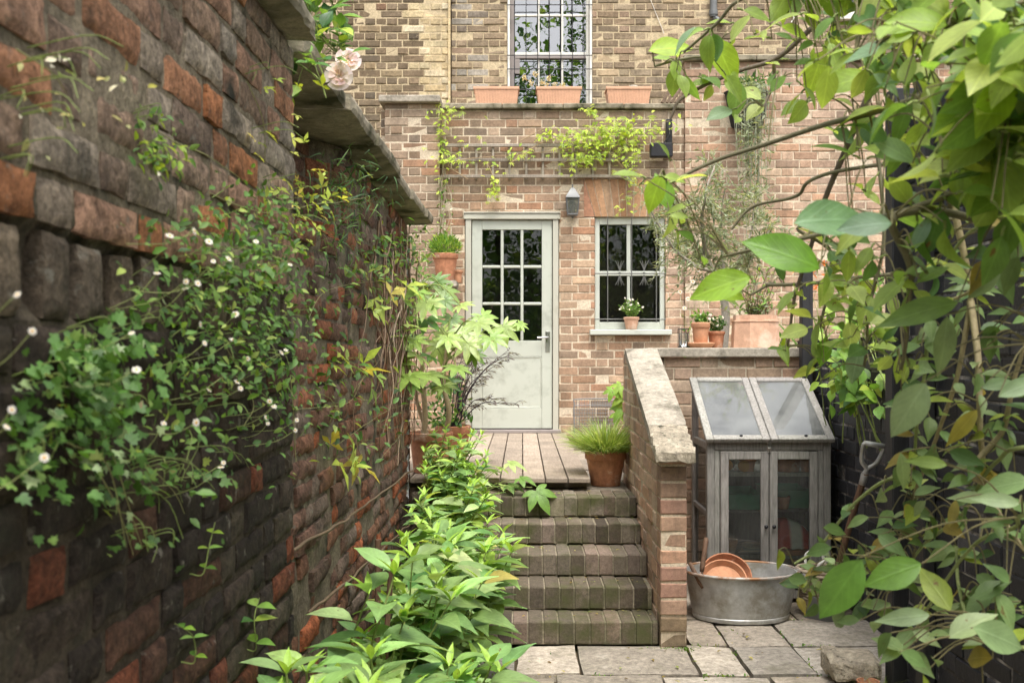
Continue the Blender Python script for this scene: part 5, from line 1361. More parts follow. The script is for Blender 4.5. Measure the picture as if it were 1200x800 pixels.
# ================================================================== BORDER SHRUBS along the garden wall
def shrub(name, label, x, y, z0, h, spread, nst, lsize, seed, tmpl=T_HYD, pal=GR_HYD, group=None, lean=(0, 0), pairs=6, cat='shrub', lm='leaf'):
    root = thing(name, label, cat, (x, y, z0), group); P = Plant(root, seed); rs = P.rs
    for i in range(nst):
        a = rs.uniform(0, 2 * math.pi); sp = spread * math.sqrt(rs.random()); hh = h * rs.uniform(.55, 1.05) * (1 - .25 * sp / spread)
        b = Vector((x + .05 * rs.gauss(0, 1), y + .08 * rs.gauss(0, 1), z0 - .04))
        e = Vector((x + sp * math.cos(a) + lean[0] * hh, y + sp * math.sin(a) + lean[1] * hh, z0 + hh))
        e.x = max(e.x, -.56)
        p = P.stem([b, b.lerp(e, .5) + Vector((0, 0, hh * .12)), e], .006, .0025, 14, STEMG, .01)
        ang = rs.uniform(0, math.pi)
        for k in range(pairs):
            t = .3 + .7 * k / (pairs - 1); pos = p[min(int(t * (len(p) - 1)), len(p) - 1)]; ang += math.pi / 2 + rs.uniform(-.3, .3)
            for s in (0, math.pi):
                aa = ang + s + rs.uniform(-.25, .25); up = rs.uniform(.02, .5) if k < pairs - 1 else rs.uniform(.4, .9)
                d = Vector((math.cos(aa), math.sin(aa), up)); nrm = Vector((rs.gauss(0, .22), rs.gauss(0, .22) - .15, 1))
                if k == pairs - 1: nrm = nrm - Vector((math.cos(aa), math.sin(aa), 0)) * .8
                sz = lsize * rs.uniform(.75, 1.2) * (.8 if k == pairs - 1 else 1)
                q = pos + d.normalized() * sz
                if q.x < -.57: continue
                c = choose(rs, pal); c = tuple(v * rs.uniform(.9, 1.12) * (1.12 if k >= pairs - 2 else 1) for v in c)
                P.pet(tmpl, pos, d, nrm, sz, c, .0016, .12)
        for k in range(3):   # young tip leaves
            aa = rs.uniform(0, 6.3); d = Vector((math.cos(aa) * .6, math.sin(aa) * .6, 1)); P.leaf(T_LAN, p[-1], d, Vector((-math.cos(aa), -math.sin(aa), .6)), lsize * .5, tuple(v * 1.25 for v in hexc('93b34e')))
    P.build(lm)
    return root
SG = 'leafy green shrubs in the border under the wall'
SHR = [(-.47, 1.85, .05, .80, .10, 4, .075, 'few leafy shoots in front of the dark near wall at the bottom left'),
       (-.46, 2.10, .05, .74, .12, 6, .09, 'leafy shrub between the wall shoots and the front of the border'),
       (-.36, 2.36, .05, .74, .20, 8, .105, 'leafy shrub of plain green pointed leaves lowest and nearest in the border'),
       (-.46, 2.72, .05, .80, .18, 6, .11, 'tall leafy shoots rising close against the dark brick wall'),
       (-.28, 2.85, .05, .66, .20, 9, .115, 'dense leafy shrub spilling from the border onto the flagstones by the bottom edge'),
       (-.40, 3.25, .05, .70, .22, 9, .12, 'leafy shrub around the brown broken stakes'),
       (-.28, 3.45, .05, .64, .22, 10, .12, 'broad leafy shrub spreading over the paving before the lowest step'),
       (-.40, 3.95, .06, .68, .22, 10, .125, 'leafy shrub in the middle of the border beside the second step'),
       (-.26, 4.2, .05, .64, .22, 9, .13, 'leafy shrub with drooping leaves reaching across the steps'),
       (-.34, 4.55, .14, .60, .27, 13, .12, 'leafy shrub beside the third step against the wall'),
       (-.36, 5.0, .28, .48, .26, 13, .11, 'yellowish leafy shrub beside the upper steps'),
       (-.42, 5.45, .42, .46, .22, 13, .095, 'low leafy shrub at the top of the steps below the deck'),
       (-.42, 5.80, .47, .5, .27, 20, .085, 'small leafy shrub against the deck edge hiding the fatsia pot')]
for k, (x, y, z0, h, sp, nst, ls, lab) in enumerate(SHR):
    shrub('border_shrub', lab, x, y, z0, h, sp, nst, ls * (1.38 if y < 4.4 else 1.2), 100 + k, group=SG, lean=(.07 if y > 3 else .03, -.05), pairs=6 if y < 4.4 else 7, pal=GR_HYD if y < 4.4 else GR_HYD + [(3, hexc('9cb95a'))])
# two broken stakes in the border
for k, (px0, py0, px1, py1, Dd, lab) in enumerate(((442, 800, 443, 632, 3.0, 'upright brown broken stake standing among the border shrubs'), (452, 770, 459, 655, 3.05, 'shorter tilted brown stake among the border shrubs'))):
    a = at(px0, py0, Dd); b = at(px1, py1, Dd); t = thing('garden_stake', lab, 'stake', (a.x, a.y, a.z), 'brown stakes in the border'); g = G(); g.tube(curve([(a.x, a.y, .04), a, a.lerp(b, .5), b], 10), .009, 7); g.build('stake', M['handle_wood'], t)
# palm-like seedling with lobed leaves on the edge of the top step
r_ = thing('fatsia_seedling', 'young plant of pale lobed leaves overhanging the top step', 'plant', (-.30, 5.78, .57)); P = Plant(r_, 61)
for k in range(11):
    a = P.rs.uniform(0, 6.28); L = P.rs.uniform(.1, .26); b = Vector((-.33, 5.76, .5)); e = b + Vector((math.cos(a) * L + .10, math.sin(a) * L * .6 - .03, P.rs.uniform(.1, .26)))
    P.stem([b, b.lerp(e, .5) + Vector((0, 0, .04)), e], .003, .002, 8); d = Vector((math.cos(a) + .4, math.sin(a) - .2, -.15)); P.leaf(T_PALM5, e, d, Vector((0, -.3, 1)), P.rs.uniform(.08, .13), choose(P.rs, GR_FAT))
e = at(628, 575, 5.62); P.stem([(-.3, 5.76, .5), (-.16, 5.7, .62), (e.x - .02, e.y, e.z + .02)], .003, .002, 10); P.leaf(T_PALM5, e, (.5, -.5, -.6), (.1, -.8, .6), .15, hexc('6c9040'))
P.build()

# ================================================================== FATSIA, MAPLE by the door
P = Plant(FATS, 62); rs = P.rs
tr = [[(-.62, 6.2, .85), (-.60, 6.18, 1.05), (-.63, 6.18, 1.25), (-.60, 6.17, 1.45)], [(-.5, 6.2, .85), (-.45, 6.16, 1.02), (-.49, 6.15, 1.22), (-.47, 6.15, 1.42)], [(-.58, 6.24, .85), (-.66, 6.25, 1.1), (-.70, 6.1, 1.45), (-.64, 6.05, 1.78)]]
tips = []
for pts in tr:
    p = P.stem(pts, .02 if pts is not tr[2] else .011, .011, 20, hexc('a59273'), .012, 9); tips.append(p)
lm_targets = []
for i, (px, py, s) in enumerate([(470, 395, .17), (500, 375, .19), (530, 372, .18), (560, 378, .2), (590, 383, .19), (487, 415, .2), (515, 405, .22), (548, 402, .2), (575, 395, .17), (465, 425, .2), (500, 438, .22), (535, 430, .2), (480, 450, .17), (520, 452, .18), (495, 345, .16), (510, 330, .15), (520, 352, .16), (540, 358, .17), (478, 372, .17), (555, 415, .16), (460, 408, .2), (470, 380, .2), (455, 395, .18), (480, 440, .2), (565, 370, .2), (500, 355, .2), (470, 360, .15), (520, 340, .16), (490, 385, .22), (608, 379, .12), (505, 418, .18), (545, 385, .2), (525, 395, .2), (485, 398, .18)]):
    Dd = (6.0 + rs.uniform(-.3, .25)) if px > 492 else rs.uniform(5.3, 5.75); e = at(px, py, Dd)
    src = min((q for tp in tips for q in tp[12:]), key=lambda q: (q - e).length + rs.random() * .15)
    P.stem([src, src.lerp(e, .55) + Vector((0, 0, .07)), e], .0055, .003, 10, hexc('8b9a55'), 0, 5)
    out = (e - src); d = Vector((out.x, out.y - .15, -.25 + rs.gauss(0, .12))); P.leaf(T_PALM, e, d, Vector((rs.gauss(0, .25), -1.0 + rs.gauss(0, .25), 1)), s * rs.uniform(.55, .82), choose(rs, GR_FAT))
for k in range(7):
    e = Vector((-.52 + rs.gauss(0, .11), 6.3 + rs.gauss(0, .08), rs.uniform(1.18, 1.5))); src = min((q for tp in tips for q in tp[10:]), key=lambda q: (q - e).length)
    P.stem([src, src.lerp(e, .5) + Vector((0, 0, .05)), e], .005, .003, 8, hexc('7c8a4c'), 0, 5); P.leaf(T_PALM, e, rv(rs) + Vector((0, 0, -.2)), Vector((0, -.3, 1)), rs.uniform(.12, .17), choose(rs, GR_DARK + GR_FAT))
P.build('leaf_fat')
P = Plant(MAPL, 63); rs = P.rs
for k in range(16):
    b = Vector((-.46 + rs.gauss(0, .025), 6.62, .88)); px, py = rs.uniform(540, 602), rs.uniform(402, 480) if k > 3 else rs.uniform(402, 430)
    e = at(px, py, 6.6 + rs.uniform(-.15, .25)); m_ = b.lerp(e, .55) + Vector((-.02, 0, .08))
    p = P.stem([b, m_, e], .005, .0014, 16, hexc('3a3034'), .012, 5)
    for j in range(6):
        q = p[6 + j * 2 if 6 + j * 2 < len(p) else -1]; d = (e - b).normalized() + .9 * rv(rs); d.z = abs(d.z) * .3; f = q + d.normalized() * rs.uniform(.05, .11)
        P.stem([q, q.lerp(f, .5) + Vector((0, 0, .01)), f], .002, .001, 6, hexc('463a3a'), .004, 4)
        for i in range(7): P.leaf(T_QN, q.lerp(f, .3 + .1 * i), d + .7 * rv(rs) + Vector((0, 0, -.3)), rv(rs) + Vector((0, 0, 1)), rs.uniform(.025, .045), choose(rs, [(2, hexc('6d6364')), (1, hexc('544a50')), (1, hexc('7d7a66'))]))
for k in range(280):
    c = Vector((-.5 + rs.gauss(0, .09), 6.62 + rs.gauss(0, .08), .9 + abs(rs.gauss(0, .15)))); P.leaf(T_OVS, c, rv(rs), rv(rs) + Vector((0, -.3, 1)), rs.uniform(.03, .06), choose(rs, GR_DARK + GR_MID))
P.build(stem_mat='stem')

# ================================================================== POT PLANTS
def tuft(root, c, r, h, n, seed, tmpl=T_BL, pal=GR_MID, droop=.35, wid=1., lm='leaf_small', name='foliage', up=.8):
    rs = random.Random(seed); g = G(); P_, D_, N_, S_ = [], [], [], []
    for _ in range(n):
        a = rs.uniform(0, 6.283); q = r * math.sqrt(rs.random()); d = Vector((math.cos(a) * (q / r) * droop * 2.2 + rs.gauss(0, .22), math.sin(a) * (q / r) * droop * 2.2 + rs.gauss(0, .22), rs.uniform(up * .6, up * 1.4)))
        P_.append((c[0] + math.cos(a) * q * .6, c[1] + math.sin(a) * q * .6, c[2])); D_.append(tuple(d)); N_.append((-math.cos(a) + rs.gauss(0, .3), -math.sin(a) + rs.gauss(0, .3), .3)); s = h * rs.uniform(.55, 1.15); S_.append((s * wid, s, s))
    g.inst(tmpl, np.array(P_), frames(D_, N_), np.array(S_), cols(rs, pal, n)); return g.build(name, M[lm], root, smooth=True)
tuft(GRASSPOT, (.512, 6.12, .76), .16, .33, 1700, 1, t_blade(.03, 6, -.25), [(3, hexc('9aae66')), (3, hexc('86a052')), (2, hexc('b3c083')), (1, hexc('6b8a45'))], .42, .6, up=.85)
def ball(root, c, r, n, size, seed, tmpl=T_QN, pal=GR_BRIGHT, sq=(1, 1, 1), name='foliage', upb=.5, lm='leaf_small', core=.55, yl=None):
    rs = random.Random(seed); g = G(); P_, D_, N_, S_ = [], [], [], []
    for _ in range(n):
        v = rv(rs); k = (core + (1 - core) * rs.random()) * (1 + .18 * mnoise.noise(v * 3 + Vector((seed, 0, 0)))); p = Vector((v.x * sq[0], v.y * sq[1], v.z * sq[2])) * r * k
        if yl is not None and c[1] + p.y > yl: p.y = yl - c[1] - rs.random() * .02
        P_.append((c[0] + p.x, c[1] + p.y, c[2] + p.z)); D_.append(tuple(v + .7 * rv(rs) + Vector((0, 0, upb)))); N_.append(tuple(rv(rs) + Vector((0, -.2, .8)))); S_.append(size * rs.uniform(.7, 1.3))
    g.inst(tmpl, np.array(P_), frames(D_, N_), np.array(S_), cols(rs, pal, n)); return g.build(name, M[lm], root, smooth=True)
ball(POTL, (xp, yp, 2.345), .125, 900, .05, 2, T_QN, GR_MID + GR_BRIGHT, (1.05, 1, .75), upb=1.2)
def daisy_pot(root, c, r, h, n, nf, seed, fl=.012, pal=GR_MID):
    P = Plant(root, seed); rs = P.rs; F = []
    for i in range(n):
        a = rs.uniform(0, 6.28); q = r * math.sqrt(rs.random()); e = Vector((c[0] + q * math.cos(a), c[1] + q * math.sin(a) * .7, c[2] + h * rs.uniform(.4, 1.05) * (1 - .3 * q / r))); b = Vector((c[0] + .02 * math.cos(a), c[1] + .02 * math.sin(a), c[2]))
        p = P.stem([b, b.lerp(e, .5) + Vector((0, 0, .02)), e], .0015, .001, 7, STEMG, 0, 4)
        for j in range(7): P.leaf(T_OVS, p[1 + j % 6], rv(rs) + Vector((0, 0, .4)), rv(rs) + Vector((0, 0, 1)), rs.uniform(.018, .034), choose(rs, pal))
        if i < nf: F.append((e + Vector((0, -.004, .004)), Vector((rs.gauss(0, .4), -1, .7)), fl * rs.uniform(.8, 1.2)))
    P.build('leaf_small'); add_daisies(root, F)
daisy_pot(SILLPOT, (xs_, D - .05, WZ0 + .105), .125, .21, 60, 22, 3)
daisy_pot(WALLPOT, (X_(821, 6.3), 6.3, ZC + .15), .07, .09, 26, 3, 4, .012)
daisy_pot(WALLPOT2, (x2, 6.37, ZC + .1), .08, .12, 30, 8, 5, .012, GR_DARK)
# tall thin white flowers from the first pot
P = Plant(thing('wand_flower', 'tall thin stems with a few white flowers rising beside the olive trunk', 'plant', (X_(824, 6.45), 6.5, 1.3)), 7); F = []
for px, py in ((797, 342), (806, 350), (802, 361), (818, 316), (812, 330)):
    e = at(px, py, 6.5); b = Vector((X_(826, 6.5), 6.52, .6)); p = P.stem([b, b.lerp(e, .5), e], .002, .001, 14); F.append((e, (0, -1, .4), .018))
    for j in range(6): P.leaf(T_LAN, p[7 + j], rv(P.rs) + Vector((0, 0, .6)), rv(P.rs), .05, choose(P.rs, GR_MID))
P.build('leaf_small'); add_daisies(P.root, F)
# dry flower heads in the middle trough
P = Plant(thing('dry_flowers', 'dry cream flower heads on thin stems in the middle parapet trough', 'plant', (X_(640, 9.42), 9.42, 3.86)), 8)
for k, (px, py) in enumerate(((628, 87), (636, 96), (643, 92), (622, 97), (650, 99), (659, 100), (640, 101), (615, 92))):
    e = at(px, py, 9.42); b = Vector((X_(640, 9.42) + .01 * k - .03, 9.40, 3.855)); P.stem([b, b.lerp(e, .5), e], .002, .001, 8, hexc('8a7c58'))
    for j in range(26): P.leaf(T_OVS, e + .02 * rv(P.rs), rv(P.rs), rv(P.rs), .022, choose(P.rs, [(2, hexc('d8c9a8')), (1, hexc('bfae86')), (1, hexc('e3dcc6'))]))
P.build('petal', leaves='flower_heads')
# small plant by the guard: a few bright leaves
P = Plant(thing('fig_sapling', 'sapling with a few bright lobed leaves beside the stair wall behind the grass pot', 'plant', (.60, 6.9, .58)), 9)
for px, py, s in ((728, 452, .1), (718, 456, .09), (733, 462, .12), (732, 476, .13), (727, 484, .1), (736, 470, .1)):
    e = at(px, py, 6.75); b = Vector((.72, 6.95, .57)); P.stem([b, Vector((.73, 6.9, .9)), e], .004, .002, 10, hexc('8b9a55'), 0, 5); P.leaf(T_PALM5, e, Vector((P.rs.gauss(-.3, .4), -.3, -.5)), Vector((0, -.8, .7)), s, choose(P.rs, GR_BRIGHT))
P.build()
# bushy plant in the faceted planter
P = Plant(BIGPOT, 10); rs = P.rs
for k in range(34):
    e = Vector((xc + rs.gauss(0, .12), 6.31 + rs.gauss(0, .07), ZC + rs.uniform(.24, .52))); b = Vector((xc + rs.gauss(0, .03), 6.31, ZC + .17)); p = P.stem([b, b.lerp(e, .5), e], .003, .0012, 8, STEMB)
    for j in range(9): P.leaf(T_LAN, p[2 + j % 7], rv(rs) + Vector((0, 0, .5)), rv(rs) + Vector((0, 0, 1)), rs.uniform(.03, .06), choose(rs, GR_OLIVE + GR_MID))
P.build('leaf_small')

# ================================================================== OLIVE TREE behind the planter wall
OL = thing('olive_tree', 'slender grey barked olive tree with narrow silvery leaves behind the planter wall', 'tree', (1.34, 6.62, .6)); P = Plant(OL, 11); rs = P.rs
g = G(); g.lathe([(0, .0), (.15, .0), (.2, .3), (.215, .3), (.215, .36), (.195, .36), (.19, .32), (0, .32)], (1.34, 6.62, .576), 28); shade(g.build('pot', M['terra'], OL))
def o(px, py, d=0): return at(px, py, 6.62 + d)
trunk = P.stem([(1.34, 6.62, .9), o(846, 430), o(849, 392), o(850, 365), o(847, 342)], .034, .026, 26, hexc('a39c90'), .006, 10)
lim = [[o(847, 342), o(838, 318), o(828, 300, .1), o(812, 278, .1), o(800, 250, .05)], [o(847, 342), o(858, 322), o(868, 300, -.1), o(880, 270), o(884, 235)], [o(847, 342), o(848, 310, .1), o(845, 270, .2), o(850, 220, .1)], [o(838, 318), o(815, 310, -.15), o(790, 290, -.2), o(770, 262, -.2), o(758, 232, -.2)], [o(868, 300, -.1), o(890, 290, -.1), o(905, 262)], [o(828, 300, .1), o(822, 262), o(828, 225, -.1), o(838, 190)], [o(812, 278, .1), o(790, 250, .1), o(778, 215)]]
tw = []
for l in lim: tw += P.stem(l, .015, .004, 22, hexc('978f82'), .015, 7)[5:]
for k in range(300):
    b = rs.choice(tw); d = rv(rs) + Vector((0, 0, -.05)); L = rs.uniform(.1, .34); e = b + d.normalized() * L + Vector((0, 0, -.25 * L))
    if e.z < 1.75 and abs(e.x - 1.36) < .12: continue
    if e.x > 2.0: continue
    p = P.stem([b, b.lerp(e, .5) + Vector((0, 0, .02)), e], .0016, .0008, 7, hexc('9a9684'), 0, 3)
    for j in range(9):
        for s in (-1, 1): P.leaf(T_QN, p[1 + j % 6 + (j > 5)], (e - b).normalized() + .9 * rv(rs), rv(rs), rs.uniform(.035, .06), choose(rs, GR_OLIVE))
P.build('leaf_small', stems='trunk', leaves='crown', stem_mat='stem')
# trailing silvery plant from the hanging planter
P = Plant(thing('trailing_rosemary', 'silvery narrow leaved plant trailing from the black hanging planter', 'plant', (pc.x, 9.1, pc.z)), 12); rs = P.rs
for k in range(60):
    b = Vector((pc.x + rs.uniform(-.15, .15), 9.15 + rs.uniform(-.05, .05), Z_(105, Dp))); px = rs.gauss(880, 9); e = at(px, rs.uniform(150, 300), 9.0 + rs.uniform(-.06, .12)); o1 = at(px + rs.gauss(0, 3), 136, 8.93)
    p = P.stem([b, Vector((o1.x, 8.95, Z_(108, Dp))), o1.lerp(e, .4) + Vector((0, -.02, 0)), e], .003, .0015, 16, hexc('a3a892'), 0, 4)
    for j in range(16): P.leaf(T_QN, p[3 + (j * 13) // 16], rv(rs) + Vector((0, -.3, -.6)), rv(rs), rs.uniform(.05, .09), choose(rs, GR_OLIVE))
for k in range(140): P.leaf(T_LAN, Vector((pc.x + rs.gauss(0, .12), 9.08 + rs.gauss(0, .05), Z_(100, Dp) + abs(rs.gauss(0, .05)))), rv(rs) + Vector((0, 0, .4)), rv(rs), rs.uniform(.05, .1), choose(rs, GR_OLIVE + GR_DARK))
P.build('leaf_small')
# orange flowers by the far wall
P = Plant(thing('orange_lilies', 'clump of grassy leaves with orange flowers before the brick wall on the far right', 'plant', (X_(965, 8.6), 8.6, .6)), 13); rs = P.rs; FL = []
for k in range(70):
    b = Vector((X_(960, 8.6) + rs.gauss(0, .25), 8.6 + rs.gauss(0, .1), .6)); e = Vector((b.x + rs.gauss(0, .18), b.y + rs.gauss(0, .1), rs.uniform(1.6, 2.05))); P.leaf(T_BLW, b, e - b, rv(rs), (e - b).length * 1.1, choose(rs, GR_MID))
    if k < 15:
        e = at(rs.uniform(930, 1005), rs.gauss(324, 9), 8.55); P.stem([b, b.lerp(e, .6), e], .003, .0015, 10)
        FL.append(e)
P.build('leaf_small')
for e in FL:
    g = G(); n = 6; pp = [tuple(e + .006 * rv(rs)) for _ in range(n)]; g.inst(T_LAN, np.array(pp), frames([tuple(rv(rs) + Vector((0, -.3, .4))) for _ in range(n)], [tuple(rv(rs)) for _ in range(n)]), np.full(n, .055), cols(rs, [(2, hexc('d98a58')), (1, hexc('cc7844')), (1, hexc('e0a478'))], n))
    g.build('flower', M['petal'], P.root, smooth=True)

# ================================================================== CREEPER on the trellis
CR = thing('trellis_creeper', 'lime green creeper spilling over the trellis above the door', 'climber', (.5, D - .06, 3.2)); P = Plant(CR, 14); rs = P.rs
main = [[(548, 210), (525, 192), (560, 185), (620, 180), (680, 172), (740, 160), (775, 150)], [(600, 190), (640, 165), (690, 158), (740, 148), (785, 142)], [(517, 260), (518, 220), (521, 190), (519, 150), (517, 128)], [(570, 190), (577, 205), (581, 222), (585, 236)], [(610, 165), (640, 150), (650, 160)], [(700, 170), (720, 185), (735, 205), (740, 240)]]
for k, l in enumerate(main):
    p = P.stem([at(x, y, D - .06 - .02 * (k % 2)) for x, y in l], .005, .002, 30, hexc('a08a6c'), .01, 5)
def creep(n, cx, cy, sx, sy, dep, size):
    for _ in range(n):
        e = at(rs.gauss(cx, sx), rs.gauss(cy, sy), D - .05 - abs(rs.gauss(0, dep))); e.y = min(e.y, D - .02)
        P.leaf(T_COMP if rs.random() < .6 else T_OVS, e, Vector((rs.gauss(0, .7), -.5, rs.gauss(-.5, .4))), Vector((rs.gauss(0, .3), -.7, .8)), size * rs.uniform(.7, 1.3), choose(rs, GR_LIME))
for (n, cx, cy, sx, sy) in ((40, 645, 157, 13, 5), (260, 700, 163, 24, 10), (90, 685, 184, 16, 8), (150, 740, 152, 22, 8), (20, 610, 183, 10, 5), (10, 570, 188, 10, 6), (34, 580, 216, 5, 14), (55, 518, 165, 4, 26), (30, 530, 186, 10, 5), (70, 738, 190, 8, 18), (8, 555, 165, 14, 6), (14, 690, 131, 8, 3), (26, 520, 132, 14, 3), (14, 738, 245, 8, 14)):
    creep(n, cx, cy, sx, sy, .06, .05)
P.build('leaf_small')
# small leafed climber at the foot of the pier, by the door
P = Plant(thing('jasmine', 'thin wiry jasmine stems with small leaves climbing beside the door frame', 'climber', (-.72, D - .1, 1.5)), 15); rs = P.rs
for k in range(7):
    p = P.stem([at(rs.uniform(508, 530), 380, D - .1), at(rs.gauss(520, 5), 300, D - .1), at(rs.gauss(519, 4), 250, D - .09), at(rs.gauss(518, 3), 205, D - .08)], .003, .0015, 20, hexc('b8ad96'), .02, 4)
    for j in range(26): P.leaf(T_OVS, p[j % 20] + .03 * rv(rs), rv(rs), rv(rs) + Vector((0, -.5, .6)), rs.uniform(.025, .05), choose(rs, GR_MID + [(2, hexc('d8dcc8'))]))
P.build('leaf_small')

# ================================================================== WALL PLANTS on the left
def wall_pt(px, py, a): 
    Dd = a * FPX / (CX - px); return at(px, py, Dd)
def wall_clump(name, label, cat, spots, a, size, tmpl, pal, seed, depth=.08, flowers=(), fr=.012, stems=10, lm='leaf_small', group=None, twist=1., strand=None, outw=.6):
    """leaves rooted in the wall face; spots: (px,py,sx,sy,n)"""
    c0 = wall_pt(spots[0][0], spots[0][1], a); root = thing(name, label, cat, tuple(c0), group); P = Plant(root, seed); rs = P.rs
    for (px, py, sx, sy, n) in spots:
        c = wall_pt(px, py, a)
        for i in range(max(3, n // 26)):
            e = wall_pt(rs.gauss(px, sx), rs.gauss(py, sy), a); off = rs.uniform(.01, depth); b = Vector((-a - .01, (c.y + e.y) / 2, (c.z + e.z) / 2 + .01)); f = Vector((-a + off, e.y, e.z))
            P.stem([b, b.lerp(f, .5) + Vector((.02, 0, .015)), f], .0009, .0006, 7, hexc('7a8a4c'), 0, 4)
        for _ in range(n):
            x, y = rs.gauss(px, sx), rs.gauss(py, sy); e = wall_pt(min(x, 560), y, a); off = abs(rs.gauss(0, depth * .6)) + .004
            P.leaf(tmpl, Vector((-a + off, e.y, e.z)), Vector((rs.gauss(.5, .4), rs.gauss(0, .8), rs.gauss(-.1, .6))), Vector((outw, rs.gauss(-.2, .4), rs.gauss(.7, .3))), size * rs.uniform(.6, 1.35), choose(rs, pal))
    if strand:
        for pts in strand: P.stem([Vector((-a + .02 + .01 * (i % 2), *(wall_pt(x, y, a))[1:])) for i, (x, y) in enumerate(pts)], .0011, .0008, 24, hexc('8f8f60'), .006, 4)
    F = []
    for (px, py) in flowers:
        e = wall_pt(px, py, a); off = rs.uniform(.05, .11); q = Vector((-a + off, e.y * (a - off) / a, EYE + (e.z - EYE) * (a - off) / a))
        F.append((q, Vector((.5 + rs.gauss(0, .4), -.6 + rs.gauss(0, .4), rs.uniform(0, 1.2))), fr * rs.uniform(.7, 1.15)))
        b = Vector((-a, q.y + rs.gauss(0, .02), q.z - rs.uniform(.01, .06))); P.st.tube(curve([b, b.lerp(q, .6) + Vector((0, 0, -.01)), q], 8), .0006, 4, hexc('8f9a60'))
    P.build(lm)
    if F: add_daisies(root, F)
    return root
GR_WALL = [(4, hexc('5f8440')), (3, hexc('4f7236')), (2, hexc('77984c')), (1, hexc('9db05c')), (1, hexc('3d5c2c'))]
wall_clump('fleabane', 'large clump of white daisy fleabane hanging from the near garden wall', 'wall plant',
    [(245, 275, 40, 26, 216), (285, 330, 34, 42, 273), (230, 335, 36, 32, 129), (250, 395, 50, 36, 187), (305, 400, 24, 40, 172), (312, 300, 14, 40, 93), (285, 245, 28, 18, 86), (195, 415, 40, 36, 108), (310, 460, 20, 34, 79), (170, 350, 36, 46, 72), (250, 480, 50, 36, 93), (205, 520, 50, 40, 57), (130, 500, 40, 50, 43)], AN, .0195, T_OVS, GR_WALL, 201, .09,
    flowers=[(199, 276), (245, 283), (228, 271), (218, 330), (232, 332), (250, 306), (184, 320), (217, 338), (276, 368), (235, 380), (240, 402), (263, 440), (278, 447), (282, 455), (330, 413), (335, 410), (245, 457), (192, 496), (230, 495), (312, 489), (316, 470), (320, 476), (314, 496), (346, 504), (262, 542), (259, 547), (348, 492), (340, 310), (160, 433), (154, 390), (322, 476), (268, 303), (300, 283), (273, 398), (290, 420)], fr=.0066,
    strand=[[(265, 440), (300, 470), (318, 490)], [(330, 440), (333, 540)], [(250, 400), (280, 470), (275, 500)]])
wall_clump('ivy', 'dark green ivy patch low on the near wall at the left edge', 'wall plant', [(80, 440, 24, 28, 120), (95, 485, 24, 26, 100), (70, 410, 18, 14, 40), (60, 530, 28, 22, 50), (120, 560, 20, 26, 40), (165, 560, 14, 12, 10), (20, 470, 16, 46, 60), (10, 540, 12, 30, 40), (130, 400, 20, 24, 40)], AN, .0165, T_IVY, [(3, hexc('557c38')), (2, hexc('476a30')), (1, hexc('7d9c50')), (.5, hexc('94a878'))], 202, .06, lm='leaf_gloss',
    flowers=[(14, 480), (8, 500), (52, 536), (38, 388), (20, 345)], fr=.0055, strand=[[(90, 540), (110, 590), (140, 650)], [(60, 520), (100, 545), (130, 640)]])
wall_clump('ivy', 'sparse ivy sprays trailing down the lowest bricks of the near wall', 'wall plant', [(150, 570, 24, 18, 14), (205, 560, 16, 12, 10), (130, 640, 20, 10, 10), (170, 640, 16, 10, 6)], AN, .017, T_IVY, GR_WALL, 203, .05, lm='leaf_gloss', strand=[[(100, 500), (120, 570), (150, 640)], [(140, 530), (180, 575), (205, 600)]])
wall_clump('moss_fern', 'small bright fern tuft growing from a joint in the upper near wall', 'wall plant', [(165, 183, 11, 11, 90), (163, 140, 6, 9, 20)], AN, .016, T_OVS, GR_BRIGHT + GR_WALL, 204, .04, strand=[[(160, 150), (240, 195), (300, 235)]])
wall_clump('young_creeper', 'yellow green creeper shoots on the corner of the near wall pier', 'wall plant', [(322, 215, 14, 10, 18), (335, 240, 14, 8, 14), (300, 165, 10, 10, 7), (322, 262, 10, 12, 10), (290, 95, 6, 8, 5)], AN, .030, T_COMP3, [(3, hexc('a3b446')), (2, hexc('b8bf5c')), (1, hexc('c9b95e')), (2, hexc('8ba244'))], 205, .12, strand=[[(230, 225), (300, 250), (360, 240), (420, 232)], [(278, 95), (290, 140), (300, 190)]])
wall_clump('white_blossom_spray', 'blurred sprigs of small cream blossom in front of the upper near wall', 'wall plant', [(25, 80, 20, 14, 9), (45, 95, 16, 12, 7), (12, 125, 10, 12, 6), (30, 140, 12, 8, 5), (10, 190, 8, 12, 4)], AN, .013, T_OVS, [(3, hexc('dcd9c2')), (2, hexc('b9bd86')), (1, hexc('8fa05c'))], 206, .10, lm='petal', strand=[[(0, 60), (30, 85), (60, 110)]], flowers=())
wall_clump('wall_sedge', 'dark narrow leaved tuft growing in the recess beside the pier', 'wall plant', [(385, 210, 18, 18, 160), (395, 240, 20, 12, 120), (372, 285, 9, 26, 90)], AF, .07, t_blade(.07, 5, -.5), GR_DARK + [(2, hexc('6f8c50'))], 207, .12)
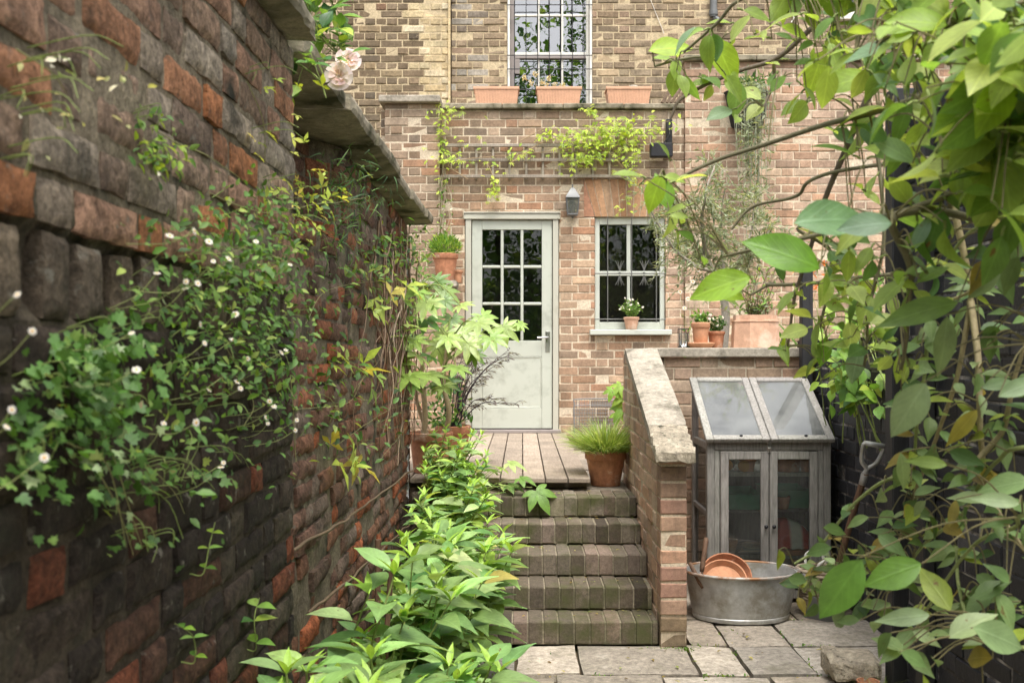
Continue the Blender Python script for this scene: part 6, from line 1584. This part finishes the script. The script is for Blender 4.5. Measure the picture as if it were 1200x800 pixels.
wall_clump('wall_ivy', 'ivy strands and small leaves over the middle of the far wall section', 'wall plant', [(440, 290, 16, 14, 90), (430, 330, 18, 20, 80), (465, 285, 10, 14, 40), (482, 305, 6, 26, 110), (400, 350, 18, 16, 16), (410, 420, 18, 18, 12), (390, 470, 24, 20, 18), (430, 480, 18, 16, 14), (375, 430, 12, 26, 20), (450, 370, 12, 22, 24), (465, 420, 8, 34, 24), (420, 520, 26, 18, 18), (372, 500, 14, 24, 16)], AF, .036, T_OVS, GR_WALL + [(1.5, hexc('97ab58'))], 208, .10,
    strand=[[(350, 380), (375, 340), (440, 330), (480, 335)], [(430, 470), (405, 460), (440, 420), (450, 380)], [(330, 480), (400, 470), (425, 430)], [(440, 540), (470, 500), (490, 470)], [(390, 520), (450, 480), (490, 470)]])
wall_clump('figleaf_shoot', 'few yellowing lobed leaves hanging on the far brick wall', 'wall plant', [(405, 425, 12, 14, 7), (470, 345, 8, 18, 9), (488, 320, 7, 14, 7), (400, 545, 16, 14, 7), (440, 350, 14, 10, 5)], AF, .10, T_COMP3, [(3, hexc('a5b84a')), (1, hexc('c4b95a')), (2, hexc('7e9c46'))], 209, .12, lm='leaf')
# old climbing stems fixed to the wall
CS_ = thing('climber_stems', 'tangle of bare brown climber stems clinging to the far wall section', 'climber', (-.64, 5.2, 1.2)); P = Plant(CS_, 210); rs = P.rs
for k in range(46):
    px = rs.gauss(462, 14); px = min(px, 483); top = rs.uniform(255, 350); bot = rs.uniform(420, 560)
    P.stem([Vector((-AF + rs.uniform(.01, .05), *(wall_pt(px + rs.gauss(0, 5), y, AF))[1:])) for y in np.linspace(top + (480 - px) * -.2, bot, 5)], rs.uniform(.002, .006), .0018, 22, choose(rs, [(2, hexc('8d7660')), (1, hexc('6f5a48')), (1, hexc('a3917a'))]), .02, 4)
for a, b in (((330, 650), (480, 540)), ((350, 720), (480, 600))):
    P.stem([Vector((-AF + .03 + .012 * i, *(wall_pt(a[0] + (b[0] - a[0]) * t, a[1] + (b[1] - a[1]) * t + rs.gauss(0, 4), AF))[1:])) for i, t in enumerate((0, .3, .6, 1))], .0055, .004, 26, hexc('6f5e4c'), .014, 7)
P.build()
# few single shoots low on the wall
for k, (pts, lab) in enumerate((([(238, 672), (245, 640), (252, 612)], 'small upright seedling growing from the lower near wall'), ([(228, 775), (226, 745), (205, 730)], 'small leafy weed at the foot of the near wall'), ([(300, 760), (298, 725), (304, 700)], 'single leafy shoot rising before the dark lower wall'))):
    a = AN - .018; b = wall_pt(*pts[0], a); t = thing('wall_seedling', lab, 'plant', tuple(b)); P = Plant(t, 220 + k); p = P.stem([Vector((-AN - .005, b.y, b.z))] + [wall_pt(x, y, a) for x, y in pts], .0014, .0008, 14)
    for j, q in enumerate(p[6::3]):
        for s in (-1, 1): P.leaf(T_OV, q, Vector((s * .8 + .3, .6 * s * (j % 2 * 2 - 1), .25)), Vector((0, -.4, 1)), .026 if k < 2 else .05, choose(P.rs, GR_MID + GR_BRIGHT))
    P.build()

# ================================================================== ROSE over the wall
RO = thing('climbing_rose', 'climbing rose with glossy leaves and two pale pink blooms on top of the garden wall', 'rose', (-.75, 2.7, 2.2)); P = Plant(RO, 230); rs = P.rs
canes = []
for l in ([(300, -60, 2.75), (345, -20, 2.8), (372, 30, 2.85), (395, 62, 2.9), (402, 85, 2.9)], [(310, -60, 2.7), (350, 0, 2.75), (380, 50, 2.8), (402, 65, 2.9)], [(300, -40, 2.6), (335, 10, 2.65), (365, 60, 2.7), (385, 95, 2.7)], [(320, -60, 2.8), (380, -10, 2.9), (395, 30, 2.95)], [(300, 40, 2.6), (340, 70, 2.62), (375, 95, 2.6), (385, 115, 2.58)], [(250, -40, 2.5), (300, -5, 2.55), (330, 0, 2.6)]):
    b = at(*l[0]); canes += P.stem([Vector((-1.05, b.y + .15, 1.2)), Vector((-1.0, b.y + .1, b.z - .05))] + [at(*q) for q in l], .005, .002, 34, hexc('7d8a4c'), .01, 5)[12:]
pix_ = lambda q: (CX + q.x / q.y * FPX, CY - (q.z - EYE) / q.y * FPX)
for k in range(170):
    b = rs.choice(canes); d = rv(rs) + Vector((.1, -.1, -.1)); 
    e = b + d.normalized() * rs.uniform(.03, .1)
    if e.y > 2.5 and e.x > -.50 and e.z < 2.12 and e.y > 2.9: continue
    qx, qy = pix_(e)
    if qx > 378 and qy > 48 and rs.random() < .85: continue
    P.stem([b, b.lerp(e, .5), e], .0012, .0008, 4, STEMG, 0, 4); dd = (e - b).normalized()
    for j, (f, sz) in enumerate(((0, .055), (1, .042), (-1, .042))):
        sd = dd.cross(Vector((0, 0, 1))); sd = sd.normalized() if sd.length > .01 else Vector((1, 0, 0))
        P.leaf(T_OVW, e if not f else b.lerp(e, .6), dd + f * sd * 1.4 + Vector((0, 0, -.2)), Vector((rs.gauss(.2, .3), -.5, .9)), sz * rs.uniform(.8, 1.3), choose(rs, GR_MID + [(2, hexc('3f6a3a')), (2, hexc('a3bb4e'))]))
P.build('leaf_gloss')
def rose(c, r, seed, nrm):
    rs = random.Random(seed); g = G(); q = np.array(Vector(nrm).normalized().to_track_quat('Z', 'Y').to_matrix())
    for ring, (n, op, sz) in enumerate(((3, .25, .5), (5, .55, .75), (6, .9, .95), (7, 1.25, 1.05))):
        for i in range(n):
            a = 2 * math.pi * i / n + ring * .5 + rs.gauss(0, .1); m_ = 5; V = []
            for u in range(m_):
                for v in range(m_):
                    p, t = (u / (m_ - 1) - .5) * 2, v / (m_ - 1); w = sz * .55 * math.sin(min(1, t * 1.6 + .15) * math.pi / 2) * (1 - .35 * max(0, t - .6))
                    th = a + p * w * .9 / (.3 + .7 * sz); rr = (.12 + op * .75 * t * sz * (.6 + .4 * t)) ; zz = (.85 - .5 * op) * t * sz + .05 - .12 * op * t * t + .05 * p * p
                    V.append((rr * math.cos(th), rr * math.sin(th), zz + .012 * rs.gauss(0, 1)))
            F = [(x * m_ + y, x * m_ + y + 1, (x + 1) * m_ + y + 1, (x + 1) * m_ + y) for x in range(m_ - 1) for y in range(m_ - 1)]
            g.add((np.array(V) * r) @ q.T + np.array(c), F, choose(rs, [(2, hexc('d8c8ca')), (1, hexc('d0b6ba')), (1, hexc('e0d6d6'))]))
    return g
rose(at(408, 71, 2.75), .033, 1, (.3, -1, .35)).build('bloom', M['petal'], RO, smooth=True); rose(at(397, 90, 2.70), .035, 2, (.1, -1, .0)).build('bloom', M['petal'], RO, smooth=True); rose(at(262, 2, 2.3), .035, 3, (.3, -.8, .6)).build('bloom', M['petal'], RO, smooth=True)

# ================================================================== OVERHANGING TREE (right, close to the viewer)
TR = thing('overhanging_tree', 'tree with large bright green oval leaves arching in from the upper right', 'tree', (1.42, 2.3, 0)); P = Plant(TR, 301); rs = P.rs
tk = P.stem([(1.44, 2.1, -.02), (1.42, 2.12, .8), (1.36, 2.2, 1.6), (1.28, 2.25, 2.2), (1.15, 2.3, 2.75)], .045, .03, 30, hexc('5c5044'), .015, 10)
BR = [[(1085, -10, 2.25), (1060, -4, 2.28), (1012, 4, 2.32), (960, 30, 2.36), (915, 68, 2.4), (860, 86, 2.42), (800, 115, 2.45), (786, 140, 2.45)],
      [(1085, -10, 2.25), (1050, 60, 2.2), (1012, 120, 2.2), (985, 190, 2.25), (955, 262, 2.3), (936, 330, 2.35), (921, 402, 2.35)],
      [(908, 72, 2.4), (905, 100, 2.4), (893, 128, 2.38)],
      [(1200, 40, 1.75), (1120, 95, 1.75), (1040, 130, 1.8), (960, 150, 1.85), (880, 172, 1.95), (810, 200, 2.0), (770, 220, 2.02)],
      [(1012, 120, 2.2), (1030, 200, 2.15), (1036, 290, 2.1), (1018, 370, 2.1), (1010, 430, 2.1)], [(1070, 245, 1.52), (1072, 320, 1.6), (1062, 390, 1.7), (1050, 440, 1.8)], [(985, 200, 2.25), (930, 228, 2.3), (885, 240, 2.35), (860, 268, 2.35)],
      [(1230, 150, 1.5), (1150, 215, 1.5), (1070, 245, 1.52), (1000, 262, 1.6), (920, 290, 1.7), (850, 300, 1.8)],
      [(1200, 0, 1.4), (1120, 30, 1.45), (1050, 40, 1.55), (1000, 62, 1.65)],
      [(936, 330, 2.35), (905, 330, 2.4), (880, 345, 2.4)], [(955, 262, 2.3), (975, 300, 2.28), (962, 380, 2.3)],
      [(1280, 60, 1.35), (1200, 110, 1.35), (1150, 130, 1.4), (1100, 160, 1.45)], [(1060, -40, 2.1), (980, -30, 2.0), (880, -5, 2.0), (840, 30, 2.05), (800, 60, 2.1)],
      [(860, 86, 2.42), (830, 70, 2.42), (800, 72, 2.42), (770, 80, 2.42)]]
anchor = tk[-8]
for k, l in enumerate(BR):
    p0 = at(*l[0]); pts = [at(*q) for q in l]
    if k in (0, 3, 5, 6, 9, 10): pts = [min(tk, key=lambda q: (q - p0).length), ] + pts
    P.stem(pts, .011 if k < 2 else .008 if k in (3, 5) else .005, .003, 40, hexc('6a5e50') if k < 3 else hexc('6f6a52'), .012, 7)
allb = [q for b in P.branches[1:] for q in b[6:]]
pix = lambda q: (CX + q.x / q.y * FPX, CY - (q.z - EYE) / q.y * FPX)
def tleaf(b, size, t=T_BIG, pal=GR_TREE, down=.25, r=.0022, n=None, d=None):
    if d is None: d = rv(rs); d.z = d.z * .7 - down; d.y *= .7
    P.pet(t, b, d, n or Vector((rs.gauss(0, .45), rs.gauss(-.45, .4), rs.uniform(.3, 1))), size, choose(rs, pal), r, .2)
# leaves in loose whorls along the branches
def nod(px, py, Dd): return at(px, py, Dd)
for k in range(95):
    b = rs.choice(allb); x, y = pix(b)
    if x < 930 and rs.random() < .7: continue
    if 880 < x < 1000 and 200 < y < 420 and rs.random() < .6: continue
    for j in range(rs.choice((1, 2, 2, 3))): tleaf(b, rs.uniform(.035, .08), rs.choice((T_BIG, T_OVW, T_BIGL, T_CURL)))
# placed leaf groups where the crown is dense: px, py, depth, spread px, count, size
def twig_to(e):
    src = min(allb, key=lambda q: (q - e).length)
    if (src - e).length > .02: P.stem([src, src.lerp(e, .5) + Vector((0, 0, .02)), e], .0018, .0011, 8, hexc('77704f'), .004, 5)
for (px, py, Dd, sp, n, sz) in ((845, 60, 2.3, 24, 5, .10), (800, 75, 2.3, 20, 4, .11), (862, 130, 2.3, 10, 3, .10), (770, 215, 1.95, 14, 6, .09), (800, 255, 1.95, 18, 7, .095), (840, 325, 2.1, 16, 2, .09), (920, 405, 2.35, 4, 2, .09), (965, 420, 2.3, 8, 3, .11), (1000, 60, 1.9, 40, 14, .10), (1060, 50, 1.6, 40, 18, .10), (1120, 60, 1.45, 50, 22, .10), (1170, 40, 1.35, 34, 16, .10), (1190, 190, 1.35, 24, 8, .09), (1130, 180, 1.5, 30, 8, .09), (950, 110, 2.1, 30, 8, .10), (1020, 150, 1.8, 34, 16, .10), (950, 40, 2.1, 30, 12, .10), (1000, 20, 1.9, 40, 14, .10), (1100, 100, 1.5, 40, 12, .09), (1090, 130, 1.6, 34, 10, .10), (1160, 150, 1.4, 34, 13, .10), (980, 270, 1.8, 26, 7, .09), (1040, 230, 1.6, 30, 7, .09), (1110, 215, 1.5, 36, 8, .09), (990, 330, 2.2, 26, 13, .10), (960, 360, 2.2, 20, 8, .1), (1015, 385, 2.1, 24, 14, .1), (1040, 320, 1.8, 26, 10, .09), (1050, 420, 1.9, 24, 8, .08), (1080, 280, 1.6, 24, 8, .08), (1180, 250, 1.4, 26, 5, .1), (900, 20, 2.1, 24, 5, .1), (1080, 0, 1.7, 40, 8, .1), (985, 440, 2.4, 12, 3, .09), (935, 350, 2.3, 14, 3, .09)):
    for i in range(n):
        e = at(rs.gauss(px, sp), rs.gauss(py, sp * .7), Dd + rs.gauss(0, .1)); twig_to(e); tleaf(e, sz * rs.uniform(.38, .82), rs.choice((T_BIG, T_BIG, T_OVW, T_BIGL, T_CURL)))
# the biggest leaves close to the lens (px,py of stalk, image angle, length px, depth)
def hero(px, py, ang, lpx, Dd, col, t=T_BIG, face=(-.1, -1, .45), tilt=0.):
    e = at(px, py, Dd); d = Vector((math.cos(R(ang)), tilt, -math.sin(R(ang)))); twig_to(e); P.leaf(t, e, d, Vector(face), .8 * lpx / FPX * Dd, hexc(col) if isinstance(col, str) else col)
for h_ in ((930, 262, -8, 120, 1.35, '6f9468'), (1045, 262, 178, 80, 1.3, '7c9a80'), (880, 325, 165, 95, 1.8, '8fb53a'), (960, 315, 205, 120, 1.6, '6c9a34'), (830, 335, 15, 60, 1.9, '93b53c'), (785, 245, 250, 60, 2.0, '7aa43c'), (775, 205, 110, 60, 1.95, '98b83e'), (760, 60, -10, 70, 2.3, 'a5c348'), (835, 45, 60, 80, 2.3, '9dbb40'), (865, 95, 95, 55, 2.35, '7ea05a'), (920, 395, 95, 30, 2.35, '9cba3a'), (968, 395, 100, 45, 2.3, '6c9838'), (1150, 120, 150, 90, 1.35, '86a83a'), (1110, 30, 190, 90, 1.4, '90b03c'), (1185, 90, 120, 100, 1.25, '8eac36'), (1070, 190, 215, 70, 1.5, '7e9c6c'), (1020, 90, 170, 80, 1.8, '9ab848'), (965, 60, 110, 70, 2.2, 'a3bf48')):
    hero(*h_)
# the rest of the crown, beyond the edge of the picture
far_b = [q for b in P.branches[1:] for q in b[2:] if pix(q)[0] > 1180 or pix(q)[1] < -15]
for k in range(150):
    b = rs.choice(far_b)
    for j in range(3): tleaf(b + .03 * rv(rs), rs.uniform(.05, .09))
for k in range(40):
    b = rs.choice(tk[14:]); e = b + Vector((rs.gauss(-.05, .25), rs.gauss(0, .3), rs.uniform(.0, .4)))
    if pix(e)[0] < 1220 and pix(e)[1] > -30: continue
    if e.y < .6 or e.x > 1.5: continue
    p = P.stem([b, b.lerp(e, .5) + Vector((0, 0, .06)), e], .005, .002, 12, hexc('6f6a52'), .01, 5)
    for q in p[3:]:
        for j in range(2): tleaf(q, rs.uniform(.05, .09))
# crown above the picture, which shades the passage
for k in range(70):
    e = Vector((rs.gauss(.95, .35), rs.gauss(1.9, .6), rs.uniform(2.75, 3.5)))
    if e.z - EYE < .40 * e.y: continue
    if k % 6 == 0: P.stem([tk[-3], tk[-1].lerp(e, .5) + Vector((0, 0, .1)), e], .008, .003, 14, hexc('6a5e50'), .02, 5)
    for j in range(3): P.leaf(T_BIG, e + .1 * rv(rs), rv(rs) + Vector((0, 0, -.2)), rv(rs) + Vector((0, 0, 1)), rs.uniform(.08, .12), choose(rs, GR_TREE))
P.build('leaf_tree', stems='trunk', leaves='crown')

# ================================================================== CLIMBER on the black wall (right)
CL = thing('honeysuckle', 'pale stemmed climber with paired grey green leaves hanging before the black wall', 'climber', (1.45, 3.0, .3)); P = Plant(CL, 320); rs = P.rs
LS = [[(1118, 235, 1.95), (1130, 300, 1.95), (1137, 350, 1.95), (1128, 410, 1.95), (1108, 480, 1.98), (1075, 560, 2.05), (1050, 640, 2.1)], [(1137, 350, 1.95), (1142, 400, 1.9), (1146, 460, 1.85), (1152, 530, 1.85), (1158, 580, 1.85), (1200, 640, 1.8), (1250, 690, 1.8)], [(1160, 565, 1.85), (1178, 500, 1.8), (1195, 430, 1.75), (1230, 330, 1.7)],
      [(1230, 250, 1.6), (1170, 320, 1.75), (1120, 350, 1.9), (1090, 350, 1.95)], [(1050, 640, 2.1), (1000, 665, 2.1), (960, 668, 2.15), (940, 690, 2.2)], [(1075, 560, 2.05), (1040, 560, 2.1), (1005, 585, 2.15), (960, 640, 2.2), (930, 660, 2.2)], [(1230, 520, 1.7), (1170, 540, 1.8), (1130, 600, 1.9), (1080, 640, 2.0), (1045, 690, 2.0)], [(1240, 200, 1.5), (1190, 260, 1.6), (1140, 270, 1.8), (1100, 320, 1.95)], [(1230, 760, 1.6), (1150, 740, 1.7), (1125, 690, 1.8), (1120, 640, 1.85)], [(1240, 600, 1.6), (1190, 620, 1.65), (1140, 640, 1.75), (1080, 720, 1.9)], [(1090, 350, 1.95), (1085, 420, 1.98), (1072, 500, 2.0), (1068, 560, 2.05)]]
for k, l in enumerate(LS):
    pts = [at(*q) for q in l]
    if k in (2, 3, 6, 7, 8, 9):
        q0 = pts[0]; pts = [Vector((1.545, q0.y + .3, q0.z)), ] + pts
    P.stem(pts, .0075 if k < 3 else .0045, .0028, 34, hexc('a89a78') if k < 4 else hexc('8f9a62'), .008, 7)
P.stem([(1.50, 2.0, 0), (1.48, 2.05, .6), at(1230, 520, 1.7), at(1230, 250, 1.6)], .009, .006, 30, hexc('9a8a6c'), .01, 7)
allb = [q for b in P.branches for q in b[4:]]
vis = [q for q in allb if pix(q)[0] < 1230 and -20 < pix(q)[1] < 820]
for k in range(85):
    b = rs.choice(vis); a = rs.uniform(0, 6.28)
    for s in (0, math.pi):
        d = Vector((math.cos(a + s), .4 * math.sin(a + s) - .1, rs.gauss(-.1, .35))); P.pet(T_BIGL if rs.random() < .6 else T_OV, b, d, Vector((rs.gauss(0, .4), -.6, rs.uniform(.3, 1))), rs.uniform(.03, .062), choose(rs, GR_CLIMB), .0014, .1)
for (px, py, Dd, sp, n, sz) in ((985, 650, 2.1, 24, 16, .05), (1040, 600, 2.05, 26, 12, .06), (1065, 660, 2.0, 30, 16, .06), (1010, 700, 2.05, 24, 12, .06), (1090, 590, 1.95, 26, 10, .06), (1150, 690, 1.7, 24, 8, .07), (1185, 380, 1.7, 20, 5, .06), (1090, 480, 1.95, 26, 8, .07), (1080, 400, 1.95, 20, 7, .06), (1175, 740, 1.6, 30, 7, .08), (950, 690, 2.2, 14, 8, .045), (1190, 560, 1.7, 18, 5, .07), (1120, 520, 1.85, 24, 8, .055), (1165, 620, 1.7, 24, 9, .055), (1100, 765, 1.7, 30, 8, .06), (1180, 690, 1.65, 24, 9, .06), (1060, 740, 1.8, 20, 6, .055), (1150, 420, 1.75, 24, 7, .05), (1180, 300, 1.55, 22, 8, .07)):
    for i in range(n):
        e = at(rs.gauss(px, sp), rs.gauss(py, sp * .8), Dd + rs.gauss(0, .06)); twig_to(e); d = rv(rs); d.z = d.z * .6 - .2; P.leaf(T_OV, e, d, Vector((rs.gauss(0, .4), -.7, rs.uniform(.2, 1))), sz * rs.uniform(.7, 1.3), choose(rs, GR_CLIMB))
off = [q for q in allb if pix(q)[0] >= 1215]
for k in range(130):
    b = rs.choice(off); P.pet(T_OV, b, rv(rs) + Vector((-.2, 0, 0)), Vector((rs.gauss(-.4, .4), -.3, .7)), rs.uniform(.03, .06), choose(rs, GR_CLIMB), .0014, .1)
for h_ in ((1122, 355, 168, 120, 1.5, '6f8c48', T_BIGL), (1135, 350, -45, 80, 1.55, '8fa67c', T_BIGL), (1110, 370, 95, 95, 1.55, '82986a', T_BIGL), (1085, 448, 122, 95, 1.5, '8a9f74', T_BIG), (1150, 455, -15, 60, 1.55, '7f9a6e', T_BIGL), (1145, 480, 130, 70, 1.6, 'a39a40', T_BIGL), (1010, 655, 125, 110, 1.5, '5f8638', T_BIG), (1080, 660, 160, 90, 1.5, '668c3a', T_BIG), (1110, 545, 190, 60, 1.6, '86a050', T_BIGL), (1090, 760 - 40, 175, 80, 1.6, '8fa67c', T_BIGL), (1120, 585, 100, 45, 1.6, '8a8246', T_BIGL), (1140, 735, 20, 90, 1.45, '86a070', T_BIG), (1090, 255, 120, 60, 1.5, '7f9c80', T_BIGL), (1195, 590, 190, 70, 1.5, '93a97c', T_BIGL), (1170, 465, -25, 80, 1.45, '87a076', T_BIGL), (1055, 530, 80, 60, 1.8, '8da46e', T_BIGL), (1005, 300, -150, 50, 1.8, '93a980', T_BIGL)):
    hero(*h_)
P.build('leaf')
# green climber over the corner between side wall and cabinet
P = Plant(thing('corner_climber', 'bright green leafy climber in the corner above the side wall beyond the cabinet', 'climber', (1.75, 5.2, 1.4)), 330); rs = P.rs
for k in range(14):
    b = Vector((1.76, rs.uniform(4.3, 5.8), .9)); e = at(rs.gauss(1005, 16), rs.uniform(300, 450), rs.uniform(4.6, 5.4)); e.x = min(e.x, 1.9); P.stem([b, b.lerp(e, .5) + Vector((-.05, 0, .1)), e], .004, .002, 14, STEMG, .02, 5)
br = [q for b in P.branches for q in b[5:]]
for k in range(200):
    q = rs.choice(br); P.pet(T_OVW, q, rv(rs) + Vector((-.2, -.3, -.1)), Vector((rs.gauss(0, .4), -.6, .8)), rs.uniform(.06, .1), choose(rs, GR_MID + GR_BRIGHT), .0014, .15)
P.build('leaf')
# tuft of grass beside the stone
GT = thing('grass_tuft', 'tuft of bright green grass beside the stone block at the foot of the black post', 'grass', (1.47, 4.0, 0)); tuft(GT, (1.465, 4.04, .0), .07, .11, 150, 9, T_BL, GR_BRIGHT, .35, .7)
tuft(GT, (1.46, 3.9, .0), .07, .1, 120, 19, T_BL, GR_BRIGHT, .35, .7, name='young_blades')
# moss and weeds in the paving joints
g = G(); rs = random.Random(77); P_, D_, N_, S_ = [], [], [], []
for _ in range(1500):
    side = rs.random()
    if side < .5: x, y = rs.uniform(-.4, 1.5), rs.choice((4.73, 4.29, 3.91, 5.19)) + rs.gauss(0, .008)
    elif side < .8: x, y = rs.choice((-.03, .255, .985, 1.28, .77, .14, .6, 1.06)) + rs.gauss(0, .008), rs.uniform(3.5, 5.1)
    else: x, y = rs.gauss(.72, .05), 4.66 + rs.gauss(0, .02)
    if mnoise.noise((x * 4, y * 4, 3.)) < .08: continue
    if x < .8 and y > 4.72: continue
    P_.append((x, y, -.006)); D_.append((rs.gauss(0, .6), rs.gauss(0, .6), .7)); N_.append(tuple(rv(rs))); S_.append(rs.uniform(.008, .02))
g.inst(T_OVS, np.array(P_), frames(D_, N_), np.array(S_), cols(rs, GR_MID + [(3, hexc('7d7f3a'))], len(P_))); tag(g.build('moss', M['leaf_small'], None, smooth=True), 'moss and tiny weeds growing in the paving joints', 'moss', kind='stuff')

# fallen leaves and petals on the paving and steps
g = G(); rs = random.Random(78); P_, D_, N_, S_ = [], [], [], []
for _ in range(150):
    x, y = rs.uniform(-.4, 1.55), rs.uniform(3.3, 5.0); z = .012
    if x < .64 and y > 4.74: continue
    P_.append((x, y, z)); D_.append((rs.gauss(0, 1), rs.gauss(0, 1), .05)); N_.append((rs.gauss(0, .15), rs.gauss(0, .15), 1)); S_.append(rs.uniform(.012, .035))
for (yf, zt) in STEP:
    for _ in range(14): P_.append((rs.uniform(-.3, .62), yf + rs.uniform(.05, .19), zt + .008)); D_.append((rs.gauss(0, 1), rs.gauss(0, 1), .05)); N_.append((rs.gauss(0, .15), rs.gauss(0, .15), 1)); S_.append(rs.uniform(.01, .03))
g.inst(T_OVS, np.array(P_), frames(D_, N_), np.array(S_), cols(rs, [(2, hexc('8a7a48')), (2, hexc('6b5a3a')), (1, hexc('a39a58')), (1, hexc('7d8a48'))], len(P_))); tag(g.build('leaf_litter', M['leaf_small'], None, smooth=True), 'scattered fallen leaves on the paving and steps', 'leaves', kind='stuff')
# ================================================================== the trees behind the viewer (seen in the window panes)
g = G(); rs = random.Random(99); P_, D_, N_, S_ = [], [], [], []
for (cx, cy, cz, r, n) in ((-3.5, -7, 4.2, 2.4, 2300), (.2, -9, 3.2, 2.2, 2000), (3.6, -8, 5.0, 2.6, 2500), (-.8, -11, 6.6, 2.4, 1800), (1.8, -6, 2.2, 1.5, 1200), (-1.8, -5, 1.8, 1.4, 1100), (0.4, -5.5, 1.2, 1.2, 900), (-1.5, -9, 9.6, 2.2, 1500), (2.6, -10, 10.6, 2.4, 1500), (.6, -8, 8.2, 1.6, 800), (6.5, -9, 4, 2.6, 1500), (-6.5, -9, 4, 2.8, 1500)):
    for _ in range(n):
        v = rv(rs); k = rs.random() ** .4 * (1 + .4 * mnoise.noise(v * 2.4 + Vector((cx, cy, 0)))); p = Vector((cx, cy, cz)) + v * r * k
        P_.append(tuple(p)); D_.append(tuple(rv(rs))); N_.append(tuple(rv(rs) + Vector((0, 0, .6)))); S_.append(rs.uniform(.14, .3))
g.inst(T_Q, np.array(P_), frames(D_, N_), np.array(S_), cols(rs, GR_DARK + GR_MID, len(P_)))
for (cx, cy, h) in ((-3.5, -7, 4), (.2, -9, 3), (3.6, -8, 5), (-.8, -11, 6)): g.tube(curve([(cx, cy, -.1), (cx + .1, cy, h * .5), (cx, cy, h + 1)], 10), [.16, .15, .14, .13, .12, .11, .1, .09, .08, .06, .05], 8, hexc('4d4034'))
tag(g.build('far_trees', M['leaf_small'], None), 'mass of garden trees behind the viewpoint', 'trees', kind='stuff')
# ================================================================== LIGHT, SKY, CAMERA
SUN_EL, SUN_AZ = 66, 165      # degrees; azimuth clockwise from +Y
w = bpy.data.worlds.new('World'); SC.world = w; w.use_nodes = True
nt = w.node_tree; nt.nodes.clear()
sky = nt.nodes.new('ShaderNodeTexSky'); sky.sky_type = 'NISHITA'; sky.sun_disc = False
sky.sun_elevation = R(SUN_EL); sky.sun_rotation = R(SUN_AZ); sky.air_density = 1.0; sky.dust_density = 6.0; sky.ozone_density = .6
hs = nt.nodes.new('ShaderNodeHueSaturation'); hs.inputs['Saturation'].default_value = .28
bg = nt.nodes.new('ShaderNodeBackground'); bg.inputs[1].default_value = .15; wo = nt.nodes.new('ShaderNodeOutputWorld')
nt.links.new(sky.outputs[0], hs.inputs['Color']); nt.links.new(hs.outputs[0], bg.inputs[0]); nt.links.new(bg.outputs[0], wo.inputs[0])
ld = bpy.data.lights.new('sun', 'SUN'); ld.energy = .85; ld.angle = R(24); ld.color = (1, .95, .87)
lo = bpy.data.objects.new('sun', ld); COL.objects.link(lo)
el, az = R(SUN_EL), R(SUN_AZ)
sd = Vector((math.sin(az) * math.cos(el), math.cos(az) * math.cos(el), math.sin(el)))
lo.rotation_mode = 'QUATERNION'; lo.rotation_quaternion = sd.to_track_quat('Z', 'Y'); lo.location = sd * 20

cd = bpy.data.cameras.new('camera'); cam = bpy.data.objects.new('camera', cd); COL.objects.link(cam)
cd.sensor_width = 36; cd.sensor_fit = 'HORIZONTAL'; cd.lens = FPX / 1200 * 36
cd.shift_x = (600 - CX) / 1200; cd.shift_y = (CY - 400) / 1200
cam.location = (0, 0, EYE); cam.rotation_euler = (R(90), 0, 0); cd.clip_start = .05; cd.clip_end = 500
cd.dof.use_dof = True; cd.dof.focus_distance = 5.6; cd.dof.aperture_fstop = 8.0
SC.camera = cam
SC.render.engine = 'CYCLES'
SC.cycles.use_denoising = True; SC.cycles.max_bounces = 10; SC.cycles.diffuse_bounces = 5; SC.cycles.transparent_max_bounces = 12; SC.cycles.sample_clamp_indirect = 6
vs = SC.view_settings; vs.view_transform = 'Standard'; vs.look = 'None'; vs.gamma = 1; vs.use_curve_mapping = False; vs.exposure = 1.28
